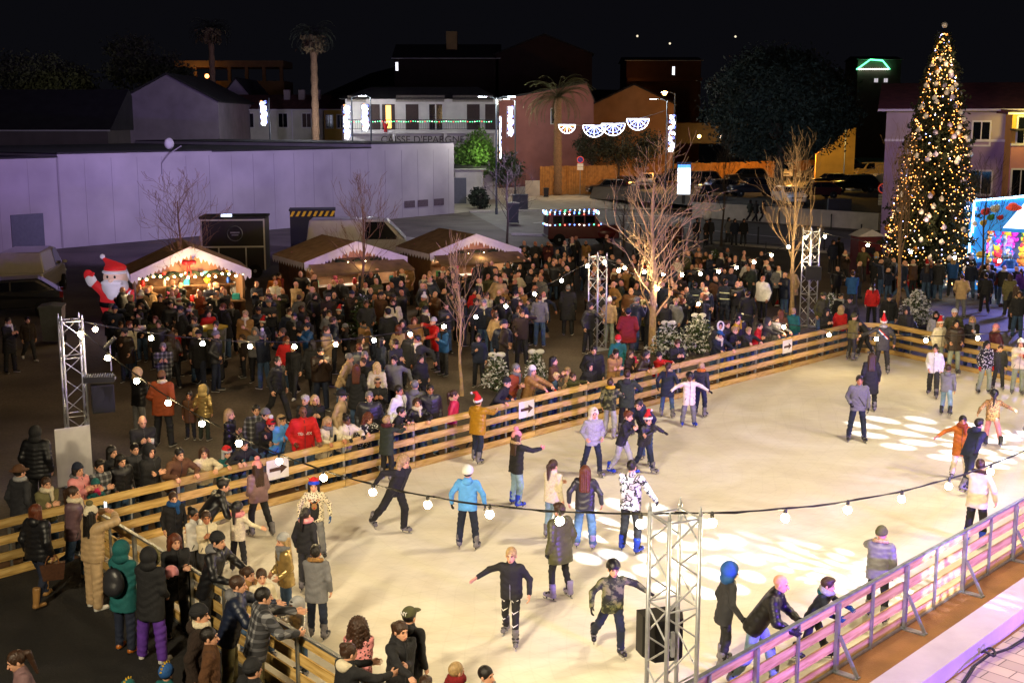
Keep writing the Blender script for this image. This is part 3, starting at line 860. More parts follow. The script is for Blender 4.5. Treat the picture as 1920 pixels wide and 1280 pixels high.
mb.tube([Vector(p)+Vector((.05,.02*math.sin(i),.02))for i,p in enumerate(pts)],.014,5)
p=Vector(pts[9]);mb.tube([p+Vector((.09*math.cos(a),.09*math.sin(a),.05+.03*math.sin(2*a)))for a in np.linspace(0,11,24)],.018,5)
tag(mb.build('power_cable',CABLE),'black power cable with a knot lying along the white low wall','cable')
m,N,L,B=_new('barrier pine');MATS['pine']=m
tc=N.new('ShaderNodeTexCoord');oi=N.new('ShaderNodeObjectInfo')
mp=N.new('ShaderNodeMapping');mp.inputs['Scale'].default_value=(1.2,14,14);L.new(tc.outputs['Object'],mp.inputs['Vector'])
n1=N.new('ShaderNodeTexNoise');n1.inputs['Scale'].default_value=1.4;n1.inputs['Detail'].default_value=6;n1.inputs['Distortion'].default_value=1.0;L.new(mp.outputs[0],n1.inputs['Vector'])
r1=ramp(N,[(0.3,hx('#a07c40')),(0.5,hx('#cba660')),(0.7,hx('#dcbc7c'))]);L.new(n1.outputs['Fac'],r1.inputs['Fac'])
vo=N.new('ShaderNodeTexVoronoi');vo.inputs['Scale'].default_value=2.6;L.new(tc.outputs['Object'],vo.inputs['Vector'])
rk=ramp(N,[(0.04,(.35,.25,.18)),(0.075,(1,1,1))]);L.new(vo.outputs['Distance'],rk.inputs['Fac'])
hv=N.new('ShaderNodeHueSaturation');mr=N.new('ShaderNodeMapRange');mr.inputs['To Min'].default_value=0.72;mr.inputs['To Max'].default_value=1.12;L.new(oi.outputs['Random'],mr.inputs['Value']);L.new(mr.outputs[0],hv.inputs['Value'])
mx=N.new('ShaderNodeMixRGB');mx.blend_type='MULTIPLY';mx.inputs[0].default_value=1;L.new(r1.outputs['Color'],mx.inputs[1]);L.new(rk.outputs['Color'],mx.inputs[2])
L.new(mx.outputs[0],hv.inputs['Color']);L.new(hv.outputs[0],B.inputs['Base Color']);B.inputs['Roughness'].default_value=0.6
PINE=m
GALV=mat('galvanised steel',hx('#9aa0a6'),rough=0.42,metal=0.85,var=0.2,scale=9)
BZ=(0.095,0.375,0.655,0.945);TOPZ=1.02
def barrier(label,A,Bp,out,n,feet=True,steel=False):
 """pine boards on the ice side of steel posts; `out` points away from the ice"""
 A=v2(A);Bp=v2(Bp);d=(Bp-A)/n;dn=d.normalized();rz=math.atan2(dn.y,dn.x)
 t=thing('rink_barrier',label,'barrier',A)
 bm_={}
 for i in range(n):
  for z in BZ:
   ln=d.length-.012
   me=MB().box((ln/2,0,0),(ln,.03,.15)).mesh('board',PINE)if 'b' not in bm_ else bm_['b']
   bm_['b']=me
   o=link('board',me,t,d*i+Vector((0,0,z+random.uniform(-.006,.006)))+dn*.006);o.rotation_euler=(0,R(random.uniform(-.25,.25)),rz)
 off=out*.05
 for i in range(n+1):
  p=d*i+off
  if 'p' not in bm_:
   mb=MB().box((0,0,.505),(.06,.055,1.01))
   if feet:mb.box((0,.14,.012),(.12,.42,.024)).bar((0,.035,.55),(0,.33,.03),.04,.04)
   bm_['p']=mb.mesh('post',GALV)
  o=link('post',bm_['p'],t,p);o.rotation_euler=(0,0,math.atan2(out.y,out.x)-math.pi/2)
  if i<n:
   if 'q' not in bm_:bm_['q']=MB().box((0,0,.5),(.04,.035,1.0)).mesh('stile',GALV)
   o=link('stile',bm_['q'],t,p+d*.5-out*.01);o.rotation_euler=(0,0,rz)
 if steel:
  L_=(Bp-A).length
  for z,w in((1.03,.06),(.03,.045)):
   mb=MB().box((L_/2,0,z),(L_,w,.03));o=mb.build('steel_rail',GALV,t,off*.55);o.rotation_euler=(0,0,rz)
 return t
GAPE=.0
nb=11
bar_main=barrier('long pine board barrier along the crowd side of the rink',PA,RC0,BKN,max(1,round((RC0-PA).length/2.0)))
barrier('pine board barrier at far left beyond the rubber mat',PA-BKD*12.3,PA-BKD*.25,BKN,6)
barrier('short corner section of pine barrier behind the dark-suited skater',RC0,RC1,Vector((0,1,0)),1)
RCN=Vector((-RCD.y,RCD.x,0))
barrier('pine board barrier along the far right end of the rink',RC1,PD,RCN,max(1,round((PD-RC1).length/2.0)))
FA=FR0+FRD*(round(((PE-FR0).length)/2.0)*-2.0 if True else 0)
fs=FR0-FRD*6.1
barrier('pine and steel barrier at lower right lit violet, seen from outside',fs,fs+FRD*2.04*round((PD-fs).length/2.04),FRN,round((PD-fs).length/2.04),True,True)
ENN=Vector((END.y,-END.x,0));ENN=ENN if ENN.x<0 else-ENN
barrier('short pine barrier with steel top rail beside the rubber mat',PA+END*.35,PA+END*12.35,ENN,6,False,True)
SIGNW=mat('sign white',hx('#e4e0da'),rough=0.5,var=0.05);ARROW=mat('arrow brown',hx('#4a3020'),rough=0.7,var=0)
def arrow_sign(px,py,label):
 best=min((abs(proj(PA+BKD*s_+Vector((0,0,.78)))[0]-px),s_)for s_ in np.linspace(0,45,900))[1]
 p=PA+BKD*best-BKN*.03
 t=thing('arrow_sign',label,'sign',(p.x,p.y,.76),math.atan2(BKD.y,BKD.x))
 MB().box((0,0,0),(.52,.012,.40)).build('board',SIGNW,t)
 mb=MB();mb.prism([(-.2,-.035),(.06,-.035),(.06,-.1),(.22,0),(.06,.1),(.06,.035),(-.2,.035)],-.013,-.009)
 mb.build('arrow',ARROW,t)
arrow_sign(984,762,'white arrow sign on the barrier under the child in red mittens')
arrow_sign(1475,646,'white arrow sign on the barrier near the far corner')
arrow_sign(517,870,'white arrow sign on the barrier behind the pink-hatted skater')
ALU=mat('aluminium',hx('#b8bac0'),rough=0.36,metal=0.6,var=0.12,scale=14)
BLACKM=mat('black equipment',hx('#141416'),rough=0.5,var=0.15);GRILLE=mat('speaker grille',hx('#1d1d20'),rough=0.55,var=0.1,bump=0.8,bscale=250)
def tower(p,h,w,rz,label):
 t=thing('lattice_tower',label,'truss tower',p,rz)
 r=.026
 for x in(-1,1):
  for y in(-1,1):
   mb=MB();mb.smooth=True
   mb.tube([(x*w/2,y*w/2,0),(x*w/2,y*w/2,h)],r,10).lathe([(.02,0),(.024,.03),(.012,.06),(.012,.09),(.004,.11)],(x*w/2,y*w/2,h),8)
   mb.build('leg',ALU,t)
 mb=MB()
 n=round(h/(w*.95));dz=h/n
 for i in range(n):
  z0=i*dz+.03;z1=(i+1)*dz-.03
  for a,b in(((-1,-1),(1,-1)),((1,-1),(1,1)),((1,1),(-1,1)),((-1,1),(-1,-1))):
   if i%2:a,b=b,a
   mb.tube([(a[0]*w/2,a[1]*w/2,z0),(b[0]*w/2,b[1]*w/2,z1)],.011,6)
   if i%3==0:mb.tube([(a[0]*w/2,a[1]*w/2,z0),(b[0]*w/2,b[1]*w/2,z0)],.012,6)
 for z in(h-.03,):
  for a,b in(((-1,-1),(1,-1)),((1,-1),(1,1)),((1,1),(-1,1)),((-1,1),(-1,-1))):
   mb.tube([(a[0]*w/2,a[1]*w/2,z),(b[0]*w/2,b[1]*w/2,z)],.012,6)
 mb.build('lattice',ALU,t)
 MB().box((0,0,.012),(w+.2,w+.2,.02)).build('base_plate',ALU,t)
 return t
def zat(px,py,g):
 lo,hi=0,20
 for _ in range(40):
  mid=(lo+hi)/2
  if proj((g[0],g[1],mid))[1]>py:lo=mid
  else:hi=mid
 return lo
TL=G(150,885);TM=G(1119,655);TR=G(1514,612)
TLh,TMh,TRh=zat(143,598,TL),zat(1120,480,TM),zat(1520,432,TR)
TF=U(1266,962,13.0);TFh=TF.z;TF=Vector((TF.x,TF.y,0))
tower(TL,TLh,.42,.5,'aluminium lattice tower at left carrying a lamp bar and a speaker')
tower(TM,TMh,.42,.75,'aluminium lattice tower in mid crowd behind the barrier')
tower(TR,TRh,.42,.6,'aluminium lattice tower near the far corner of the rink with a black speaker')
tower(TF,TFh,.40,.45,'aluminium lattice tower in the foreground beside the lower barrier')
def speaker(loc,rz,label,w=.42,d=.4,h=.66,tilt=0):
 t=thing('loudspeaker',label,'speaker',loc,rz)
 t.rotation_euler=(R(tilt),0,rz)
 mb=MB().prism([(-w/2,-d/2),(w/2,-d/2),(w/2*.72,d/2),(-w/2*.72,d/2)],0,h,Matrix.Rotation(math.pi/2,4,'X')@Matrix.Scale(-1,4,(0,1,0))@Matrix.Scale(1,4))
 o=mb.build('cabinet',BLACKM,t)
 MB().box((0,-d/2-.006,h/2),(w*.9,.012,h*.9)).build('grille',GRILLE,t)
 return t
def box_speaker(loc,rz,label,w=.42,d=.4,h=.66,tilt=0):
 t=thing('loudspeaker',label,'speaker',loc,rz);t.rotation_euler=(R(tilt),0,rz)
 mb=MB();poly=[(-w/2,-d/2),(w/2,-d/2),(w/2,0),(w*.34,d/2),(-w*.34,d/2),(-w/2,0)]
 vs=[(x,y,0)for x,y in poly]+[(x,y,h)for x,y in poly];n=len(poly)
 mb._add(vs,[tuple(range(n-1,-1,-1)),tuple(range(n,2*n))]+[(i,(i+1)%n,(i+1)%n+n,i+n)for i in range(n)])
 mb.build('cabinet',BLACKM,t)
 MB().box((0,-d/2-.007,h/2),(w*.92,.012,h*.92)).build('grille',GRILLE,t)
 mb=MB().bar((0,d/2,h*.5),(0,d/2+.12,h*.5),.05,.05).bar((0,d/2+.1,h*.2),(0,d/2+.1,h*.8),.04,.04);mb.build('bracket',ALU,t)
 return t
p=U(196,768,TL.y);box_speaker((p.x,p.y-.1,p.z),R(25),'black loudspeaker hung on the left lattice tower',.46,.42,.60)
p=U(1515,522,TR.y);box_speaker((p.x+.1,p.y-.35,p.z),R(-10),'black loudspeaker hung on the far lattice tower',.55,.4,.5)
p=U(1236,1236,13.35);box_speaker((p.x+.05,p.y+.15,p.z),R(196),'black loudspeaker facing the ice behind the foreground tower',.5,.4,.5)
p=U(170,706,TL.y)
t=thing('flood_fixture','black flood lamp housing clamped on the left lattice tower','lamp',(p.x+.25,p.y-.2,p.z),R(12))
MB().box((0,0,0),(.62,.3,.12)).build('housing',BLACKM,t)
mb=MB()
for i in range(12):mb.box((-.28+i*.05,0,.075),(.012,.26,.04))
mb.build('cooling_fins',GALV,t)
MB().bar((-.33,.12,-.02),(.33,.12,-.02),.04,.05).build('yoke',ALU,t)
p=U(180,652,TL.y)
t=thing('lamp_pole','slim metal pole with angled projector head beside the left tower','lamp',(p.x+.3,p.y,p.z-.5))
MB().tube([(0,0,0),(0,0,.55)],.015,6).build('pole',ALU,t)
mb=MB();mb.tube([(-.12,0,.48),(.12,.02,.72)],.05,8);mb.build('projector_head',BLACKM,t)
PANELW=mat('white panel',hx('#d4d0cc'),rough=0.5,var=0.08)
a=G(110,915);
t=thing('display_panel','tall white blank panel standing at the foot of the left tower','panel',(a.x,a.y,0),R(35))
MB().box((.35,0,.64),(.72,.03,1.24)).build('board',PANELW,t)
MB().box((.35,0,.02),(.5,.3,.03)).build('foot',GALV,t)
BULB=emis('warm bulb glass',(1.0,.76,.38),210.0);SOCKET=mat('bulb socket',hx('#17171a'),rough=0.5,var=0)
_m={}
def bulb_mesh():
 if 'b' not in _m:
  mb=MB();mb.smooth=True;mb.ball((0,0,-.12),.055,12,10);_m['b']=mb.mesh('bulb',BULB)
  mb=MB();mb.lathe([(.02,-.07),(.024,-.05),(.024,0),(.016,.015)],(0,0,0),8);_m['s']=mb.mesh('socket',SOCKET)
 return _m['b'],_m['s']
def festoon(label,A,Bp,sag,n,t0=.03,t1=.97,sagpow=1.0,extra=True):
 A=Vector(A);Bp=Vector(Bp)
 t=thing('festoon_string',label,'string lights',A)
 f_=lambda u:(Bp-A)*u+Vector((0,0,-sag*4*u*(1-u)))
 mb=MB();mb.tube([f_(i/40)for i in range(41)],.011,5)
 mb.tube([f_(i/40)+Vector((.012*math.sin(i*1.7),0,.018*math.cos(i*1.7)))for i in range(41)],.007,4)
 mb.build('cable',CABLE,t)
 b,s_=bulb_mesh()
 for i in range(n):
  u=t0+(t1-t0)*i/(n-1)
  o=link('bulb',b,t,f_(u));link('socket',s_,o)
 return t
tl=TL+Vector((0,0,TLh));tm=TM+Vector((0,0,TMh));tr=TR+Vector((0,0,TRh));tf=TF+Vector((0,0,TFh))
te=Vector((18.5,31.0,3.6));tg=Vector((27.0,42.0,3.6))
FEST=[('festoon string of warm bulbs over the crowd from left tower to middle tower',tl,tm,1.45,14),('festoon string of warm bulbs drooping over the ice from left tower to foreground tower',tl,tf,1.15,13),('festoon string of warm bulbs from the foreground tower off to the right',tf,te,1.55,15),('short festoon string of warm bulbs behind the tall bare tree',tm,tr,.95,12),('festoon string of warm bulbs hanging low before the far right barrier',tm+Vector((.2,-.1,-.1)),te,2.0,13),('festoon string of warm bulbs above the walkers by the christmas tree',tr,tg,.9,11),]
for a in FEST:festoon(*a)
LAMPS=[]
def gp(*pts):return[v2(G(*p))for p in pts]
ROADM=mat('road asphalt',hx('#6a6865'),rough=0.7,var=0.25,scale=1.2,bump=0.3)
PAVEM=mat('pavement concrete',hx('#a19a8c'),rough=0.8,var=0.2,scale=1.0,bump=0.3)
sheet('road',gp((880,398),(1120,392),(1650,440),(1900,470),(2200,520),(2200,570),(1600,478),(1290,452),(960,440)),0.0,ROADM)
sheet('pavement',[G(852,352),G(1330,352),G(1330,392),G(1120,391),G(880,397),G(852,400)],0.004,PAVEM)
KERB=mat('kerb stone',hx('#b5b0a5'),rough=0.8,var=0.15)
def kerb(pts,nm='kerb'):
 mb=MB()
 for a,b in zip(pts,pts[1:]):mb.bar((a.x,a.y,.05),(b.x,b.y,.05),.3,.12)
 structure(mb.build(nm,KERB))
kerb(gp((880,398),(1120,392),(1330,393)))
kerb(gp((960,440),(1290,452),(1600,478),(1900,520)))
PAINT=mat('road paint',hx('#cfcdc6'),rough=0.6,var=0.2,scale=3)
mb=MB()
for a,b in(((1000,418),(1110,411)),((1170,417),(1290,428)),((1330,432),(1470,446)),((1150,405),(1260,404))):
 p,q=G(*a),G(*b);mb.bar((p.x,p.y,.004),(q.x,q.y,.004),.22,.006)
structure(mb.build('road_marking',PAINT))
TZ=0.95
TERR=mat('parking asphalt',hx('#34312e'),rough=0.8,var=0.3,scale=1.0,bump=0.3)
ta,tb,tc_,td=v2(G(1300,407)),v2(G(1648,432)),v2(U(1720,330,150)),v2(U(1090,330,150))
o=MB().quad((ta.x,ta.y,TZ),(tb.x,tb.y,TZ),(tc_.x+8,150,TZ),(td.x,150,TZ),(td.x,128,TZ),(G(1105,372).x,G(1105,372).y,.02)).build('parking_lot',TERR);structure(o)
WALLW=mat('white rendered wall',hx('#c9c3b8'),rough=0.8,var=0.15,scale=1.5,bump=0.3)
mb=MB();mb.bar((ta.x,ta.y,.6),(tb.x,tb.y,.6),.3,1.2)
tag(mb.build('retaining_wall',WALLW),'low white retaining wall below the dark parked cars','wall')
HILL=mat('night hillside',hx('#1c2018'),rough=1,var=0.3,scale=.02)
mb=MB()
for i in range(24):
 x0=-420+i*35;h0=22+13*math.sin(i*.7)+6*math.sin(i*1.9);h1=22+13*math.sin((i+1)*.7)+6*math.sin((i+1)*1.9)
 mb.quad((x0,420,-1),(x0+35,420,-1),(x0+35,620,h1),(x0,620,h0))
structure(mb.build('hill',HILL))
FAR=emis('far lamp',(1,.85,.6),1.2)
for px,py,lb in((1195,68,'tiny pale light high on the dark hillside at centre'),(1256,82,'tiny pale light on the hillside right of centre'),(1379,69,'tiny pale light above the umbrella pine'),(1573,172,'tiny white light beside the umbrella pine crown')):
 p=U(px,py,410);tag(MB().ball(p,.35,6,4).build('distant_lamp',FAR),lb,'lamp')
ROOFT=mat('clay roof tiles',hx('#5a3128'),rough=0.9,var=0.35,scale=2.5,bump=0.8,bscale=6)
ROOFD=mat('dark roof felt',hx('#2a2827'),rough=0.9,var=0.3,scale=1)
GLASSD=mat('dark window glass',hx('#0d1016'),rough=0.08,var=0,spec=.8)
FRAMEW=mat('white window frame',hx('#c9c7c0'),rough=0.6,var=0.05)
SHUT=mat('brown shutter',hx('#3b2a22'),rough=0.7,var=0.2)
GLOWW=emis('lit window',(1.0,.72,.3),1.6)
def render_wall(n,c):return mat('render '+n,hx(c),rough=0.88,var=0.14,scale=.8,bump=0.35,bscale=12)
def window(parent,x,y,z,w,h,glass=None,shutters=False,name='window'):
 f=MB().box((x,y-.02,z+h/2+.05),(w+.16,.05,.1)).box((x,y-.02,z-h/2-.05),(w+.22,.12,.1)).box((x-w/2-.05,y-.02,z),(.1,.05,h)).box((x+w/2+.05,y-.02,z),(.1,.05,h)).box((x,y-.015,z),(.06,.03,h)).build(name,FRAMEW,parent)
 MB().box((x,y-.004,z),(w,.012,h)).build('pane',glass or GLASSD,f)
 if shutters:
  for s_ in(-1,1):
   mb=MB().box((x+s_*(w/2+.1+w*.25),y-.05,z),(w*.5,.04,h+.05))
   mb.build('shutter',SHUT,f)
 return f
def gable(label,x0,x1,Y,eave_z,ridge_z,depth,wallm,roofm=None,cat='house',ridge='y',name='house',over=.35,apex=None):
 """front wall at world y=Y between x0 and x1 ; ridge runs away from the viewer ('y') or along the front ('x')"""
 t=thing(name,label,cat,((x0+x1)/2,Y,0));hw=(x1-x0)/2
 roofm=roofm or ROOFT
 ax=0 if apex is None else apex-(x0+x1)/2
 if ridge=='y':
  MB().prism([(-hw,0),(hw,0),(hw,eave_z),(ax,ridge_z),(-hw,eave_z)],0,depth).build('wall',wallm,t)
  th=.18
  for s_ in(-1,1):
   e=Vector((s_*hw-ax,0,eave_z-ridge_z));n_=Vector((-e.z*s_,0,abs(e.x))).normalized()*.02
   a=Vector((ax,0,ridge_z));b=Vector((s_*hw,0,eave_z))+e.normalized()*over
   up=Vector((0,0,th))
   vs=[(a.x,-over,a.z+.02),(b.x,-over,b.z+.02),(b.x,depth+over,b.z+.02),(a.x,depth+over,a.z+.02)]
   vs+=[(x,y,z+th)for x,y,z in vs]
   MB()._add(vs,[(0,3,2,1),(4,5,6,7),(0,1,5,4),(1,2,6,5),(2,3,7,6),(3,0,4,7)]).build('roof',roofm,t)
 else:
  MB().box((0,depth/2,eave_z/2),(2*hw,depth,eave_z)).build('wall',wallm,t)
  vs=[(-hw-over,-over,eave_z+.02),(hw+over,-over,eave_z+.02),(hw+over,depth+over,eave_z+.02),(-hw-over,depth+over,eave_z+.02),(-hw-over,depth/2,ridge_z),(hw+over,depth/2,ridge_z)]
  MB()._add(vs,[(0,1,5,4),(2,3,4,5),(0,4,3),(1,2,5),(0,3,2,1)]).build('roof',roofm,t)
  mb=MB();mb.tube([(-hw-over,-over-.06,eave_z),(hw+over,-over-.06,eave_z)],.07,6);mb.build('gutter',FRAMEW,t)
 return t
def xa(px,Y):return U(px,300,Y).x
def za(py,Y):return U(960,py,Y).z
P0=v2(G(-40,479.5));P1=v2(G(852,400));WHD=(P1-P0).normalized();WHL=(P1-P0).length;WHN=Vector((WHD.y,-WHD.x,0))
WHM=mat('pale cladding panels',hx('#a9a3a4'),rough=0.75,var=0.16,scale=.35)
t=thing('warehouse','long flat-roofed warehouse with pale wall washed violet on the left','warehouse',P0,math.atan2(WHD.y,WHD.x))
def alongpx(px):
 a,b=0.0,WHL
 for _ in range(40):
  m_=(a+b)/2;q=P0+WHD*m_
  if proj((q.x,q.y,3))[0]<px:a=m_
  else:b=m_
 return a
cuts=[-9.0,alongpx(112),alongpx(400),alongpx(697),WHL];tops=[5.42,5.62,5.55,5.85]
for i in range(4):
 a,b=cuts[i],cuts[i+1]
 mb=MB().box(((a+b)/2,15,tops[i]/2),(b-a,30,tops[i]))
 mb.build('wall',WHM,t)
 MB().box(((a+b)/2,15,tops[i]+.04),(b-a-.02,29.6,.06)).build('roof',ROOFD,t)
 mb=MB();mb.box(((a+b)/2,.06,tops[i]+.06),(b-a,.2,.1));mb.build('coping',ROOFD,t)
SEAM=mat('panel seam',hx('#938d90'),rough=.9,var=0)
mb=MB();x=-8
while x<WHL-.5:
 mb.box((x,-.004,2.7),(.022,.012,5.3));x+=1.9
mb.build('panel_seam',SEAM,t)
mb=MB().box((cuts[1],-.012,2.75),(.1,.03,5.5));mb.build('downpipe',SEAM,t)
a,b=alongpx(17),alongpx(78)
MB().box(((a+b)/2,-.03,1.1),(b-a,.06,2.2)).build('roller_door',mat('grey door',hx('#5d6068'),rough=.5,var=.1,bump=.5,bscale=12),t)
NOTE=mat('faded poster',hx('#5d4f56'),rough=.8,var=.3,scale=12)
for px in(767,792,822):
 MB().box((alongpx(px),-.03,1.05),(1.25,.02,.55)).build('poster',NOTE,t)
mb=MB();xx=alongpx(305);mb.tube([(xx,-.02,4.2),(xx,-.05,4.9),(xx+.5,-.2,5.5),(xx+1.4,-.3,6.0)],.04,6);mb.build('cable_arm',SEAM,t)
mb=MB();mb.smooth=True;mb.ball((alongpx(332),.6,6.15),(.38,.2,.38),10,8);mb.build('roof_dish',FRAMEW,t)
VIOW=render_wall('greyish','#8d8288')
Y=125
gable('grey windowless gabled house behind the flat warehouse roof',xa(228,Y),xa(413,Y),Y,za(190,Y),za(140,Y),16,VIOW,ROOFD)
Y=118
gable('long black-roofed house at far left behind the warehouse',xa(-160,Y),xa(205,Y),Y,za(245,Y),za(165,Y),12,render_wall('dim','#5d564f'),ROOFD,ridge='x')
Y=152
gable('small pale gable end between the palm trunks',xa(416,Y),xa(480,Y),Y,za(187,Y),za(148,Y),12,VIOW,ROOFD)
Y=140
t=gable('pale house with two shuttered windows and tiled roof left of the tall palm',xa(418,Y),xa(607,Y),Y,za(206,Y),za(176,Y),10,render_wall('pale green','#c2c2ac'),ridge='x')
for px,sh in((533,1),(577,0),(470,0)):
 window(t,xa(px,Y)-t.location.x,0,za(226,Y),.95,1.5,SHUT if px==577 else None)
MB().box((xa(550,Y)-t.location.x,-.05,4.5),(.12,.1,9)).build('downpipe',FRAMEW,t)
for px in(532,560,590):MB().box((xa(px,Y)-t.location.x,3.5,za(176,Y)-.2),(.7,.7,1.4)).build('chimney',render_wall('chim','#8a8078'),t)
t=gable('narrow yellow house with two windows right of the tall palm',xa(611,Y),xa(648,Y),Y-.5,za(206,Y),za(185,Y),10,render_wall('yellow','#b89a4a'),ridge='x')
for px in(621,641):window(t,xa(px,Y)-t.location.x,0,za(228,Y),.7,1.4)
Y=195
t=thing('terrace_building','far flat-roofed terrace with columns lit orange behind the palms','building',(xa(335,Y),Y,0))
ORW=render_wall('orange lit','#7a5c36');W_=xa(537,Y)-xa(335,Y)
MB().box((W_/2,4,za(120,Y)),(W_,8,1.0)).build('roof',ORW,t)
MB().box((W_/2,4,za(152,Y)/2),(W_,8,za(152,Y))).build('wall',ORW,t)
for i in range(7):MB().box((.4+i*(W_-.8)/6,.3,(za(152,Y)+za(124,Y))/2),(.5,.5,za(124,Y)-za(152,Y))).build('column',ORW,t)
for px in(345,388):tag(MB().ball(U(px,143,Y-.5),.35,6,4).build('terrace_lamp',emis('red-orange lamp',(1,.3,.08),8)),'small red-orange lamp on the far terrace at x %s of its columns'%('left' if px==345 else 'middle'),'lamp','lamps on the far terrace')
LAMPS.append((xa(380,Y),Y-2.5,za(134,Y),130,(1,.55,.18)))
Y=122
bx0,bx1=xa(650,Y),xa(932,Y);bw=bx1-bx0
t=thing('bank_building','white two-storey bank with long balcony, brown doors and dark sign lettering','building',(bx0,Y,0))
BW=render_wall('white','#cfcbc2');fz=za(247,Y);ez=za(186,Y)
MB().box((bw/2,5,ez/2),(bw,10,ez)).build('wall',BW,t)
vs=[(-.5,-.9,ez+.02),(bw+.5,-.9,ez+.02),(bw+.5,11,ez+.02),(-.5,11,ez+.02),(2,5,ez+1.3),(bw-2,5,ez+1.3)]
MB()._add(vs,[(0,1,5,4),(2,3,4,5),(0,4,3),(1,2,5),(0,3,2,1)]).build('roof',ROOFD,t)
MB().box((bw/2,-.75,fz),(bw,1.5,.35)).build('balcony_floor',BW,t)
for px,lit in((702,0),(730,1),(774,0),(818,0),(888,0),(922,0)):
 x=xa(px,Y)-bx0;h=2.45
 d=MB().box((x,-.03,fz+.18+h/2),(1.25 if px!=818 else 1.5,.06,h)).build('door',SHUT if px!=818 else GLASSD,t)
 if lit:MB().box((x,-.07,fz+.2+h/2),(.5,.02,h*.9)).build('pane',emis('yellow lit door',(1,.6,.12),3.0),d)
 if px==818:
  for s_ in(-1,0,1):MB().box((x+s_*.7,-.07,fz+.18+h/2),(.12,.03,h)).build('frame',FRAMEW,d)
AWN=mat('grey awning',hx('#8c8577'),rough=.8,var=.2,scale=6)
for a,b in((655,690),(745,835),(850,925)):
 x0_,x1_=xa(a,Y)-bx0,xa(b,Y)-bx0
 MB()._add([(x0_,-.05,fz+3.5),(x1_,-.05,fz+3.5),(x1_,-.8,fz+3.0),(x0_,-.8,fz+3.0),(x1_,-.8,fz+2.85),(x0_,-.8,fz+2.85)],[(0,1,2,3),(3,2,4,5)]).build('awning',AWN,t)
RAILM=mat('black iron',hx('#1a1a1c'),rough=.5,var=0)
mb=MB();mb.bar((0,-1.4,fz+1.15),(bw,-1.4,fz+1.15),.06,.05).bar((0,-1.4,fz+.28),(bw,-1.4,fz+.28),.04,.04)
for i in range(int(bw/.22)):mb.bar((i*.22,-1.4,fz+.28),(i*.22,-1.4,fz+1.15),.022,.022,(0,1,0))
mb.build('railing',RAILM,t)
for px in(650,742,837,930):MB().box((min(max(xa(px,Y)-bx0,.15),bw-.15),-1.35,fz/2),(.3,.25,fz-.36)).build('pillar',BW,t)
def text(body,parent,loc,size,m,rz=0,ext=.02,name='lettering',align='CENTER'):
 cu=bpy.data.curves.new('lettering','FONT');cu.body=body;cu.size=size;cu.extrude=ext;cu.align_x=align;cu.align_y='CENTER'
 o=bpy.data.objects.new('tmp',cu);COL.objects.link(o);bpy.context.view_layer.update()
 me=bpy.data.meshes.new_from_object(o.evaluated_get(bpy.context.evaluated_depsgraph_get()));bpy.data.objects.remove(o)
 me.materials.clear();me.materials.append(m)
 o=link(name,me,parent,loc);o.rotation_euler=(math.pi/2,0,rz);return o
text("CAISSE D'EPARGNE",t,(xa(795,Y)-bx0,-1.52,za(262,Y)),.95,mat('dark letters',hx('#3a3128'),var=0))
FCOL=[emis('fairy %s'%k,c,5)for k,c in(('green',(.1,1,.35)),('red',(1,.12,.08)),('blue',(.15,.3,1)),('white',(1,.95,.8)),('amber',(1,.6,.12)))]
_fb={}
def fairy(m,r):
 if(m.name,r)not in _fb:_fb[(m.name,r)]=MB().ball((0,0,0),r,6,4).mesh('fairy_light',m)
 return _fb[(m.name,r)]
ft=thing('fairy_light_string','green and red fairy light string along the bank balcony railing','string lights',(bx0+.3,Y-1.5,fz+1.0))
mb=MB();mb.tube([(i*(bw-.6)/30,0,-.06*abs(math.sin(i*.9)))for i in range(31)],.012,4);mb.build('wire',CABLE,ft)
for i in range(62):link('fairy_light',fairy(FCOL[0 if i%3 else(1 if i%2 else 3)],.045),ft,(i*(bw-.6)/62,0,-.06*abs(math.sin(i*.45))))
st=thing('climbing_figure','small red and white stuffed figure hanging on the bank balcony','ornament',(xa(727,Y),Y-1.55,fz+.5))
RED=mat('red felt',hx('#b01418'),rough=.8,var=.15)
mb=MB();mb.smooth=True;mb.ball((0,0,0),(.2,.14,.32),10,8).ball((.08,0,-.38),(.08,.08,.2),8,6).ball((-.08,0,-.38),(.08,.08,.2),8,6).ball((.2,0,.2),(.07,.07,.2),8,6).ball((-.2,0,.2),(.07,.07,.2),8,6);mb.build('body',RED,st)
mb=MB();mb.smooth=True;mb.ball((0,0,.42),.13,8,6);mb.build('head',WHITEFUR,st);mb=MB();mb.lathe([(.13,0),(.06,.15),(.01,.28)],(0,0,.48),8);mb.build('hat',RED,st)
Y=138
t=gable('pink-washed gabled house behind the date palm',xa(936,Y),xa(1112,Y),Y,za(188,Y),za(156,Y),14,render_wall('pink','#8f5c54'),ROOFD,apex=xa(1098,Y))
window(t,xa(1040,Y)-t.location.x,0,za(218,Y),.8,1.6)
Y=185
gable('large dark reddish gabled block high behind the bank',xa(930,Y),xa(1108,Y),Y,za(102,Y),za(66,Y),18,render_wall('dark red','#35201c'),ROOFD,cat='building',name='apartment_block')
t=gable('long dark house with lit chimney behind the bank roof',xa(742,Y),xa(935,Y),Y,za(110,Y),za(78,Y),14,render_wall('dim red','#2e1f1a'),ROOFD,ridge='x')
MB().box((xa(848,Y)-t.location.x,2,za(75,Y)),(1.6,1.6,2.6)).build('chimney',render_wall('lit chim','#a8895c'),t)
window(t,xa(747,Y)-t.location.x,0,za(125,Y),.35,1.2,emis('far white window',(.9,.9,1),2.5))
Y=150
gable('orange-brown gabled house behind the street garland',xa(1112,Y),xa(1262,Y),Y,za(196,Y),za(160,Y),14,render_wall('orange brown','#a5784a'),ROOFD)
Y=205
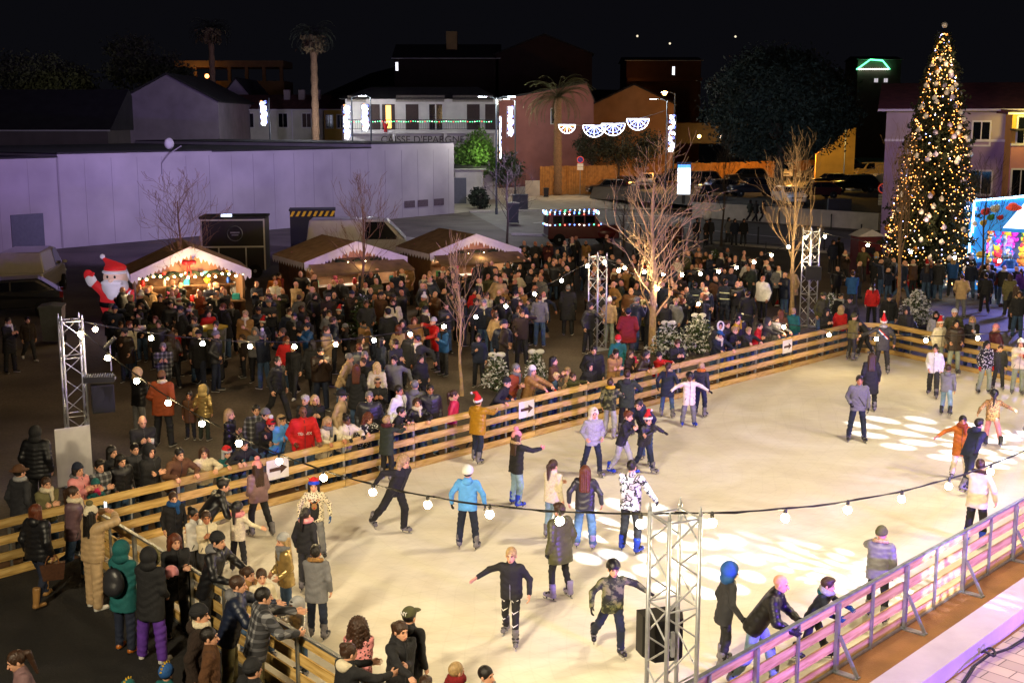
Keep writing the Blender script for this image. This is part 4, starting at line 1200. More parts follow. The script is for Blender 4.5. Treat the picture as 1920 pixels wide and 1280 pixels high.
t=gable('far house with orange-lit balcony right of centre',xa(1172,Y),xa(1310,Y),Y,za(114,Y),za(104,Y),12,render_wall('far orange','#5a3a28'),ROOFD,ridge='x')
MB().box((0,-.8,za(150,Y)),(xa(1310,Y)-xa(1172,Y),1.6,.6)).build('balcony',render_wall('far orange','#5a3a28'),t)
window(t,xa(1259,Y)-t.location.x,0,za(133,Y),.4,1.3,emis('far white window',(.9,.9,1),2.5))
LAMPS.append((xa(1185,Y),Y-4,za(138,Y),45,(1,.45,.12)))
Y=270
t=gable('faraway house outlined with green fairy lights above the parking',xa(1600,Y),xa(1680,Y),Y,za(112,Y),za(104,Y),10,render_wall('dim','#5d564f'),ROOFD,ridge='x')
for i in range(60):
 u=i/59
 pts_=[(1607,130),(1632,112),(1655,114),(1668,130),(1607,130)]
 k=min(int(u*4),3);f_=u*4-k;a,b=pts_[k],pts_[k+1]
 p=U(a[0]+(b[0]-a[0])*f_,a[1]+(b[1]-a[1])*f_,Y-.6)-t.location
 link('fairy_light',fairy(FCOL[0 if k in(0,1,2)else 3],.16),t,p)
for px in(1635,1653):window(t,xa(px,Y)-t.location.x,0,za(151,Y),.8,.8,emis('pale window',(.9,.8,.9),.7))
Y=74
x0_,x1_=xa(1658,Y),xa(1892,Y)
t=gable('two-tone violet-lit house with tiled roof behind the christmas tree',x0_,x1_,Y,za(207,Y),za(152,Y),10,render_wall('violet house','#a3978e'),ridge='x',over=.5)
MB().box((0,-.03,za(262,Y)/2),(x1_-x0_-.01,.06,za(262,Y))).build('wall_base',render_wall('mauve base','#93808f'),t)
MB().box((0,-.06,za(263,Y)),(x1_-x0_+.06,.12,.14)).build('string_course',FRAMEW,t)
HT=t
window(t,xa(1825,Y)-t.location.x,-.02,za(250,Y),.9,1.3)
window(t,xa(1830,Y)-t.location.x,-.08,za(340,Y),1.1,1.3)
MB().tube([(xa(1880,Y)-t.location.x,-.1,0),(xa(1880,Y)-t.location.x,-.1,za(215,Y))],.06,6).build('downpipe',FRAMEW,t)
HT.location.x=x0_;HT.location.y=Y;HT.rotation_euler.z=R(-18)
for ch in HT.children:ch.location.x+=(x1_-x0_)/2
Y=71.0
x0_,x1_=xa(1893,Y),xa(2080,Y)
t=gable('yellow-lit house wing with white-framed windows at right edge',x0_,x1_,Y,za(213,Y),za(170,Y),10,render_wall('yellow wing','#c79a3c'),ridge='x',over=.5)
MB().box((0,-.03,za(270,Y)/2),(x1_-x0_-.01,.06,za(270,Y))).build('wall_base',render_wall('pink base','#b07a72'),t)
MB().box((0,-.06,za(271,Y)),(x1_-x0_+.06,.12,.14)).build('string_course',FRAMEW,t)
window(t,xa(1917,Y)-t.location.x,-.02,za(245,Y),.8,1.5);window(t,xa(1915,Y)-t.location.x,-.08,za(345,Y),1.0,1.6)
MB().box((xa(1898,Y)-t.location.x,-.4,za(243,Y)),(.5,.8,.1)).build('bracket',RAILM,t)
LAMPS.append((xa(1905,Y),Y-1.6,za(216,Y),330,(1,.72,.15)))
FENCEW=mat('vertical timber boards',hx('#a07038'),rough=.8,var=.3,scale=3)
def board_fence(label,pts,h,z0,bw_=.28,name='timber_fence',m_=None):
 t=thing(name,label,'fence',pts[0])
 mb=MB();rails=MB()
 for a,b in zip(pts,pts[1:]):
  d=b-a;n=int(d.length/bw_);dn=d.normalized()
  for i in range(n):
   p=a+d*((i+.5)/n)-pts[0]
   mb.box((p.x,p.y,z0+h/2+random.uniform(-.04,.04)),(bw_*.93,.03,h),math.atan2(dn.y,dn.x))
  for z in(.3,h-.3):
   q=a-pts[0];r_=b-pts[0];n_=Vector((-dn.y,dn.x,0))*.06
   rails.bar((q.x+n_.x,q.y+n_.y,z0+z),(r_.x+n_.x,r_.y+n_.y,z0+z),.06,.1)
 mb.build('board_panel',m_ or FENCEW,t);rails.build('rail',SHUT,t)
 return t
fa=v2(G(1012,367));board_fence('tall timber board fence lit orange behind the parked cars',[fa,v2(G(1110,364)),v2(U(1330,330,140)),v2(U(1528,330,152))],3.0,.02)
pf=v2(G(1079,364));t=thing('gate','dark metal gate in the timber fence beside the round road sign','gate',(pf.x,pf.y-.12,0))
MB().box((0,0,1.05),(1.7,.06,2.1)).build('leaf',mat('dark gate',hx('#22242a'),rough=.5,var=.1),t);MB().box((.7,-.05,1.0),(.04,.06,.2)).build('handle',GALV,t)
Y=135
t=thing('yellow_wall','yellow-lit sloping wall beside the outdoor steps right of the pine','wall',(xa(1530,Y),Y,TZ))
w_=xa(1602,Y)-xa(1530,Y);b0=za(300,Y)-TZ-.0
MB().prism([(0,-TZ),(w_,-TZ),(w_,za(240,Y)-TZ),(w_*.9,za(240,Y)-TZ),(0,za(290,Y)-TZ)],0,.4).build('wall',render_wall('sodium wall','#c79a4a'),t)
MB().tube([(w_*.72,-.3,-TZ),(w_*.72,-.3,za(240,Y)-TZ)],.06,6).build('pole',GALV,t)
t=thing('outdoor_stairs','concrete steps with railing left of the violet house','stairs',(xa(1604,120),122,TZ))
mb=MB()
for i in range(9):mb.box((i*.3+.15,0,(i+1)*.17/2),(.31,2.2,(i+1)*.17))
mb.box((4.2,0,.78),(3,2.2,1.56));mb.build('steps',WALLW,t)
mb=MB()
for i in range(10):mb.bar((2.6+i*.32,-1.0,1.55),(2.6+i*.32,-1.0,2.5),.03,.03,(0,1,0))
mb.bar((0,-1.0,1.0),(2.6,-1.0,2.5),.04,.04).bar((2.6,-1.0,2.5),(5.7,-1.0,2.5),.04,.04);mb.build('railing',GALV,t)
LAMPS+=[(xa(1480,138),137,4.6,3400,(1,.45,.08)),(xa(1230,128),126.5,3.4,800,(1,.45,.08)),(xa(1575,130),130,5.0,420,(1,.62,.1)),(xa(1062,124),124.5,4.6,420,(1,.62,.25)),(xa(1385,150),158,6,130,(1,.6,.2))]
tag(MB().box(U(1300,250,160),(14,.4,2.6)).build('garden_wall',render_wall('dim garden','#5a4830')),'dim orange garden wall behind the umbrella pine trunk','wall')
t=thing('porch_lamp','glowing yellow porch lamp behind the umbrella pine','lamp',U(1311,256,158));MB().ball((0,0,0),.22,8,6).build('globe',emis('porch glow',(1,.75,.2),20),t);MB().bar((0,0,-.2),(0,.4,-.3),.05,.05).build('bracket',RAILM,t)
t=thing('porch_lamp','small white porch lamp right of the yellow one','lamp',U(1350,256,158));MB().ball((0,0,0),.16,8,6).build('globe',emis('porch white',(1,.9,.7),12),t);MB().bar((0,0,-.2),(0,.4,-.3),.05,.05).build('bracket',RAILM,t)
a,b=v2(G(985,368)),v2(G(1012,368));tag(MB().bar((a.x,a.y,.8),(b.x+.0,b.y,.8),.3,1.6).build('garden_wall',WALLW),'white garden wall left of the timber fence','wall')
a,b=v2(G(856,372)),v2(G(985,362));t=thing('iron_fence','dark iron fence on white plinth behind the green-lit tree','fence',a)
d=b-a;MB().bar((0,0,.35),(d.x,d.y,.35),.25,.7).build('plinth',WALLW,t)
mb=MB()
for i in range(46):q=d*(i/45);mb.bar((q.x,q.y,.7),(q.x,q.y,1.9),.035,.035,(0,1,0))
mb.bar((0,0,1.85),(d.x,d.y,1.85),.05,.05).bar((0,0,.85),(d.x,d.y,.85),.05,.05);mb.build('bars',RAILM,t)
Y=116
t=gable('white ground-floor shop corner behind the green-lit tree',xa(853,Y),xa(905,Y),Y,3.2,3.6,5,BW,ROOFD,ridge='x',cat='shop',name='shop')
MB().box((xa(862,Y)-t.location.x,-.04,1.2),(1.2,.08,2.4)).build('door',mat('grey door',hx('#5d6068')),t)
TYRE=mat('tyre',hx('#0e0e10'),rough=.9,var=0);RIM=mat('alloy rim',hx('#8a8c90'),rough=.35,metal=.9,var=0)
HEADL=mat('headlamp glass',hx('#c8ccd2'),rough=.1,var=0,spec=.8);TAILL=mat('tail lamp',hx('#7a0d10'),rough=.2,var=0,spec=.8)
PLATE=mat('number plate',hx('#d8d8d0'),var=0)
def wheel(parent,x,y,r=.32,w=.2):
 o=bpy.data.objects.new('wheel',None);COL.objects.link(o);o.parent=parent;o.location=(x,y,r)
 M=Matrix.Rotation(math.pi/2,4,'X')
 if('tyre',r)not in _fb:
  mb=MB();mb.smooth=True;mb.lathe([(r*.6,-w/2),(r*.93,-w/2),(r,-w/2+.03),(r,w/2-.03),(r*.93,w/2),(r*.6,w/2)],(0,0,0),18,M);_fb[('tyre',r)]=mb.mesh('tyre',TYRE)
  mb=MB();mb.lathe([(.02,-w/2-.005),(r*.18,-w/2-.005),(r*.6,-w/2+.03),(r*.62,-w/2),(r*.62,w/2),(r*.6,w/2-.03),(r*.18,w/2+.005),(.02,w/2+.005)],(0,0,0),14,M);_fb[('rim',r)]=mb.mesh('rim',RIM)
 link('tyre',_fb[('tyre',r)],o);link('rim',_fb[('rim',r)],o)
CARP={'hatch':dict(L=4.0,body=[(-2.0,.32),(-1.98,.75),(-1.85,.95),(-.95,.99),(1.9,.97),(2.0,.7),(1.98,.32)],cab=[(-1.05,.96),(-.35,1.46),(1.1,1.48),(1.85,.96)],w=.87,wb=1.25),'suv':dict(L=4.5,body=[(-2.25,.38),(-2.22,.85),(-2.05,1.02),(-1.0,1.08),(2.15,1.06),(2.25,.8),(2.22,.38)],cab=[(-1.15,1.05),(-.5,1.66),(1.6,1.68),(2.1,1.05)],w=.92,wb=1.38),'van':dict(L=4.6,body=[(-2.3,.38),(-2.28,.8),(-2.1,1.0),(-1.4,1.1),(2.25,1.1),(2.3,.8),(2.28,.38)],cab=[(-1.5,1.08),(-.8,1.82),(-.2,1.9),(2.15,1.88),(2.27,1.08)],w=.92,wb=1.45),}
def car(label,loc,rz,kind,paint,group=None,cat='car',name='parked_car',scale=1.0):
 S=CARP[kind];t=thing(name,label,cat,loc,rz,group);t.scale=(scale,)*3
 pm=mat('paint '+paint,hx(paint),rough=.28,var=.06,coat=.6)
 w=S['w']
 mb=MB();b=S['body'];n=len(b)
 def ring(poly,ws):return[(x,-ws[i],z)for i,(x,z)in enumerate(poly)]+[(x,ws[i],z)for i,(x,z)in enumerate(poly)]
 xs=[p[0]for p in b]
 ws=[w*(1-.12*(abs(x)/max(map(abs,xs)))**4)-(.03 if z>.9 else 0)for x,z in b]
 mb.smooth=False
 mb._add(ring(b,ws),[tuple(range(n)),tuple(range(2*n-1,n-1,-1))]+[(i,i+n,(i+1)%n+n,(i+1)%n)for i in range(n)])
 c=S['cab'];n=len(c);zt=max(z for x,z in c)
 ws=[w-.06 if z<1.15 else w-.2 for x,z in c]
 mb._add(ring(c,ws),[tuple(range(n)),tuple(range(2*n-1,n-1,-1))]+[(i,i+n,(i+1)%n+n,(i+1)%n)for i in range(n)])
 o=mb.build('body',pm,t)
 o.modifiers.new('b','BEVEL').width=.05
 o.modifiers['b'].segments=2;o.modifiers['b'].limit_method='ANGLE'
 z0=c[0][1]+.06;z1=zt-.1
 def sidez(sd,xa_,xb_,xc_,xd_):
  def yy(z):return sd*((w-.06)+(w-.2-(w-.06))*((z-c[0][1])/(zt-c[0][1]))+.012)
  q=[(xa_,yy(z0),z0),(xb_,yy(z0),z0),(xc_,yy(z1),z1),(xd_,yy(z1),z1)]
  MB().quad(*(q if sd<0 else q[::-1])).build('side_window',GLASSD,t)
 fx0,fx1=c[0][0],c[1][0];rx0,rx1=c[-1][0],c[-2][0]
 for sd in(-1,1):
  sidez(sd,fx0+.25,.05,.05,fx1+.12)
  if not(kind=='van' and 'cargo' in label):sidez(sd,.12,rx0-.3,rx1-.12,.12)
 def cross(xa_,za_,xb_,zb_,nm,off):
  ya,yb=w-.16,w-.26
  MB().quad((xa_+off,-ya,za_),(xa_+off,ya,za_),(xb_+off,yb,zb_),(xb_+off,-yb,zb_)).build(nm,GLASSD,t)
 f0=.12;cross(fx0+(fx1-fx0)*f0,c[0][1]+(c[1][1]-c[0][1])*f0,fx0+(fx1-fx0)*.9,c[0][1]+(c[1][1]-c[0][1])*.9,'windscreen',-.025)
 if 'cargo' not in label:cross(rx0+(rx1-rx0)*.15,c[-1][1]+(c[-2][1]-c[-1][1])*.15,rx0+(rx1-rx0)*.88,c[-1][1]+(c[-2][1]-c[-1][1])*.88,'rear_window',.025)
 hl=S['L']/2
 for sd in(-1,1):
  mb=MB();mb.smooth=True;mb.ball((-hl+.1,sd*(w-.26),.72),(.12,.2,.09),8,6);mb.build('headlight',HEADL,t)
  mb=MB();mb.box((hl-.06,sd*(w-.2),.82),(.14,.2,.24));mb.build('tail_light',TAILL,t)
  mb=MB();mb.smooth=True;mb.ball((fx0+.3,sd*(w+.06),z0+.04),(.07,.1,.07),8,6);mb.build('mirror',pm,t)
  for x in(-1,1):wheel(t,x*S['wb'],sd*(w-.1))
 MB().box((-hl-.005,0,.48),(.02,.5,.11)).build('number_plate',PLATE,t);MB().box((hl+.005,0,.6),(.02,.5,.11)).build('number_plate',PLATE,t)
 mb=MB();mb.box((-hl+.02,0,.62),(.06,.9,.12));mb.build('grille',RAILM,t)
 return t
def gz(px,py,z):return G(px,py,z)
for a in[('black hatchback parked first along the timber fence',gz(1140,366,.02),R(8),'suv','#131417'),('dark grey car parked nose-out behind the black hatchback',gz(1172,356,.5),R(-70),'hatch','#2b2e33'),('beige car seen end-on among the dark cars by the fence',gz(1212,352,TZ),R(80),'hatch','#a08a74'),('black car behind the bright advert panel',gz(1310,352,TZ),R(12),'suv','#15161a'),('white car half hidden behind the black estate',gz(1352,337,TZ),R(80),'hatch','#b9b2a6'),('black car parked tight behind the white-fronted car',gz(1262,345,TZ),R(8),'suv','#101114'),('dark hatchback beside the advert panel post',gz(1345,366,TZ),R(14),'hatch','#1c1d22'),('dark blue car in the front row left of the silver car',gz(1412,368,TZ),R(6),'suv','#14161f'),('black hatchback between the pine trunk and the steps',gz(1556,352,TZ),R(4),'hatch','#141316'),('dark grey hatchback behind the pine trunk',gz(1510,330,TZ),R(5),'hatch','#202125'),('small dark car at the far end of the timber fence',gz(1440,326,TZ),R(7),'hatch','#18191d'),('black estate car left of the umbrella pine trunk',gz(1400,345,TZ),R(5),'suv','#17181c'),('white car behind the umbrella pine trunk',gz(1474,335,TZ),R(75),'van','#c2bcb0'),('silver car facing the plaza with bright headlamps',gz(1478,383,TZ),R(98),'hatch','#8c8f95'),('dark car parked behind the silver car facing the plaza',gz(1532,338,TZ),R(4),'suv','#1b1b20'),('maroon car beside the silver car in the parking',gz(1530,372,TZ),R(10),'hatch','#3a1a1e'),('big black off-road car near the steps',gz(1600,360,TZ),R(3),'suv','#0f1013'),('dark car far back left of the yellow van',gz(1580,322,TZ),R(6),'suv','#23242a'),]:car(*a,group='cars on the raised parking lot')
car('yellow-lit pale cargo van behind the black off-road car',gz(1632,334,TZ),R(14),'van','#d6c27a',None,'van','parked_van')
car('white cargo van parked at far left by the warehouse wall',G(66,552),R(-80),'van','#b8b2a4',None,'van','parked_van',1.12)
car('black car low at far left in front of the white van',G(20,590),R(20),'hatch','#131316',None,'car','parked_car')
car('white cargo van with pale roof parked behind the middle stall',G(690,500),R(184),'van','#c4c4c8',None,'van','parked_van',1.36)
p=G(1078,458);t=thing('vintage_minibus','old dark red minibus wrapped in coloured fairy lights on the road','minibus',(p.x,p.y,0),R(188));t.scale=(1.05,)*3
DR=mat('old red paint',hx('#5a1216'),rough=.35,var=.1,coat=.4)
mb=MB();b=[(-2.5,.4),(-2.5,1.05),(-2.3,1.15),(-1.5,1.2),(-1.25,1.22),(1.75,1.22),(1.78,.4)];n=len(b)
mb._add([(x,-.85,z)for x,z in b]+[(x,.85,z)for x,z in b],[tuple(range(n)),tuple(range(2*n-1,n-1,-1))]+[(i,i+n,(i+1)%n+n,(i+1)%n)for i in range(n)])
c=[(-1.4,1.2),(-1.05,1.85),(1.72,1.88),(1.77,1.2)];n=4
mb._add([(x,-.82 if z<1.5 else-.74,z)for x,z in c]+[(x,.82 if z<1.5 else .74,z)for x,z in c],[tuple(range(n)),tuple(range(2*n-1,n-1,-1))]+[(i,i+n,(i+1)%n+n,(i+1)%n)for i in range(n)])
o=mb.build('body',DR,t);md=o.modifiers.new('b','BEVEL');md.width=.06;md.segments=2
mb=MB();mb.box((.35,0,1.93),(2.7,1.5,.06));mb.build('roof_rack',RAILM,t)
for sd in(-1,1):
 for x in(-.75,-.1,.55,1.2):
  yy=lambda z:sd*(.82-.08*((z-1.2)/.66)+.012)
  MB().quad((x-.27,yy(1.32),1.32),(x+.27,yy(1.32),1.32),(x+.27,yy(1.74),1.74),(x-.27,yy(1.74),1.74)).build('side_window',GLASSD,t)
 mb=MB();mb.smooth=True;mb.ball((-1.75,sd*.78,.72),(.6,.2,.36),12,8);mb.build('mudguard',DR,t)
 mb=MB();mb.smooth=True;mb.ball((-2.48,sd*.55,.95),.13,8,6);mb.build('headlight',HEADL,t)
 for x in(-1.75,1.1):wheel(t,x,sd*.8,.36)
MB().quad((-1.39,-.7,1.3),(-1.39,.7,1.3),(-1.12,.64,1.78),(-1.12,-.64,1.78)).build('windscreen',GLASSD,t)
for s_ in(-1,1):MB().box((1.785,s_*.38,1.52),(.02,.6,.42)).build('rear_window',GLASSD,t)
MB().box((-2.53,0,.6),(.1,1.6,.12)).build('bumper',RIM,t);MB().box((1.82,0,.55),(.1,1.6,.12)).build('bumper',RIM,t)
k=0
for z in(1.22,1.86,1.97):
 for i in range(33):
  u=i/33*2*(3.1+1.7);xx=u
  if xx<3.1:q=(-1.3+xx,-.87 if z<1.5 else-.78,z)
  elif xx<4.8:q=(1.8,-.87+(xx-3.1),z)
  elif xx<7.9:q=(1.8-(xx-4.8),.87 if z<1.5 else .78,z)
  else:q=(-1.3 if z>1.5 else-1.44,.87-(xx-7.9),z)
  link('fairy_light',fairy(FCOL[(2,3,2,1,2,3,0)[(i*3+k)%7]],.045),t,Vector(q)+Vector((0,0,random.uniform(-.03,.03))));k+=1
STW=mat('stall boards',hx('#6b4a2c'),rough=.8,var=.3,scale=4,bump=.5);SNOW=mat('white scalloped fascia',hx('#d9d6d2'),rough=.7,var=.08)
PEACH=mat('stall gable panel',hx('#b8855a'),rough=.7,var=.15,scale=2);FELT=mat('brown roof felt',hx('#75604a'),rough=.95,var=.3,scale=3,bump=.5)
WARMB=emis('small warm bulb',(1,.75,.35),30)
GOODS=[mat('goods '+k,hx(c),rough=.6,var=.2,scale=20)for k,c in(('red','#b81d1d'),('white','#d8d2c4'),('teal','#1d8f95'),('yellow','#d2a22a'),('blue','#1d4fb0'),('green','#2f7a3a'),('pink','#cf5a8a'))]
def stall(label,p,rz,w,d,eave,ridge,light,awning=False):
 """open front faces local -y, gable over the front"""
 t=thing('market_stall',label,'market stall',p,rz)
 hw=w/2
 mb=MB();mb.box((-hw+.04,d/2,eave/2),(.08,d,eave)).box((hw-.04,d/2,eave/2),(.08,d,eave)).box((0,d-.04,eave/2),(w-.17,.08,eave));mb.build('wall',STW,t)
 MB().prism([(-hw,eave),(hw,eave),(0,ridge)],.0,.06).build('gable',PEACH,t)
 for s_ in(-1,1):
  e=Vector((s_*hw,0,eave-ridge));b=Vector((0,0,ridge))+e*1.1;a=Vector((0,0,ridge))
  vs=[(a.x,-.35,a.z+.02),(b.x,-.35,b.z+.02),(b.x,d+.2,b.z+.02),(a.x,d+.2,a.z+.02)]
  vs+=[(x,y,z+.08)for x,y,z in vs]
  MB()._add(vs,[(0,3,2,1),(4,5,6,7),(0,1,5,4),(1,2,6,5),(2,3,7,6),(3,0,4,7)]).build('roof',FELT,t)
  n=15;pts=[]
  for i in range(n*2+1):
   u=i/(n*2);q=a+(b-a)*u;pts.append((q.x,q.z-(.16 if i%2==0 else .3+.07*math.sin(i*1.7))))
  poly=[(a.x,a.z+.12),(b.x,b.z+.12)]+pts[::-1]
  if s_<0:poly=poly[::-1]
  MB().prism(poly,-.42,-.38).build('fascia',SNOW,t)
  pts=[]
  for i in range(25):pts.append((-.35+i*(d+.5)/24,b.z-(.05 if i%2==0 else .2)))
  mb=MB();poly=[(-.35,b.z+.1),(d+.15,b.z+.1)]+pts[::-1]
  mb._add([(b.x+s_*.02,y,z)for y,z in poly],[tuple(range(len(poly)))]);mb.build('side_fascia',SNOW,t)
 MB().box((0,-.15,.98),(w-.1,.7,.06)).box((0,-.02,.5),(w-.1,.06,.94)).build('counter',STW,t)
 MB().box((0,d*.72,1.35),(w-.3,.4,.04)).box((0,d*.72,1.75),(w-.3,.4,.04)).build('shelf',STW,t)
 if awning:
  MB()._add([(-hw,-.02,eave+.1),(hw,-.02,eave+.1),(hw+.1,-1.3,eave-.35),(-hw-.1,-1.3,eave-.35),(hw+.1,-1.32,eave-.42),(-hw-.1,-1.32,eave-.42)],[(0,1,2,3),(3,2,4,5)]).build('awning',FELT,t)
 g=mat('evergreen garland',hx('#1d2a14'),rough=.9,var=.4,scale=20)
 mb=MB();mb.tube([(-hw+i*w/30,-.3,eave-.05-.08*math.sin(i*1.1))for i in range(31)],[.07+.03*math.sin(i*2.3)for i in range(31)],6);mb.build('garland',g,t)
 for i in range(16):link('bulb',fairy(WARMB,.045),t,(-hw+(i+.5)*w/16,-.38,eave-.12-.06*math.sin(i*1.9)))
 tz=Matrix.Rotation(rz,3,'Z')
 q=Vector(p)+tz@Vector((0,d*.35,eave-.15));LAMPS.append((q.x,q.y,q.z,light,(1,.88,.7)if awning else(1,.74,.4)))
 q=Vector(p)+tz@Vector((0,-.9,eave-.1));LAMPS.append((q.x,q.y,q.z,light*(.05 if awning else .3),(1,.66,.3)))
 return t,tz
def goods(p,tz,w,d,n,who):
 for i in range(n):
  row=i%3
  loc=Vector(p)+tz@Vector((-w/2+.35+(i//3)*(w-.7)/max(1,(n-1)//3),(d*.72,d*.72,-.12)[row],(1.37,1.77,1.01)[row]))
  k=i%4;m_=GOODS[(i*5+row)%7];mb=MB();mb.smooth=True;nm=('jar','soft_toy','gift_box','bottle')[k]
  if k==0:mb.lathe([(.06,0),(.09,.03),(.09,.16),(.06,.2),(.065,.24)],(0,0,0),10)
  elif k==1:mb.ball((0,0,.13),(.11,.1,.13),8,6).ball((0,0,.31),.09,8,6).ball((.07,0,.39),.035,6,4).ball((-.07,0,.39),.035,6,4).ball((.1,-.04,.18),.045,6,4).ball((-.1,-.04,.18),.045,6,4)
  elif k==2:mb.smooth=False;mb.box((0,0,.11),(.26,.2,.22)).box((0,0,.225),(.04,.21,.015)).box((0,0,.226),(.27,.04,.015))
  else:mb.lathe([(.05,0),(.055,.02),(.055,.18),(.02,.25),(.02,.32)],(0,0,0),10)
  o=mb.build(nm,m_);o.location=loc
  tag(o,'small colourful %s for sale inside the %s'%(nm.replace('_',' '),who),'goods','goods on display in the '+who)
s1p=v2(G(362,615));s2p=v2(G(664,577));s3p=v2(G(886,556))
for lb,p,rz,w_,d_,ev,rg,li,aw,who in(('wooden stall with snowy white fascia beside the inflatable figure',s1p,R(20),3.9,2.8,2.1,2.95,520,False,'left stall'),('middle wooden stall with brown awning and white icicle fascia',s2p,R(30),4.1,3.2,1.98,2.66,420,True,'middle stall'),('far wooden stall with white fascia left of the old minibus',s3p,R(28),4.0,3.2,1.98,2.66,480,True,'far stall')):
 t,tz=stall(lb,p,rz,w_,d_,ev,rg,li,aw);goods(p,tz,w_,d_,15,who)
BOW=mat('red ribbon',hx('#a81218'),rough=.5,var=.1)
p=s1p+Matrix.Rotation(R(20),3,'Z')@Vector((-.1,-.46,2.5));mb=MB();mb.smooth=True
mb.ball((p.x-.14,p.y,p.z),(.15,.05,.1),8,6).ball((p.x+.14,p.y,p.z),(.15,.05,.1),8,6).ball(p,.06,8,6);mb.smooth=False;mb.bar((p.x,p.y,p.z),(p.x-.1,p.y,p.z-.5),.08,.02).bar((p.x,p.y,p.z),(p.x+.1,p.y,p.z-.5),.08,.02)
tag(mb.build('ribbon_bow',BOW),'red ribbon bow on the gable of the left stall','ornament')
p=G(440,522);t=thing('food_truck','black food trailer with white frame and round emblem behind the left stall','food truck',(p.x,p.y,0),R(6))
MB().box((0,1.1,1.65),(3.1,2.2,2.5)).build('body',BLACKM,t);MB().box((0,1.1,2.95),(3.2,2.3,.1)).build('roof',ROOFD,t)
mb=MB()
for x in(-1.5,1.5):mb.bar((x,-.05,.4),(x,-.05,2.9),.07,.07,(0,1,0))
for z in(1.55,2.85):mb.bar((-1.5,-.05,z),(1.5,-.05,z),.07,.07)
mb.bar((-.7,-.05,.4),(-.7,-.05,1.5),.06,.06,(0,1,0)).bar((.6,-.05,.4),(.6,-.05,1.5),.06,.06,(0,1,0));mb.build('frame',FRAMEW,t)
mb=MB();mb.tube([(.1+.36*math.cos(a),-.03,2.2+.36*math.sin(a))for a in np.linspace(0,2*math.pi,25)],.025,5);mb.bar((-.12,-.03,2.24),(.32,-.03,2.24),.02,.07).bar((-.06,-.03,2.12),(.26,-.03,2.12),.02,.05);mb.build('emblem',GALV,t)
MB().box((-.3,.2,3.06),(.5,.2,.12)).build('roof_light',emis('cool roof light',(.6,.7,1),3),t)
for x in(-1,1):wheel(t,x,.1,.35)
p=G(588,470);t=thing('lift_machine','machine roof with black and yellow hazard stripes behind the middle stall','machine',(p.x,p.y,0),R(8))
MB().box((0,0,1.3),(2.6,1.6,2.2)).build('body',BLACKM,t)
mb=MB()
for i in range(8):mb._add([(-1.3+i*.33,-.83,2.1),(-1.14+i*.33,-.83,2.1),(-.98+i*.33,-.83,2.4),(-1.14+i*.33,-.83,2.4)],[(0,1,2,3)])
mb.build('hazard_stripe',mat('hazard yellow',hx('#d8a818'),rough=.5,var=.1),t);MB().box((0,0,2.46),(2.7,1.7,.1)).build('roof',ROOFD,t)
for x in(-.9,.9):wheel(t,x,-.75,.35)
p=G(222,604);t=thing('inflatable_figure','big glowing inflatable bearded figure in red suit and hat beside the left stall','inflatable',(p.x,p.y,0),R(-8));t.scale=(.98,)*3
IR=mat('inflatable red',hx('#c4101a'),rough=.5,var=.05,emit=(1,.05,.06),estr=.22);IW=mat('inflatable white',hx('#d9d2d6'),rough=.5,var=.03,emit=(.8,.75,.9),estr=.22);IS=mat('inflatable skin',hx('#dcb4a0'),rough=.5,var=.03,emit=(1,.7,.6),estr=.22);IB=mat('inflatable black',hx('#141416'),var=0)
link('suit',smesh('suit',SDF(.1).ell((0,.1,.75),(.72,.55,.75)).cap((-.55,0,1.2),(-.98,-.1,1.62),.2,.16).cap((.5,0,1.1),(.8,-.25,1.15),.2,.16).cap((-.3,0,.3),(-.32,-.15,.1),.25,.22).cap((.3,0,.3),(.32,-.15,.1),.25,.22),.05),t,None,[IR])
link('head',smesh('head',SDF(.05).ell((0,0,1.75),(.48,.42,.42)).ell((0,-.42,1.68),(.11,.12,.1),.02),.035),t,None,[IS])
link('beard',smesh('beard',SDF(.08).ell((0,-.1,1.42),(.52,.4,.45)).ell((-.2,-.4,1.58),(.24,.12,.1)).ell((.2,-.4,1.58),(.24,.12,.1)).ell((0,-.2,1.12),(.3,.3,.3)),.045),t,None,[IW])
link('hat',smesh('hat',SDF(.1).ell((0,0,2.1),(.44,.4,.24)).cap((-.1,0,2.22),(-.48,0,2.5),.2,.05),.04),t,None,[IR])
link('hat_trim',smesh('hat_trim',SDF(.04).ell((0,0,1.98),(.52,.46,.12)).ell((-.5,0,2.56),(.1,.1,.1),0),.035),t,None,[IW])
link('mitten',smesh('mitten',SDF(.05).ell((-1.06,-.12,1.84),(.19,.12,.22)).cap((-.95,-.15,1.8),(-.82,-.2,1.92),.07,.06),.03),t,None,[IR])
link('mitten',smesh('mitten',SDF(.05).ell((.9,-.38,1.16),(.17,.15,.2)),.03),t,None,[IR])
link('cuff',smesh('cuff',SDF(.05).cap((-.94,-.1,1.58),(-.99,-.1,1.68),.2,.2),.035),t,None,[IW])
link('cuff',smesh('cuff',SDF(.05).cap((.76,-.25,1.12),(.82,-.3,1.13),.19,.19,0),.035),t,None,[IW])
for sd in(-1,1):
 mb=MB();mb.smooth=True;mb.ball((sd*.15,-.4,1.82),(.045,.03,.06),8,6);mb.build('eye',IB,t)
mb=MB();mb.lathe([(.7,.62),(.74,.66),(.74,.78),(.7,.82)],(0,.1,0),20);o=mb.build('belt',IB,t);o.scale=(1,.78,1)
q=t.location;LAMPS.append((q.x+.3,q.y-1.6,1.6,30,(.8,.7,1)))
bp_=v2(G(1812,542));BZH=4.5
t=thing('prize_booth','bright blue and white fairground prize booth with lit sign at right edge','fairground booth',(bp_.x,bp_.y,0),R(-14))
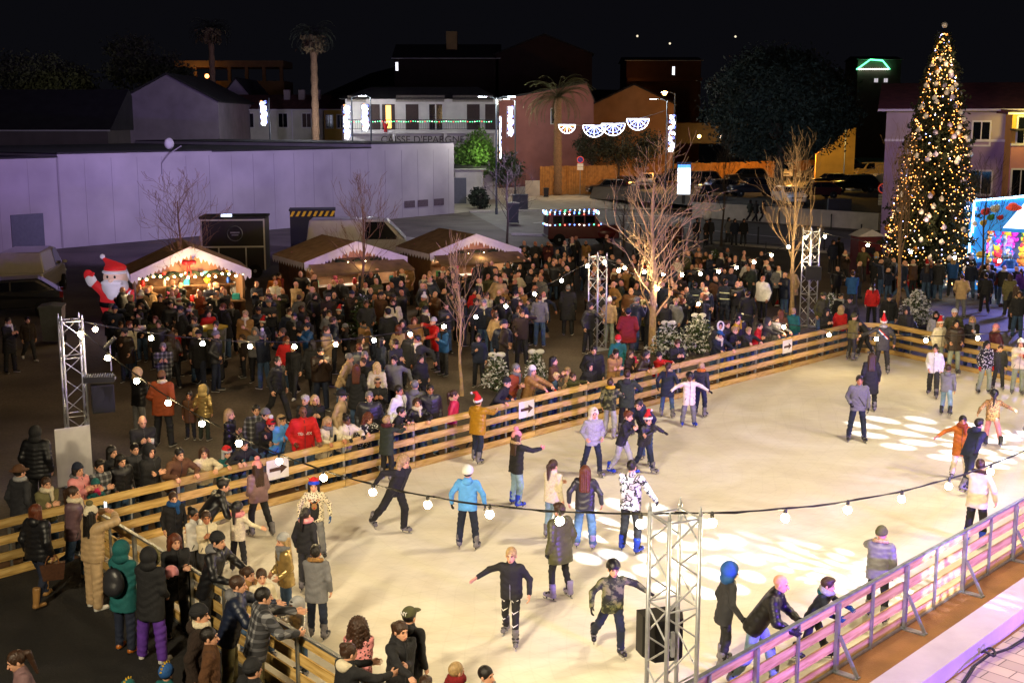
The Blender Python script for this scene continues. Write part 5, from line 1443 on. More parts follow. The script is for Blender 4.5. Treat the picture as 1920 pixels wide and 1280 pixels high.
BLUEP=mat('booth blue panel',hx('#1f86d8'),rough=.4,var=.35,scale=1.2,emit=(.05,.38,1.0),estr=.5);WHT=emis('lit white sign',(.86,.95,1.0),2.2);LEDB=emis('blue-white led strip',(.35,.7,1.0),14)
MB().box((3,1.6,.45),(6,2.4,.9)).build('base',mat('booth base',hx('#2a5ec0'),rough=.4,var=.2,emit=(.1,.25,1),estr=.25),t)
MB().box((.06,1.4,1.9),(.12,2.8,3.8)).build('side_wall',BLUEP,t)
MB().box((.42,.0,2.0),(.62,.1,4.0)).build('front_pillar',BLUEP,t)
MB().box((3,2.75,1.9),(6,.1,3.8)).build('back_wall',mat('booth back',hx('#c9d4e4'),rough=.6,var=.2,scale=4),t)
MB().box((3,1.4,3.85),(6.1,2.9,.1)).build('roof',BLUEP,t)
sg=MB().prism([(.12,2.72),(6,2.5),(6,4.1),(3.2,4.35),(.12,4.0)],-.22,-.1).build('sign',BLUEP,t)
MB().prism([(1.35,2.85),(6,2.66),(6,3.95),(3.2,4.15),(2.2,4.0)],-.25,-.23).build('sign_panel',WHT,sg)
RD=mat('sign red',hx('#d03a2a'),rough=.5,var=.1,emit=(1,.1,.05),estr=.4)
mb=MB();mb.smooth=True;mb.ball((1.75,-.26,3.75),(.36,.03,.14),10,6).ball((1.7,-.27,3.88),(.2,.03,.1),10,6);mb.build('sign_motif',RD,sg)
for i,(x,z,r_)in enumerate(((.55,3.55,.2),(.95,3.7,.22),(.8,3.3,.17),(.5,3.05,.16),(.5,1.6,.2),(.42,1.1,.18),(.4,.7,.14),(1.2,3.3,.14))):
 mb=MB();mb.smooth=True;mb.ball((x,-.27 if z>2.6 else-.06,z),(r_,.03,r_*.8),10,6).ball((x+r_*.5,-.28 if z>2.6 else-.07,z+r_*.5),(r_*.5,.03,r_*.5),8,6);mb.build('painted_blob',GOODS[(0,1,5,3,3,4,6,0)[i]],t)
mb=MB();mb.tube([(.06,-.3,2.6),(.06,-.3,4.05),(1.6,-.3,4.2),(3.2,-.3,4.42),(6,-.3,4.15)],.05,6);mb.tube([(.0,-.1,.2),(.0,-.1,2.6)],.045,6);mb.build('led_edge',LEDB,t)
MB().box((3.3,-.25,.95),(5.6,.5,.1)).build('counter',mat('booth counter',hx('#4a63c8'),rough=.4,var=.1,emit=(.15,.3,1),estr=.4),t)
tz=Matrix.Rotation(R(-14),3,'Z')
PL=[mat('plush '+k,hx(c),rough=.9,var=.2,scale=25)for k,c in(('red','#c8202a'),('pink','#e05a9a'),('white','#e0dcdc'),('yellow','#e0b420'),('blue','#2a62d0'),('green','#3f9a3a'),('magenta','#b01a80'),('orange','#d8701c'))]
def plush_mesh(i,m_):
 mb=MB();mb.smooth=True
 mb.ball((0,0,0),(.15,.13,.17),8,6).ball((0,-.02,.25),(.13,.12,.12),8,6)
 for s_ in(-1,1):
  mb.ball((s_*.1,0,.36),(.05,.03,.06 if i%2 else .12),6,4).ball((s_*.16,-.04,.06),(.06,.06,.1),6,4).ball((s_*.09,-.08,-.15),(.07,.1,.07),6,4)
 return mb.mesh('soft_toy',m_)
pm_=[plush_mesh(i,m_)for i,m_ in enumerate(PL)]
for i in range(54):
 cx_,cz_=i%9,i//9
 q=bp_+tz@Vector((.95+cx_*.56+random.uniform(-.1,.1),2.45-.12*(5-cz_)+random.uniform(-.08,.05),1.1+cz_*.33))
 o=link('soft_toy',pm_[random.randrange(8)],None,q);o.rotation_euler=(0,random.uniform(-.3,.3),R(-14)+random.uniform(-.4,.4));o.scale=(random.uniform(1.0,1.35),)*3
 tag(o,'plush prize toy hanging on the bright back wall of the booth','soft toy','plush prizes hanging in the booth')
for x in(1.2,3.4,5.4):
 q=bp_+tz@Vector((x,.5,2.5));LAMPS.append((q.x,q.y,q.z,260,(.9,.95,1)))
POLEM=mat('grey lamp post',hx('#4a5258'),rough=.5,metal=.4,var=.1);LEDW=emis('street led',(.85,.92,1),60)
def curl(mb,cx,cz,r,turns,a0,sgn=1,n=22,rad=.03):
 mb.tube([(cx+sgn*r*(1-u*.85)*math.cos(a0+turns*2*math.pi*u),0,cz+r*(1-u*.85)*math.sin(a0+turns*2*math.pi*u))for u in np.linspace(0,1,n)],rad,5)
GLW=emis('garland cool white',(.82,.88,1),7);GLB=emis('garland blue',(.2,.25,1),6);GLO=emis('garland amber',(1,.4,.12),4)
def deco_panel(label,p,w=.75,h=2.6,rz=0,seed=0):
 t=thing('light_panel',label,'light decoration',p,rz,None);rs=random.Random(seed)
 mb=MB();mb.bar((-w/2,0,0),(-w/2,0,h),.04,.04,(0,1,0)).bar((w/2,0,.5),(w/2,0,h),.04,.04,(0,1,0)).bar((-w/2,0,h),(w/2,0,h),.04,.04).bar((-w/2,0,0),(w/2,0,.5),.04,.04);mb.build('frame',GALV,t)
 a=MB();b=MB();c=MB()
 for i in range(7):
  z=.35+i*(h-.6)/6;s_=1 if i%2 else-1
  curl(a,s_*w*.12,z,w*.3,1.3,rs.uniform(0,6),s_,rad=.035);curl(b,-s_*w*.22,z+.12,w*.2,1.2,rs.uniform(0,6),-s_,rad=.03)
  if i%2==0:curl(c,s_*w*.2,z+.2,w*.16,1.1,rs.uniform(0,6),s_,rad=.025)
 a.tube([(w*.3*math.sin(z*2.6),0,z)for z in np.linspace(.1,h-.1,30)],.035,5)
 a.build('white_tube',GLW,t);b.build('blue_tube',GLB,t);c.build('amber_tube',GLO,t)
 return t
def lamp_post(label,p,h,arms,light=250,twin=True):
 t=thing('street_lamp',label,'street lamp',p)
 MB().lathe([(.13,0),(.13,.5),(.09,.55),(.06,h)],(0,0,0),10).build('post',POLEM,t)
 for x in arms:
  mb=MB();mb.tube([(0,0,h-.1),(x*.5,0,h+.12),(x,0,h+.15)],.035,6);mb.build('arm',POLEM,t)
  o=MB().box((x*1.15,0,h+.15),(.7,.26,.09)).build('lamp_head',POLEM,t);MB().box((x*1.15,0,h+.09),(.6,.22,.03)).build('lens',LEDW,o)
  LAMPS.append((p[0]+x*1.15,p[1],h-.1,light,(.95,.93,.85)))
 return t
def zz(py,p):return zat(960+p[0],py,p)
for px,py,top,arms,dpx,d0,d1,dx,lb in((931,402,184,(-1,1.1),932,300,218,.32,'street lamp with glowing panel in front of the green-lit tree'),(966,366,188,(-.8,),963,258,200,-.5,'street lamp with glowing panel right of the green-lit tree'),(1247,372,188,(-1.2,),1255,287,216,.5,'tall street lamp with glowing panel beside the advert panel')):
 p=v2(G(px,py));lamp_post(lb,p,zz(top,p),arms,1100 if px==1247 else 1100)
 z0=zz(d0,p);z1=zz(d1,p);deco_panel('curly white and blue light panel on the '+lb.split(' with')[0]+(' in front of the green-lit tree' if px==931 else ' right of the green-lit tree' if px==966 else ' beside the advert panel'),(p.x+dx,p.y-.15,z0),.35 if px==931 else .8,z1-z0,R(60)if px==931 else 0,px)
for px,d0,d1,lb,arm in((498,238,190,'before the pale shuttered house',0),(652,264,198,'at the left end of the bank',1),(687,248,196,'over the left of the bank balcony',1)):
 Y=118;p=Vector((xa(px,Y),Y,0));
 lamp_post('slim street lamp carrying a light panel '+lb,Vector((p.x+.5,Y,0)),za(182 if arm else 184,Y),((.9 if px==652 else-.6),)if arm else(),150)
 deco_panel('curly white and orange light panel '+lb,(p.x,Y-.15,za(d0,Y)),.8,za(d1,Y)-za(d0,Y),0,px)
Y=122;ga,gb=U(1046,232,Y),U(1246,208,104)
t=thing('street_garland','cable over the street hung with four lit half-round fans','light decoration',ga)
d=gb-ga;mb=MB();mb.tube([d*u+Vector((0,0,-1.2*4*u*(1-u)*.5))for u in np.linspace(0,1,20)],.02,5);mb.build('cable',GALV,t)
for u,r_,kind in((.1,.8,1),(.38,1.05,0),(.56,1.05,0),(.78,.95,0)):
 q=d*u+Vector((0,0,-2.4*u*(1-u)))
 a=MB();b=MB()
 a.tube([q+Vector((r_*math.cos(x),0,-r_*math.sin(x)))for x in np.linspace(0,math.pi,20)],.035,5);a.tube([q+Vector((-r_,0,0)),q+Vector((r_,0,0))],.03,5)
 for k in range(7):
  x=.25+k*.44;(a if k%2 else b).tube([q,q+Vector((r_*.9*math.cos(x),0,-r_*.9*math.sin(x)))],.03,5)
 if not kind:b.tube([q+Vector((r_*.72*math.cos(x),0,-r_*.72*math.sin(x)))for x in np.linspace(.1,math.pi-.1,16)],.035,5)
 a.build('white_fan',GLW,t);b.build('amber_fan' if kind else 'blue_fan',GLO if kind else GLB,t)
p=v2(U(1262,330,135));lamp_post('orange sodium street lamp behind the parking fence',p,za(175,135),(-1.0,),0)
tag(MB().ball(U(1246,175,134.6),.25,8,6).build('sodium_glow',emis('sodium',(1,.4,.08),25)),'orange glowing lamp globe above the parking fence','lamp')
p=v2(G(1281,392));t=thing('advert_panel','bright white illuminated advert panel on a dark post','advert panel',(p.x,p.y,0),R(-8))
z0,z1=zz(364,p),zz(306,p)
MB().box((0,0,z0/2),(.3,.2,z0)).build('post',BLACKM,t);MB().box((0,0,(z0+z1)/2),(1.25,.24,z1-z0+.15)).build('case',mat('panel blue case',hx('#15305a'),rough=.4,var=.1),t)
ADV=emis('advert white',(.92,.97,1),3.2)
MB().box((0,-.13,(z0+z1)/2-.1),(1.1,.02,z1-z0-.2)).build('screen',ADV,t);MB().box((0,-.145,z1-.28),(1.1,.012,.3)).build('screen_band',emis('advert blue',(.1,.4,1),1.5),t)
for i in range(4):MB().box((-.08+.04*i,-.145,z0+.25+.09*i),(.6-.08*i,.01,.035)).build('screen_text',mat('advert grey',hx('#5a6a7a'),var=0),t)
LAMPS.append((p.x,p.y-1.2,(z0+z1)/2,60,(.85,.92,1)))
def road_sign(label,p,h,plate=True):
 t=thing('road_sign',label,'road sign',p);MB().tube([(0,0,0),(0,0,h)],.03,8).build('pole',GALV,t)
 M=Matrix.Rotation(math.pi/2,4,'X')
 f=MB().lathe([(.36,-.01),(.36,.01)],(0,0,0),24,Matrix.Translation((0,-.05,h-.3))@M).build('disc',mat('sign red',hx('#b8202a')),t)
 MB().lathe([(.29,-.012),(.29,.012)],(0,0,0),24,Matrix.Translation((0,-.053,h-.3))@M).build('disc_face',mat('sign blue',hx('#1c3fa0'),var=.05),f)
 MB().bar((-.2,-.07,h-.1),(.2,-.07,h-.5),.012,.07,(0,1,0)).build('slash',mat('sign red',hx('#b8202a')),f)
 if plate:
  for k in range(2):MB().box((0,-.05,h-.85-.36*k),(.62,.02,.32)).box((0,-.062,h-.8-.36*k),(.45,.005,.05)).box((0,-.062,h-.92-.36*k),(.35,.005,.04)).build('plate',SIGNW,t)
 return t
p=v2(G(1087,366));road_sign('round blue and red no-parking sign before the timber fence',Vector((p.x,p.y-.4,0)),zz(294,p))
p=v2(G(1650,428));t=road_sign('white parking notice sign left of the christmas tree',Vector((p.x,p.y-.2,0)),zz(345,p),False)
h_=zz(345,p)
for k in range(4):MB().box((0,-.06,h_-.8-.2*k),(.62,.02,.17)).build('plate',SIGNW,t)
def wheelie_bin(label,p,col='#2b2f33',rz=0,sc_=1.0,group=None,lid=None):
 t=thing('wheelie_bin',label,'bin',p,rz,group);t.scale=(sc_,)*3
 pm=mat('bin '+col,hx(col),rough=.5,var=.15)
 mb=MB();mb._add([(-.25,-.25,.08),(.25,-.25,.08),(.25,.25,.08),(-.25,.25,.08),(-.3,-.34,1.0),(.3,-.34,1.0),(.3,.34,1.0),(-.3,.34,1.0)],[(0,3,2,1),(4,5,6,7),(0,1,5,4),(1,2,6,5),(2,3,7,6),(3,0,4,7)]);mb.build('body',pm,t)
 MB().prism([(-.32,1.0),(.32,1.0),(.32,1.05),(0,1.09),(-.32,1.05)],-.37,.37).build('lid',mat('bin lid '+(lid or col),hx(lid or col),rough=.5,var=.1),t)
 M=Matrix.Rotation(math.pi/2,4,'Y')
 for s_ in(-1,1):MB().lathe([(.09,-.02),(.09,.02)],(0,0,0),12,Matrix.Translation((s_*.26,.28,.09))@M).build('wheel',TYRE,t)
for i,px in enumerate((1302,1318,1335,1352)):
 wheelie_bin('dark wheelie bin in the row beside the white retaining wall',Vector((G(px,392+i).x,G(px,392+i).y-.6,0)),'#25282c',0,1.2,'wheelie bins under the retaining wall')
p=G(1024,370);wheelie_bin('small black litter bin on the pavement by the timber fence',v2(p),'#1a1b1e',0,.9)
wheelie_bin('grey wheelie bin standing alone left of the lattice tower',v2(G(102,642)),'#5b5e60',.2,1.25)
wheelie_bin('grey wheelie bin with yellow lid in the crowd',v2(G(396,692)),'#8c8f8c',-.2,1.25,None,'#b59a20')
wheelie_bin('grey wheelie bin beside the dark bare tree near the minibus',v2(G(962,420)),'#33383c',0,1.5)
BOLL=mat('bollard',hx('#26282b'),rough=.5,var=.1)
bl=None;boll=[(1152,452),(1200,452),(1253,402),(1326,405),(1391,410),(1421,458),(1614,452),(1558,430),(1460,420),(1545,470),(1700,480),(1600,425)]
for i,(px,py)in enumerate(boll):
 if bl is None:mb=MB();mb.lathe([(.05,0),(.05,.98),(.06,1.0),(.06,1.06),(.03,1.1)],(0,0,0),8);bl=mb.mesh('bollard',BOLL)
 p=G(px,py);o=link('bollard',bl,None,(p.x,p.y,0));tag(o,'slim dark bollard beside the road','bollard','bollards along the road')
p,q=G(1140,453),G(1560,480);t=thing('chain_rail','low black rail between bollards along the near road edge','railing',(p.x,p.y,0));d=q-p;d.z=0
mb=MB();mb.tube([(0,0,.45),(d.x,d.y,.45)],.02,5);mb.build('rail',BOLL,t)
mb=MB()
for i in range(12):mb.tube([(d.x*i/11,d.y*i/11,0),(d.x*i/11,d.y*i/11,.6)],.03,6)
mb.build('rail_posts',BOLL,t)
UT=mat('blue utility box',hx('#1a2440'),rough=.6,var=.15)
p=v2(G(1572,418));t=thing('utility_cabinet','dark blue street cabinet before the white wall','cabinet',(p.x,p.y,0),R(-6));MB().box((0,0,1.0),(1.7,.7,1.7)).build('body',UT,t);MB().box((0,0,.08),(1.8,.8,.15)).build('plinth',WALLW,t);MB().box((0,-.36,1.0),(.02,.02,1.6)).build('door_gap',BLACKM,t)
p=v2(G(975,395));t=thing('utility_cabinet','dark grey street cabinet beyond the minibus','cabinet',(p.x,p.y,0),R(6));MB().box((0,0,.7),(1.3,.6,1.3)).build('body',mat('dark gate',hx('#22242a')),t);MB().box((0,0,1.38),(1.4,.7,.06)).build('lid',POLEM,t)
p=v2(G(1622,512));t=thing('red_booth','dark red wooden letter booth left of the christmas tree foot','booth',(p.x,p.y,0),R(10));MB().box((0,0,.95),(1.3,.9,1.9)).build('body',mat('dark red boards',hx('#5a1518'),rough=.6,var=.2),t);MB().prism([(-.75,1.9),(.75,1.9),(0,2.25)],-.55,.55).build('roof',SNOW,t);MB().box((0,-.46,1.2),(.5,.03,.3)).build('slot',BLACKM,t)
BARKP=mat('pale bark',hx('#ae9068'),rough=.9,var=.3,scale=8,bump=.6);BARKD=mat('dark bark',hx('#4a3f38'),rough=.9,var=.3,scale=8,bump=.6);BARKM=mat('brown bark',hx('#7d6248'),rough=.9,var=.3,scale=8,bump=.6)
def bare_tree(label,p,H,m,seed,spread=.55,trunk=.35,r0=.09,depth=4,upright=.5,nb=9):
 t=thing('bare_tree',label,'tree',p);rs=random.Random(seed)
 top=Vector((rs.uniform(-.1,.1)*H*.3,rs.uniform(-.1,.1),H*.86))
 mb=MB();pts=[Vector((0,0,0)).lerp(top,u)+Vector((.04*math.sin(u*9+seed),.04*math.cos(u*7),0))*min(u*3,1)for u in np.linspace(0,1,9)]
 mb.tube(pts,[r0*(1.25 if u==0 else 1)*(1-.75*u)for u in np.linspace(0,1,9)],8);mb.smooth=True
 mb.build('trunk',m,t)
 br=MB()
 def grow(p0,d,L,r,lv):
  n=5;q=p0;path=[q];dd=d.normalized()
  for i in range(n):
   dd=(dd+Vector((rs.uniform(-.22,.22),rs.uniform(-.22,.22),rs.uniform(-.08,.2)*upright*2))).normalized();q=q+dd*L/n;path.append(q)
  br.tube(path,[max(r*(1-.7*i/n),.0045)for i in range(n+1)],5 if lv<2 else 4,False)
  if lv<depth:
   for i in range(rs.choice((2,3))if lv<3 else 2):
    k=rs.randint(2,n);a=rs.uniform(0,6.28);side=dd.orthogonal().normalized();side=Matrix.Rotation(a,3,dd)@side
    grow(path[k],(dd*.75+side*rs.uniform(.35,.8)*spread*1.4+Vector((0,0,.15*upright))),L*rs.uniform(.55,.78),r*.55,lv+1)
 for i in range(nb*2):
  u=trunk+(1-trunk)*i/(nb*2-1);q=pts[0].lerp(top,u);a=i*2.4+rs.uniform(-.4,.4)
  grow(q,Vector((math.cos(a)*spread,math.sin(a)*spread,upright*1.1+.25*u)),H*(.36-.2*u)*rs.uniform(.7,1.1),r0*(1-.75*u)*.38,1)
 br.build('crown',m,t)
 return t
def bt(label,px,py,top,m,seed,**k):
 p=v2(G(px,py));return bare_tree(label,p,zat(px,top,p),m,seed,**k)
bt('tall pale bare tree rising between the tower and the snowy firs',1224,664,292,BARKP,4,r0=.13,spread=.68,upright=.62,nb=12,trunk=.2,depth=4)
bt('bare tree with many upright twigs left of the far tower',1484,592,290,BARKP,7,r0=.09,spread=.5,nb=11,upright=.9,trunk=.3)
bt('tall thin bare tree before the christmas tree',1680,622,278,BARKM,12,r0=.085,spread=.38,upright=1.1,nb=11,trunk=.4)
bt('small dark bare tree in front of the prize booth',1836,560,318,BARKD,5,r0=.07,spread=.55,trunk=.4)
bt('slim pale bare sapling in the near crowd',866,742,470,BARKP,21,r0=.05,spread=.45,upright=.9,nb=8,depth=3)
bt('bare tree with crooked crown before the left stall',346,612,338,BARKM,9,r0=.085,spread=.7,upright=.45,nb=11)
bt('bare tree in front of the middle stall',680,600,345,BARKM,15,r0=.075,spread=.5,upright=.6,nb=9)
bt('dark bare tree left of the minibus',951,470,296,BARKD,17,r0=.08,spread=.62,upright=.4)
bt('thin dark bare tree right of the minibus',1168,482,345,BARKD,19,r0=.07,spread=.5)
bt('dark bare tree beside the group on the roadside',1352,462,262,BARKD,23,r0=.08,spread=.4,upright=.9)
def leafmesh(name,pts,sizes,m,up=None,jit=1.0,seed=0):
 rng=np.random.default_rng(seed);n=len(pts);pts=np.asarray(pts,np.float32)
 a=rng.normal(size=(n,3));a/=np.linalg.norm(a,axis=1)[:,None]
 b=rng.normal(size=(n,3));b-=a*(a*b).sum(1)[:,None];b/=np.linalg.norm(b,axis=1)[:,None]
 s_=np.asarray(sizes)[:,None]
 V=np.stack([pts-a*s_,pts+b*s_*.45,pts+a*s_,pts-b*s_*.45],1).reshape(-1,3);Q=np.arange(n*4).reshape(-1,4)
 me=amesh(name,V.astype(np.float32),Q);me.polygons.foreach_set('use_smooth',np.zeros(n,bool));return me
def foliage(name,c,var=.5):return mat(name,hx(c),rough=.8,var=var,scale=3)
xp=v2(G(1742,536));XH=zat(1742,48,xp)
t=thing('christmas_tree','tall christmas tree with warm lights and white baubles on the right','christmas tree',xp)
mb=MB();mb.tube([(0,0,0),(0,0,XH*.97)],[.16,.02],8);mb.build('trunk',BARKD,t)
rs=random.Random(3);tips=[];P_=[];S_=[]
brm=MB()
RB=2.35
for i in range(330):
 u=(i/330)**.8;z=.5+(XH-.9)*u;Rr=(RB*(1-u)**.82+.14)*rs.uniform(.86,1.16);a=i*2.399+rs.uniform(-.3,.3)
 d=Vector((math.cos(a),math.sin(a),0));drop=-.22*Rr;n=max(4,int(Rr*8))
 pts_=[Vector((0,0,z))+d*Rr*k/n+Vector((0,0,drop*(k/n)+.22*Rr*max(0,k/n-.6)**1.2))for k in range(n+1)]
 brm.tube([pts_[0],pts_[n//2],pts_[-1]],[.025,.015,.006],4,False)
 tips.append((pts_[-1],u))
 for k in range(1,n+1):
  for j in range(11):
   P_.append(pts_[k]+Vector((rs.gauss(0,.1),rs.gauss(0,.1),rs.gauss(-.03,.09))));S_.append(rs.uniform(.06,.14))
brm.build('branch',BARKD,t)
link('crown',leafmesh('crown',P_,S_,None,seed=2),t,None,[foliage('spruce needles','#1e2818')])
XL=[emis('tree light warm',(1,.36,.07),5.5),emis('tree light white',(1,.6,.26),5),emis('tree light blue',(.45,.5,1),9)]
rest=MB();cnt=0
for i in range(2000):
 u=rs.random()**1.25;z=.7+(XH-1.0)*u;Rr=RB*(1-u)**.82*rs.uniform(.74,1.026)+.1;a=rs.uniform(0,6.283)
 q=Vector((Rr*math.cos(a),Rr*math.sin(a),z-.15*Rr));k=rs.choices((0,1,2),(.6,.34,.06))[0]
 if cnt<100 and q.y<-.2*Rr:link('fairy_light',fairy(XL[k],.026),t,q);cnt+=1
 else:rest.m=k;rest.ball(q,.026,6,4)
o=rest.build('fairy_lights',XL,t);tag(o,kind='stuff')
BAU=[mat('bauble white',hx('#ebe8f4'),rough=.35,var=.05),mat('bauble lilac',hx('#b6aee6'),rough=.3,var=.05),mat('bauble gold',hx('#b07a2a'),rough=.3,metal=.5,var=.05)]
bm2=[]
for m_ in BAU:
 mb=MB();mb.smooth=True;mb.ball((0,0,0),.12,10,8).lathe([(.03,.1),(.03,.14),(.01,.16)],(0,0,0),6);bm2.append(mb.mesh('bauble',m_))
for i in range(92):
 u=rs.random()**1.2*.93;z=.8+(XH-1.2)*u;Rr=RB*(1-u)**.82*rs.uniform(.95,1.08)+.12;a=rs.uniform(math.pi*.95,2.05*math.pi)
 link('bauble',bm2[rs.choices((0,1,2),(.6,.28,.12))[0]],t,(Rr*math.cos(a),Rr*math.sin(a),z-.2*Rr))
mb=MB();mb.smooth=True;mb.ball((0,0,XH+.02),.14,8,6);mb.build('tree_topper',BAU[0],t)
LAMPS+=[(xp.x-1,xp.y-2.7,3,110,(1,.65,.3)),(xp.x,xp.y-2.2,6.5,90,(1,.65,.3)),(xp.x,xp.y-1.2,10,40,(1,.65,.3))]  # added points that spread the glow of the tree's small lights
GIFT=[('red',0),('green',5),('white',1)]
for i,(px,py)in enumerate(((1700,540),(1722,535),(1760,538))):
 p=v2(G(px,py));tag(MB().box((p.x,p.y,.3),(.7,.6,.6),.2).box((p.x,p.y,.31),(.12,.62,.62),.2).build('gift_box',GOODS[GIFT[i][1]]),'%s gift box at the foot of the christmas tree'%GIFT[i][0],'box')
Y=116;p=Vector((xa(1463,Y),Y,TZ));t=thing('umbrella_pine','huge dark umbrella pine looming over the parked cars','pine tree',p)
mb=MB();mb.smooth=True;mb.tube([(0,0,-TZ),(-.1,0,2),(.1,0,4.2),(-.3,0,6.5)],[.55,.45,.4,.3],10);
for a in range(7):mb.tube([(0,0,4+.2*a),(2.2*math.cos(a*2.1),1.6*math.sin(a*2.1),6.2),(4.6*math.cos(a*2.1),3.5*math.sin(a*2.1),7.8)],[.2,.13,.05],6,False)
mb.build('trunk',BARKD,t)
rng=np.random.default_rng(8);c_=[]
zc0,zc1=za(283,Y)-TZ,za(86,Y)-TZ;hw_=(xa(1602,Y)-xa(1310,Y))/2
for i in range(260):
 v=rng.normal(size=3);v/=np.linalg.norm(v);rr_=rng.uniform(.72,1.0)
 c_.append(np.array((v[0]*hw_*rr_*.93-.2,v[1]*hw_*.8*rr_,(zc0+(zc1-zc0)*.42)+v[2]*(zc1-zc0)*(.55 if v[2]>0 else .5)*rr_)))
P_=np.concatenate([c+rng.normal(size=(150,3))*np.array((.62,.62,.42))for c in c_]);link('crown',leafmesh('crown',P_,rng.uniform(.1,.24,len(P_)),None,seed=4),t,None,[foliage('pine needles','#2f3b33')])
def palm(label,p,H,fr,fl,seed,tr=.25,droop=1.0,crownm='#3a4228',skirt=False):
 t=thing('palm_tree',label,'palm tree',p);rs=random.Random(seed)
 mb=MB();mb.smooth=True;n=26
 mb.tube([(0,0,H*i/n)for i in range(n+1)],[tr*(1.25-.3*i/n)*(1+.22*(i%2))for i in range(n+1)],10);mb.build('trunk',BARKM,t)
 if skirt:
  pp=[(rs.gauss(0,.5),rs.gauss(0,.5),H-rs.uniform(.1,1.6))for _ in range(500)];link('dead_fronds',leafmesh('dead_fronds',pp,[rs.uniform(.2,.4)for _ in pp],None,seed=seed),t,None,[foliage('dry fronds','#6b5a3c')])
 mb=MB()
 for i in range(fr):
  a=i*2.4+rs.uniform(-.2,.2);e0=rs.uniform(-.15,1.25);L=fl*rs.uniform(.8,1.1);d=Vector((math.cos(a),math.sin(a),0));q=Vector((0,0,H));e=e0;side=Vector((-d.y,d.x,0))
  for k in range(10):
   q2=q+(d*math.cos(e)+Vector((0,0,math.sin(e))))*L/10;e-=droop*.2*(1+k*.12)
   mb.bar(q,q2,.04,.02)
   for s_ in(-1,1):
    for j in range(3):
     b=q.lerp(q2,j/3);w_=L*.2*(1-abs(k-4)/8);dr=(d*.55+side*s_+Vector((0,0,-.35))).normalized()*w_
     mb.quad(b,b+d*.05,b+dr)
   q=q2
 mb.build('fronds',foliage('palm '+crownm,crownm),t)
 return t
p=v2(G(1045,366));palm('date palm with drooping fronds before the pink house',p,zat(1045,182,p),60,4.4,2,.36,.62,'#5a5a34')
Y=128;palm('tall slender palm with shaggy head behind the pale house',Vector((xa(605,Y),Y-4,0)),za(66,Y-4),54,2.9,5,.3,.75,'#3a4030',True)
Y=148;palm('distant slender palm left of the tall one',Vector((xa(405,Y),Y,0)),za(55,Y),54,3.2,6,.3,.75,'#33382a',True)
p=v2(G(1002,352));palm('low fan palm shrub behind the garden wall',Vector((p.x,p.y+1,0)),2.4,34,1.7,8,.2,1.1,'#2f5a26')
def leafy(label,p,H,R_,zc,m,n,seed,name='leafy_tree',cat='tree',sz=(.1,.2),bark=None):
 t=thing(name,label,cat,p);rng=np.random.default_rng(seed)
 mb=MB();mb.smooth=True;mb.tube([(0,0,0),(.05,0,zc*.5),(0,0,zc)],[.11,.09,.06],8)
 for a in range(6):mb.tube([(0,0,zc*.55+.1*a),(R_[0]*.6*math.cos(a*1.9),R_[1]*.6*math.sin(a*1.9),zc+R_[2]*.3)],[.05,.02],5,False)
 mb.build('trunk',bark or BARKD,t)
 cs=[]
 for i in range(max(12,n//60)):
  v=rng.normal(size=3);v/=np.linalg.norm(v);cs.append(v*np.array(R_)*rng.uniform(.45,1.0)+np.array((0,0,zc)))
 P_=np.concatenate([c+rng.normal(size=(60,3))*np.array(R_)*.16 for c in cs]);link('crown',leafmesh('crown',P_,rng.uniform(*sz,len(P_)),None,seed=seed),t,None,[m])
 return t
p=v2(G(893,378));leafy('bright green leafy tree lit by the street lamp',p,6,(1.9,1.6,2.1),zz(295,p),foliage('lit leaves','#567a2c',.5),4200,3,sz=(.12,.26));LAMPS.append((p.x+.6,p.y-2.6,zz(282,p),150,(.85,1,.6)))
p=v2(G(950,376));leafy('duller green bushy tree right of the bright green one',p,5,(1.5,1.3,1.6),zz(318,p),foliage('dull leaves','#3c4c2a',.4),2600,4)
p=v2(G(900,392));leafy('dark round shrub under the green-lit tree',p,1.6,(1.0,.9,.9),1.0,foliage('dark leaves','#222c1c',.4),1500,6,'shrub','shrub')
for px,lb,s_ in((1110,'dark shrub behind the fence right of the date palm',5),(1160,'dark bushy garden tree under the street garland',7),(1210,'dark garden tree right of the garland',9)):
 p=Vector((xa(px,133),133,0));leafy(lb,p,4,(2.3,1.6,1.9),za(275,133),foliage('night leaves','#2c2f20',.4),2400,s_)
for px,py,lb,s_ in((40,150,'dim olive tree behind the black roof at far left',31),(130,150,'dim bushy tree behind the black roof',33),(255,118,'dim tree crown behind the grey gabled house',35),(310,138,'low dim tree right of the grey gable',37)):
 p=Vector((xa(px,165),165,0));leafy(lb,p,9,(4.2,2.5,3.2),za(py,165),foliage('far night leaves','#4a4c38',.4),2600,s_,sz=(.2,.4))
LAMPS.append((xa(110,160),156,11,300,(.9,.85,.6)));LAMPS.append((xa(600,124),119.5,7.5,800,(.9,.9,1)))
PLANT=mat('blue-grey planter',hx('#1c2338'),rough=.5,var=.15)
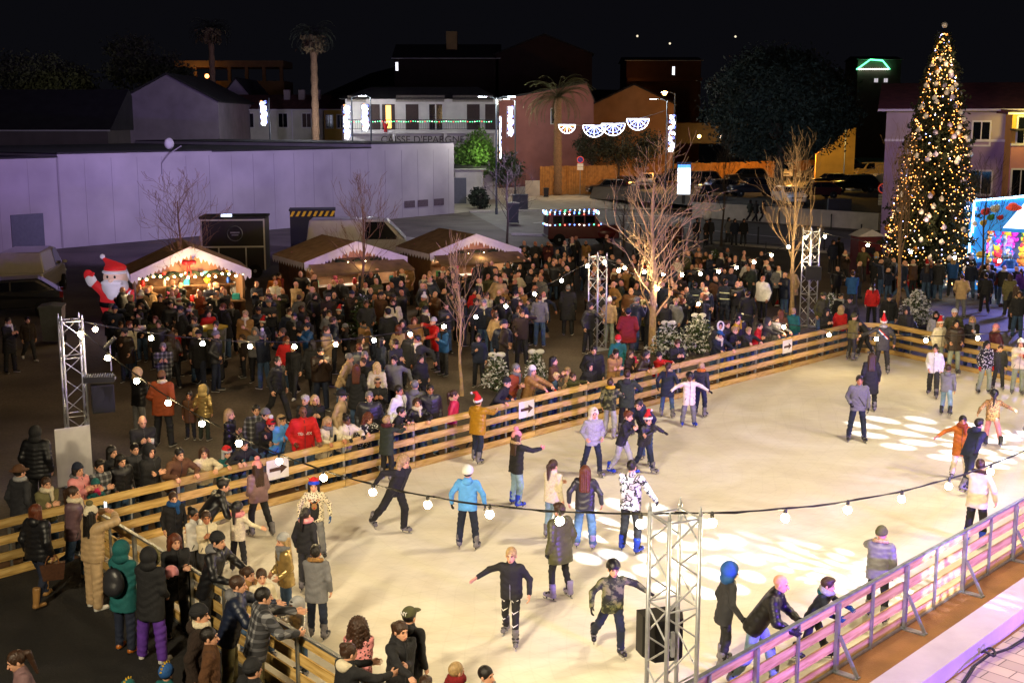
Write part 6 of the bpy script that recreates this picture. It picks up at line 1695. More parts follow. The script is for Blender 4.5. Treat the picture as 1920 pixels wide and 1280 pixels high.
def fir(label,p,H,w,seed,snow=.15,planter=False,bow=False):
 t=thing('small_fir',label,'fir tree',(p[0],p[1],0));rs=random.Random(seed)
 z0=.45 if planter else .05
 MB().tube([(0,0,0),(0,0,H)],[.05,.012],6).build('trunk',BARKD,t)
 P1=[];S1=[];P2=[];S2=[];mb=MB()
 nb_=int(46*H)
 for i in range(nb_):
  u=i/nb_;z=z0+(H-z0)*u;rr_=w*(1-u)**.8*rs.uniform(.75,1.1)+.04;a=i*2.4;d=Vector((math.cos(a),math.sin(a),.18));n=max(3,int(rr_*16))
  mb.tube([Vector((0,0,z)),Vector((0,0,z))+d*rr_],[.012,.005],4,False)
  for k in range(1,n+1):
   for j in range(6):
    q=Vector((0,0,z))+d*rr_*k/n+Vector((rs.gauss(0,.035),rs.gauss(0,.035),rs.gauss(0,.026)))
    (P1 if rs.random()>snow*(.4+k/n)else P2).append(q)
 mb.build('branch',BARKM,t)
 me=leafmesh('crown',P1+[q+Vector((0,0,.02))for q in P2],[rs.uniform(.035,.075)for _ in P1]+[rs.uniform(.03,.07)for _ in P2],None,seed=seed)
 me.materials.append(DUMMY());me.polygons.foreach_set('material_index',[0]*len(P1)+[1]*len(P2))
 link('crown',me,t,None,[foliage('fir needles','#3a4a28'),mat('flock snow',hx('#d8d8d8'),rough=.9,var=.05)])
 if bow:
  mb=MB();mb.smooth=True
  for s_ in(-1,1):mb.ball((s_*.12,-.02,H+.02),(.13,.05,.08),8,6)
  mb.ball((0,-.03,H+.02),.05,6,4);mb.smooth=False;mb.bar((0,-.03,H),(.08,-.05,H-.3),.06,.015).bar((0,-.03,H),(-.1,-.05,H-.26),.06,.015)
  mb.build('bow',WHITEFUR,t)
 if planter:
  o=MB().box((0,0,.24),(planter,planter*.8,.48),.3).build('planter',PLANT,t);MB().box((0,0,.485),(planter-.12,planter*.8-.12,.02),.3).build('soil',BARKD,o)
 return t
def ff(label,px,py,top,w,seed,**k):
 p=v2(G(px,py));fir(label,p,zat(px,top,p),w,seed,**k)
ff('flocked fir with white bow nearest the tall bare tree',1252,676,606,.72,1,snow=.4,bow=True)
ff('bushy flocked fir right of the white-bowed fir',1308,664,592,.85,2,snow=.4,bow=True)
ff('small flocked fir with white bow beside the brown-jacketed man',1005,716,660,.38,3,snow=.3,bow=True)
ff('flocked fir with white bow behind the black-capped man',932,735,666,.5,4,snow=.45,bow=True)
ff('grey flocked fir in a blue planter by the far tower',1716,632,545,.8,5,snow=.55,planter=1.7)
ff('flocked fir behind the corner of the rink barrier',1556,605,552,.5,6,snow=.4)
ff('dark fir before the middle stall in the crowd',682,640,552,.7,7,snow=.05)
ff('pale-tipped fir around the bare tree by the left stall',346,628,565,.75,8,snow=.3)
ff('dark fir in the crowd left of the minibus',952,560,492,.65,9,snow=.1)
ff('dark fir behind the tall bare tree near the road',1338,540,468,.6,10,snow=.05)
def world(o,v):return Vector(o.location)+Matrix.Rotation(o.rotation_euler.z,3,'Z')@Vector(v)
def hand(o,i):return world(o,FIG[o.name].arms[i][2])
RAILYAW=math.degrees(math.atan2(-BKN.x,BKN.y))
def rail(px,py,label,h=1.68,yaw=None,lean=14,dmin=.36,L='rail',R_='rail',**k):
 """a spectator behind the crowd-side barrier, hands on its top board"""
 yaw=RAILYAW if yaw is None else yaw
 for _ in range(60):
  loc=headloc(px,py,yaw,h,lean=lean);d=(loc-PA).dot(BKN)
  if d>=dmin or h<.95:break
  h-=.025
 if d<dmin:loc=loc+BKN*(dmin-d);d=dmin
 h=round(h/.05)*.05
 if d>.85 and L=='rail':L='fold';R_='fold'
 return person(loc,yaw,label,h=h,lean=lean,L=L,R_=R_,railz=(1.05,d-.03)if 'rail' in(L,R_)else None,**k)
CUPM=mat('paper cup',hx('#d8d4cc'),rough=.6,var=.05);PHONE=mat('phone black',hx('#0c0c0e'),rough=.2,var=0)
def cup(o,i=0,label='white paper cup held by a person in the crowd',m_=None):
 p=hand(o,i);fw=Matrix.Rotation(o.rotation_euler.z,3,'Z')@Vector((0,-1,0))
 p=p+fw*.06;mb=MB();mb.smooth=True;mb.lathe([(.03,0),(.04,.1),(.034,.1),(.026,.012)],(0,0,0),10)
 c=mb.build('cup',m_ or CUPM);c.location=p-Vector((0,0,.03));return tag(c,label,'cup')
def phone(o,i,label,lit=False):
 p=hand(o,i);rz=o.rotation_euler.z;fw=Matrix.Rotation(rz,3,'Z')@Vector((0,-1,0));p=p+fw*.05+Vector((0,0,.07))
 t=thing('phone',label,'phone',p,rz);MB().box((0,0,0),(.075,.009,.15)).build('case',PHONE,t)
 if lit:MB().box((0,.006,0),(.066,.003,.135)).build('screen',emis('phone screen',(.8,.9,1),2.5),t)
def mark(o,body,size,m_,front=True,z=.3,name='lettering'):
 f=FIG[o.name];q=f.P+f.U*z*f.s+f.B*((-.145 if front else .145)*f.s)
 c=text(body,o,q,size,m_,0 if front else math.pi,.004);return c
WHITEM=mat('white print',hx('#e0dedc'),var=0)
SK=dict(shoes='skate')
o=foot(492,1008,-140,'person in mauve puffer and pink hat skating along the barrier',h=1.42,legs='skate',L='low',R_='low',jac=('puffer','mauve'),tro=('cloth','black'),hair='long',hc='hairbrown',hat='bobble',hatc='pink',hatc2='pink',female=True,**SK)
def reindeer(o,f,D):
 q=f.P+f.U*.27*f.s-f.B*.168*f.s
 mb=MB();mb.smooth=True;mb.ball(q,(.05,.012,.06),8,6);mb.build('printed_face',cloth('cloth','tan'),o)
 mb=MB();mb.ball(q+Vector((0,-.012,-.025)),.015,6,4);mb.build('printed_nose',cloth('cloth','red'),o)
 mb=MB()
 for s_ in(-1,1):mb.tube([q+Vector((s_*.03,0,.05)),q+Vector((s_*.07,0,.1)),q+Vector((s_*.06,0,.14))],.008,4).tube([q+Vector((s_*.07,0,.1)),q+Vector((s_*.1,0,.12))],.008,4)
 mb.build('printed_antlers',cloth('cloth','orange'),o)
 mb=MB();mb.smooth=True;mb.ball(f.P+f.U*.2*f.s-f.B*.08*f.s,(.12*f.s,.085*f.s,.3*f.s),12,10);mb.build('sweater',cloth('cloth','black'),o)
foot(592,1046,8,'person in leopard jacket over dark sweater and elf headband',h=1.42,legs='glide',L='side',R_='side',jac=('spots','cream'),tro=('cloth','grey'),hair='long',hc='hairdark',hat='elf',hatc='red',hatc2='brightblue',female=True,glove='blue',extra=reindeer,shoes='skate',shc='black')
foot(728,998,50,'person with curly blonde hair in black leaning into a glide',h=1.6,lean=26,legs='push',L='back',R_='back',jac=('cloth','black'),tro=('cloth','black'),wide=1.25,hair='curly',hc='blonde',female=True,glove='black',**SK)
foot(877,1030,172,'person in light blue hoodie and white helmet seen from behind',h=1.5,legs='wide',L='side',R_='side',jac=('cloth','lightblue'),tro=('denim','navy'),hair='short',hat='helmet',hatc='white',hood=True,glove='black',**SK)
foot(966,950,125,'person in pink bobble hat and black jacket raising pink gloves',h=1.52,legs='glide',L='fwd',R_='reach',jac=('cloth','black'),hem=.16,tro=('denim','lightjeans'),wide=1.25,hair='long',hc='hairbrown',hat='bobble',hatc='pink',hatc2='pink',fur='beige',glove='pink',female=True,shoes='skate',shc='blue')
foot(1034,1013,140,'person in cream fleece with brown ponytail and pale jeans',h=1.5,legs='glide',L='fold',R_='down',jac=('fleece','cream'),tro=('denim','lightjeans'),wide=1.2,hair='pony',hc='hairbrown',female=True,**SK)
foot(1096,1030,170,'person with long wavy hair in dark grey jacket and wide blue jeans',h=1.53,legs='glide',L='side',R_='side',jac=('leather','charcoal'),tro=('denim','jeans'),wide=1.35,hair='long',hc='auburn',female=True,shoes='skate',shc='lilac')
foot(1180,1036,150,'person in white jacket with black blotches and bright blue skates',h=1.68,legs='glide',L='fold',R_='balance',jac=('marble','white'),tro=('cloth','black'),wide=1.15,hair='crop',glove='black',shoes='skate',shc='blue')
foot(1052,1124,-140,'person in long olive padded coat with tousled brown hair',h=1.58,legs='glide',L='down',R_='down',jac=('puffer','olive'),hem=.26,tro=('cloth','black'),wide=.95,hair='tousled',hc='hairbrown',hood=True,glove='black',shoes='skate',shc='lilac')
def swoosh(o,f,D):
 for hip,kn,an in f.legs:
  for u in(.35,.8,1.35):
   q=hip.lerp(kn,u)if u<1 else kn.lerp(an,u-1)
   q=q-Vector((0,.078*f.s,0));mb=MB();mb.tube([q+Vector((-.05,.015,.012)),q+Vector((-.02,0,-.015)),q+Vector((.05,.015,.03))],[.006,.011,.004],5);mb.build('white_mark',WHITEM,o)
 q=f.P-f.B*.128*f.s
 mb=MB();mb.tube([q+f.U*(-.1)*f.s,q+f.U*.2*f.s,q+f.U*.46*f.s+f.B*.03],.008,5);mb.build('zip',GALV,o)
foot(958,1202,-12,'person in black zip jacket with white-marked leggings and arms spread',h=1.46,legs='stride',L='side',R_='out',jac=('cloth','black'),tro=('cloth','black'),wide=1.0,hair='pony',hc='blonde',female=True,extra=swoosh,**SK)
foot(1138,1222,10,'person in black helmet and green patterned jacket with arms out',h=1.42,legs='push',L='out',R_='balance',jac=('camo','green'),tro=('denim','navy'),hair='short',hat='helmet',hatc='black',glove='black',shoes='skate',shc='black')
foot(1108,892,15,'person in white and grey hoodie with hood up',h=1.5,legs='skate',L='pocket',R_='pocket',jac=('fleece','lightgrey'),tro=('denim','navy'),hair='short',hat='hood',hatc='cream',wide=1.1,**SK)
foot(1142,822,150,'person in camouflage jacket with yellow collar by the barrier',h=1.45,legs='glide',L='down',R_='fwd',jac=('camo','green'),tro=('cloth','lightgrey'),wide=1.25,hair='crop',hc='hairbrown',scarf='yellow',shoes='skate',shc='lilac')
foot(1174,816,165,'person in grey-green hooded coat holding the barrier',h=1.6,legs='glide',L='fwd',R_='fwd',jac=('cloth','darkgreen'),hem=.2,tro=('cloth','black'),hair='short',hc='hairbrown',hood='charcoal',**SK)
foot(1212,868,-30,'person bending forward in navy hooded jacket behind the santa hat skater',h=1.72,lean=42,legs='skate',L='low',R_='fwd',jac=('cloth','navy'),tro=('denim','jeans'),hair='crop',hood=True,**SK)
foot(1164,890,60,'person in black jacket and striped grey track pants on blue skates',h=1.46,lean=16,legs='stride',L='fwd',R_='hug',jac=('cloth','black'),tro=('cloth','lightgrey'),wide=1.2,hair='tousled',hc='auburn',shoes='skate',shc='blue')
foot(1206,886,35,'person in santa hat and black puffer reaching an arm out',h=1.32,lean=14,legs='stride',L='out',R_='hug',jac=('puffer','black'),tro=('denim','navy'),hair='short',hat='santa',hatc='red',glove='black',**SK)
foot(1250,784,160,'person in navy coat with pale fur hood and jeans',h=1.44,legs='wide',L='side',R_='side',jac=('cloth','navy'),hem=.28,tro=('denim','jeans'),wide=1.1,hair='pony',hc='hairbrown',fur='beige',glove='black',female=True,**SK)
foot(1290,800,5,'person in white coat and dark helmet with arms spread',h=1.36,legs='wide',L='out',R_='out',jac=('cloth','cream'),hem=.24,tro=('cloth','grey'),wide=1.3,hair='short',hat='helmet',hatc='black',glove='black',skin=3,shoes='skate',shc='blue')
foot(1312,782,150,'person in dark jacket with orange collar behind the white-coated skater',h=1.42,legs='glide',L='side',R_='down',jac=('cloth','charcoal'),tro=('denim','navy'),hair='crop',hc='blonde',scarf='orange',**SK)
def strap(o,f,D):
 q=f.P-f.B*.13*f.s
 mb=MB();mb.tube([q+f.U*.44*f.s-f.X*.1*f.s+f.B*.05,q+f.U*.25*f.s,q+f.U*.02*f.s+f.X*.15*f.s+f.B*.02],.012,5);mb.build('strap',BLACKM,o)
foot(1605,828,-8,'person in grey and white sweater with cross-body strap mid rink',h=1.62,legs='wide',L='down',R_='pocket',jac=('fleece','grey'),tro=('denim','navy'),wide=1.1,hair='short',skin=2,glove='black',extra=strap,shoes='skate',shc='black')
foot(1630,772,170,'person with very long dark hair in long black coat',h=1.55,legs='stand',jac=('cloth','black'),hem=.42,tro=('cloth','black'),hair='long',hc='hairbrown',female=True,**SK)
def sash(o,f,D):
 for k,c_ in enumerate(('blue','white','red')):
  pts=[]
  for a in np.linspace(0,2*math.pi,22):
   up=.30+.17*math.cos(a);pts.append(f.P+f.U*(up*f.s)+f.X*(math.cos(a)*.17*f.s+.0)+f.B*(math.sin(a)*.135*f.s)+(f.U*.7-f.X*.7)*(.024*(k-1)))
  mb=MB();mb.tube(pts,.016,5,False);mb.build('sash_stripe',cloth('cloth',c_),o)
foot(1652,702,170,'person in dark suit with tricolour sash and tall red santa hat',h=1.7,legs='wide',L='out',R_='side',jac=('cloth','charcoal'),hem=.2,tro=('cloth','black'),hair='crop',hc='hairgrey',hat='cone',hatc='red',scarf='lightgrey',extra=sash,**SK)
foot(1622,668,-100,'person in dark jacket stooping by the corner of the barrier',h=1.6,lean=40,legs='stride',L='fwd',R_='low',jac=('cloth','charcoal'),tro=('cloth','black'),hair=None,hat='beanie',hatc='black',**SK)
foot(1594,676,120,'person in khaki jacket holding on at the rink corner',h=1.5,lean=8,legs='glide',L='reach',R_='down',jac=('cloth','khaki'),tro=('cloth','charcoal'),hair=None,hat='beanie',hatc='olive',**SK)
foot(1748,744,-25,'person in white puffer and wide dark trousers',h=1.5,lean=8,legs='stride',L='down',R_='low',jac=('puffer','white'),tro=('cloth','charcoal'),wide=1.35,hair='bun',hc='hairdark',female=True,**SK)
foot(1772,783,150,'person in grey hooded jacket and pale jeans gliding away',h=1.36,lean=8,legs='push',L='fold',R_='down',jac=('cloth','grey'),tro=('denim','lightjeans'),hair='crop',hc='hairbrown',hood=True,shoes='skate',shc='black')
foot(1843,738,8,'person in black jacket with white splashes and sage trousers',h=1.5,legs='glide',L='down',R_='down',jac=('floral','black'),tro=('cloth','sage'),hair='long',hc='hairdark',female=True,glove='red',shoes='skate',shc='black')
foot(1870,732,-20,'person in dark grey outfit with red badge by the far barrier',h=1.3,legs='glide',jac=('cloth','charcoal'),tro=('cloth','charcoal'),hair='short',hc='hairbrown',**SK)
foot(1861,842,165,'person in leopard jacket and black helmet with pink trousers',h=1.36,legs='push',L='balance',R_='out',jac=('spots','tan'),tro=('cloth','pink'),wide=1.1,hair='pony',hc='hairdark',hat='helmet',hatc='black',female=True,shoes='skate',shc='black')
foot(1797,900,-15,'person in orange-brown coat with both arms out',h=1.4,legs='glide',L='balance',R_='out',jac=('cloth','orange'),hem=.28,tro=('cloth','cream'),hair='pony',hc='hairdark',skin=2,scarf='rust',female=True,**SK)
foot(1806,925,120,'person in navy hooded jacket lunging with one arm stretched',h=1.58,lean=24,legs='push',L='reach',R_='back',jac=('cloth','navy'),tro=('cloth','navy'),hair='short',hood=True,glove='black',**SK)
foot(1826,1022,140,'person in white jacket with hair bun holding the lower barrier',h=1.58,lean=6,legs='glide',L='reach',R_='side',jac=('cloth','cream'),hem=.18,tro=('cloth','black'),hair='bun',hc='hairbrown',fur='hairbrown',female=True,shoes='skate',shc='blue')
foot(1642,1165,152,'person in grey parka with fur hood and grey beanie',h=1.46,lean=6,legs='skate',L='reach',R_='down',jac=('puffer','grey'),hem=.16,tro=('cloth','black'),wide=1.15,hair=None,hat='beanie',hatc='olive',fur='beige',glove='black',**SK)
foot(1518,1238,70,'person in navy jacket and teal gloves clinging to the lower barrier',h=1.3,lean=26,legs='stride',L='reach',R_='fwd',jac=('cloth','navy'),tro=('cloth','charcoal'),hair='short',hc='hairbrown',scarf='lightgrey',hood='teal',glove='teal',shoes='skate',shc='black')
foot(1412,1285,70,'person with shaved head and glasses in black puffer with orange hem',h=1.72,lean=30,legs='stride',L='fwd',R_='fwd',jac=('puffer','black'),tro=('denim','lightjeans'),hair=None,glove='black',scarf=None,**SK)
foot(1352,1250,95,'person in dark jacket with bright blue hood up skating right',h=1.5,lean=8,legs='glide',L='down',R_='balance',jac=('cloth','charcoal'),hem=.2,tro=('cloth','black'),wide=1.1,hair='short',hc='hairbrown',hat='hood',hatc='blue',glove='black',**SK)
foot(1756,694,20,'person in white jacket and santa hat with blonde hair at the far barrier',h=1.55,jac=('puffer','cream'),tro=('cloth','sage'),hair='long',hc='blonde',hat='santa',hatc='red',female=True,shoes='skate',shc='black')
foot(1786,700,-5,'person in dark puffer with fur collar and pale trousers',h=1.64,L='pocket',R_='pocket',jac=('puffer','darkbrown'),hem=.2,tro=('cloth','sage'),wide=1.15,hair='long',hc='hairdark',fur='brown',female=True,**SK)
o=foot(1906,740,-15,'person in cream jacket holding a red mug at right edge',h=1.56,L='cup',R_='cup',jac=('puffer','cream'),tro=('cloth','sage'),hair='bob',hc='hairbrown',hat='beanie',hatc='white',female=True,**SK)
cup(o,0,'red mug held by the cream-jacketed person at right edge',mat('red mug',hx('#b01818'),var=.05))
foot(1930,815,100,'person in white top cut by the right edge of the rink',h=1.35,lean=10,legs='push',R_='out',jac=('puffer','white'),tro=('cloth','black'),hair='short',**SK)
foot(725,902,150,'child-sized person in dark green coat with red scarf in front of the barrier',h=1.4,legs='glide',L='reach',R_='reach',jac=('cloth','darkgreen'),hem=.24,tro=('cloth','black'),hair='short',hc='blonde',scarf='maroon',**SK)
foot(893,869,150,'person in mustard puffer and santa hat holding the barrier from the ice',h=1.5,lean=4,legs='skate',L='fwd',R_='reach',jac=('puffer','mustard'),hem=.18,tro=('denim','navy'),hair='short',hat='santa',hatc='red',hood=True,**SK)
foot(596,1200,172,'person in grey parka with tan fur hood at the entrance barrier',h=1.42,L='fold',R_='down',jac=('cloth','grey'),hem=.24,tro=('denim','navy'),hair='tousled',hc='hairdark',fur='tan',**SK)
foot(540,1166,-55,'person in shiny gold puffer and grey beanie',h=1.38,L='low',R_='low',jac=('shiny','gold'),hem=.2,tro=('denim','jeans'),hair='long',hc='blonde',hat='beanie',hatc='lightgrey',scarf='grey',female=True,**SK)
head(555,1122,-40,'small person in silver hooded puffer leaning on the entrance barrier',h=1.12,lean=10,L='fwd',R_='fwd',jac=('shiny','silver'),tro=('denim','jeans'),hair='short',hat='hood',hatc='lightgrey',skin=2,**SK)
foot(576,1112,160,'person with dark ponytail in black and pink jacket near the entrance',h=1.4,L='down',R_='down',jac=('cloth','black'),tro=('cloth','charcoal'),hair='pony',hc='hairdark',scarf='pink',female=True,**SK)
foot(448,1076,165,'small person in black helmet and pink-trimmed white sweater',h=1.2,legs='wide',L='out',R_='out',jac=('fleece','cream'),tro=('cloth','black'),hair='pony',hc='hairdark',hat='helmet',hatc='black',scarf='pink',female=True,shoes='skate',shc='black')
foot(384,1072,120,'person in black jacket bending to hold a helmeted child',h=1.74,lean=38,legs='stride',L='reach',R_='fwd',jac=('leather','black'),tro=('cloth','black'),hair='short',**SK)
foot(330,1062,30,'person in black jacket with blue bandana near the barrier corner',h=1.3,jac=('cloth','black'),tro=('cloth','black'),hair='crop',hc='hairbrown',scarf='blue',**SK)
foot(366,1098,60,'person with dark bun in white top beside the entrance',h=1.3,L='fold',R_='fold',jac=('cloth','white'),tro=('cloth','charcoal'),hair='bun',hc='hairdark',skin=2,female=True,**SK)
foot(392,1104,20,'person with dark hair in white jacket smiling at the entrance',h=1.3,L='cup',R_='cup',jac=('cloth','cream'),tro=('cloth','charcoal'),hair='pony',hc='hairbrown',skin=2,female=True,**SK)
head(672,1156,175,'person with long brown curls in pink top at the bottom barrier',h=1.45,L='fold',R_='fold',jac=('spots','pink'),tro=('denim','jeans'),hair='curly',hc='hairbrown',female=True,**SK)
o=head(768,1138,150,'person in camouflage cap and black jacket with green trousers',h=1.55,L='down',R_='down',jac=('cloth','black'),hem=.2,tro=('cloth','green'),hair='crop',hat='cap',hatc='olive',hood=True,**SK)
f=FIG[o.name];text('NY',o,f.HM@Vector((0,.14,.085)),.075,WHITEM,math.pi,.004)
head(752,1164,40,'person with brown ponytail in black hooded jacket looking back',h=1.62,lean=6,L='fold',R_='rail',railz=(1.1,.5),jac=('cloth','black'),tro=('cloth','black'),hair='pony',hc='hairbrown',female=True,hood=True)
head(654,1204,130,'person with hair bun and pale hood leaning on the bottom barrier',h=1.62,lean=10,L='reach',R_='reach',jac=('cloth','black'),tro=('cloth','black'),hair='bun',hc='hairbrown',hood='cream',female=True)
head(856,1240,130,'person with short blond hair in dark red jacket at the bottom edge',h=1.3,jac=('cloth','darkred'),tro=('denim','jeans'),hair='crop',hc='blonde',scarf='darkred',**SK)
head(912,1248,60,'person with short dark hair at the bottom edge',h=1.3,jac=('cloth','lightgrey'),tro=('denim','jeans'),hair='crop',**SK)
head(798,1268,180,'person with brown hair just above the bottom edge',h=1.25,jac=('cloth','black'),hair='tousled',hc='hairbrown',**SK)
o=foot(178,1140,145,'person in beige puffer and bobble hat lifting a phone',h=1.68,L='up',R_='up',jac=('puffer','beige'),hem=.1,tro=('cloth','beige'),wide=1.4,hair='long',hc='hairdark',hat='bobble',hatc='cream',hatc2='khaki',female=True,shc='white')
phone(o,0,'dark phone lifted by the person in the bobble hat',True)
o=foot(78,1130,160,'person in black puffer and tan boots carrying a brown handbag',h=1.7,legs='stride',L='down',R_='down',jac=('puffer','black'),tro=('denim','navy'),wide=.95,hair='bob',hc='auburn',female=True,shoes='boot',shc='tan',hood=True)
p=hand(o,1);t=thing('handbag','brown checked handbag held beside the tan boots','handbag',p-Vector((0,0,.2)),.4)
BAGM=mat('bag brown',hx('#4a2c1a'),rough=.5,var=.3,scale=30);mb=MB();mb._add([(-.15,-.07,-.2),(.15,-.07,-.2),(.15,.07,-.2),(-.15,.07,-.2),(-.19,-.06,.06),(.19,-.06,.06),(.19,.06,.06),(-.19,.06,.06)],[(0,3,2,1),(4,5,6,7),(0,1,5,4),(1,2,6,5),(2,3,7,6),(3,0,4,7)]);mb.build('body',BAGM,t)
for s_ in(-1,1):mb=MB();mb.tube([(.1*math.cos(a),s_*.04,.05+.16*math.sin(a))for a in np.linspace(0,math.pi,10)],.01,5);mb.build('handle',mat('bag handle',hx('#8a5a34'),var=.1),t)
foot(128,1088,85,'person in plum puffer and cream scarf resting one jeans leg on the barrier',h=1.68,legs='lift',L='fold',R_='fold',jac=('puffer','plum'),tro=('denim','jeans'),wide=1.15,hair='pony',hc='hairbrown',scarf='cream',female=True,shc='cream')
o=foot(236,1220,160,'person in teal hooded coat with a dark backpack',h=1.66,L='fold',R_='fold',jac=('cloth','teal'),hem=.26,tro=('cloth','navy'),wide=1.1,hair='short',hat='hood',hatc='teal',female=True,shc='orange')
f=FIG[o.name];q=world(o,f.P+f.U*.22+f.B*.2);t=thing('backpack','dark grey backpack on the teal hooded coat','backpack',q,o.rotation_euler.z)
link('pack',smesh('pack',SDF(.05).ell((0,0,0),(.17,.1,.22)).ell((0,.06,-.08),(.13,.07,.1)),.016),t,None,[cloth('leather','charcoal')])
mb=MB();mb.tube([(0,.02,.21),(0,.04,.26),(0,0,.21)],.01,5);mb.build('loop',BLACKM,t)
o=foot(286,1238,165,'person in black fur-hooded parka and purple trousers',h=1.68,legs='wide',L='fold',R_='low',jac=('cloth','black'),hem=.26,tro=('cloth','purple'),wide=1.35,hair=None,hat='furhood',hatc='black',hatc2='khaki',female=True,shc='white')
p=hand(o,0)+Vector((.14,.1,0));c=link('helmet',hat_mesh('helmet'),None,p,[cloth('leather','pink'),cloth('cloth','black')]);tag(c,'pink skating helmet held by the person in purple trousers','helmet')
head(328,1000,35,'person with long auburn hair in dark coat at the entrance barrier',h=1.62,lean=8,L='fold',R_='fold',jac=('cloth','black'),hem=.3,tro=('cloth','black'),hair='long',hc='auburn',female=True)
head(408,998,75,'person in black waterproof and black beanie leaning over the barrier',h=1.8,lean=16,L='fwd',R_='fwd',jac=('leather','black'),hem=.16,tro=('cloth','black'),hair='crop',hat='beanie',hatc='black',hood='grey')
head(446,1078,100,'person in navy puffer and khaki trousers at the entrance barrier',h=1.76,lean=14,L='reach',R_='fwd',jac=('puffer','navy'),tro=('cloth','khaki'),hair='crop',hc='hairbrown',hood='grey')
head(494,1100,115,'person in grey plaid shirt-jacket and khaki trousers',h=1.76,lean=12,L='reach',R_='fwd',jac=('plaid','grey'),fat=1.1,tro=('cloth','khaki'),hair='crop',hc='hairdark')
head(374,1134,100,'person in dark brown hoodie and black beanie with cream collar',h=1.76,lean=8,jac=('fleece','darkbrown'),fat=1.12,hem=.14,tro=('cloth','darkbrown'),hair='crop',hat='beanie',hatc='black',hood=True,scarf='cream')
head(474,1235,140,'person in black beanie cut by the bottom edge',h=1.7,jac=('cloth','black'),fat=1.1,hair='crop',hat='beanie',hatc='black')
o=head(32,1218,-60,'person with brown ponytail in grey jacket at the bottom left corner',h=1.62,lean=16,L='cup',R_='cup',hp=14,jac=('cloth','mauve'),hair='pony',hc='hairbrown',female=True)
head(312,1246,160,'small person in blue crested hat at the bottom edge',h=1.15,jac=('cloth','teal'),hair='short',hat='crest',hatc='blue',hatc2='yellow')
head(240,1276,160,'small person in green crested hat at the bottom edge',h=1.12,jac=('cloth','navy'),hair='short',hat='crest',hatc='teal',hatc2='yellow')
head(392,1175,100,'person in brown fur coat squeezed behind the dark brown hoodie',h=1.6,jac=('fleece','brown'),hem=.3,tro=('cloth','charcoal'),hair='crop',hc='hairdark')
head(466,1062,60,'small person with brown hair beside the navy puffer',h=1.3,jac=('cloth','tan'),hair='pony',hc='hairbrown',female=True,**SK)
head(490,1066,20,'small person with brown hair by the gold puffer',h=1.32,jac=('cloth','cream'),hair='pony',hc='hairbrown',female=True,**SK)
head(36,872,150,'person in brimmed hat, grey scarf and dark coat at far left',h=1.72,jac=('cloth','charcoal'),hem=.3,tro=('cloth','black'),hair='crop',hat='brim',hatc='brown',scarf='lightgrey')
head(66,800,175,'person in black quilted hooded jacket walking away at left',h=1.78,jac=('puffer','black'),hem=.18,tro=('cloth','black'),fat=1.1,hair=None,hat='hood',hatc='black')
rail(86,892,'person in glasses and tan jacket behind the left barrier',1.62,jac=('cloth','khaki'),hair='crop',hc='hairbrown',lean=4,L='fold',R_='fold',scarf='cream')
o=rail(146,870,'person in pink hooded coat holding a child at the barrier',1.66,yaw=60,lean=2,L='cup',R_='cup',jac=('puffer','pink'),tro=('cloth','black'),hair='bob',hc='hairdark',hat='beanie',hatc='navy',fur='grey',female=True)
q=world(o,FIG[o.name].P+Vector((.12,-.3,.1)));person((q.x,q.y,q.z-.42),20,'small child in teal polka-dot suit carried in front of the pink coat',h=.82,legs='sit',L='fwd',R_='fwd',jac=('puffer','teal'),tro=('cloth','teal'),hair=None,hat='beanie',hatc='teal',scarf='hotpink')
rail(186,862,'person in brown plaid coat beside the pink coat',1.62,lean=4,L='fold',R_='fold',jac=('plaid','brown'),hair='tousled',hc='hairdark',female=True)
rail(226,848,'person with long dark hair in black puffer at the left barrier',1.62,lean=8,hp=12,L='pocket',R_='pocket',jac=('puffer','black'),hair='long',hc='hairdark',female=True)
rail(210,836,'person with dark bob behind the black puffer at the left barrier',1.64,yaw=60,lean=4,L='fold',R_='fold',jac=('cloth','black'),hair='bob',hc='hairdark',female=True)
rail(280,836,'person in sunglasses and black coat with white shirt',1.7,yaw=55,lean=3,L='fold',R_='fold',jac=('cloth','black'),hem=.26,hair='long',hc='hairdark',hat='hood',hatc='black',female=True)
rail(336,840,'person in olive-brown parka resting both hands on the barrier',1.74,lean=22,jac=('cloth','brown'),hem=.18,fat=1.08,hair='crop',hc='hairdark',hood=True)
rail(382,838,'person with long straight hair in cream jacket at the barrier',1.62,yaw=20,lean=14,jac=('fleece','cream'),hair='long',hc='hairbrown',female=True)
rail(425,838,'person in red earflap hat and teal jacket leaning on the barrier',1.4,lean=16,jac=('cloth','teal'),tro=('cloth','white'),hair='short',hat='earflap',hatc='red',hatc2='lightgrey')
rail(457,822,'person in black jacket reaching over beside the earflap hat',1.62,lean=26,jac=('cloth','black'),hair='short',hat='beanie',hatc='charcoal')
o=head(266,778,30,'person with shaved head in black jacket drinking from a cup',h=1.8,hp=16,L='cup',R_='cup',jac=('cloth','black'),hem=.16,hair=None,tro=('cloth','black'));cup(o,0,'white paper cup held by the shaven-headed person in black')
head(252,830,40,'person with dark hair below the shaven-headed drinker',h=1.55,jac=('cloth','charcoal'),hair='short')
head(430,766,80,'person with long fair hair in black leather jacket behind the barrier',h=1.62,L='fold',R_='fold',jac=('leather','black'),hair='long',hc='blonde',female=True)
rail(480,756,'person in black jacket with white shoulder stripes',1.72,yaw=20,lean=2,L='down',R_='down',jac=('plaid','white'),hair='crop',hc='hairdark')
rail(498,768,'person in grey beanie and dark jacket at the barrier',1.68,lean=20,jac=('cloth','charcoal'),hair='crop',hat='beanie',hatc='grey')
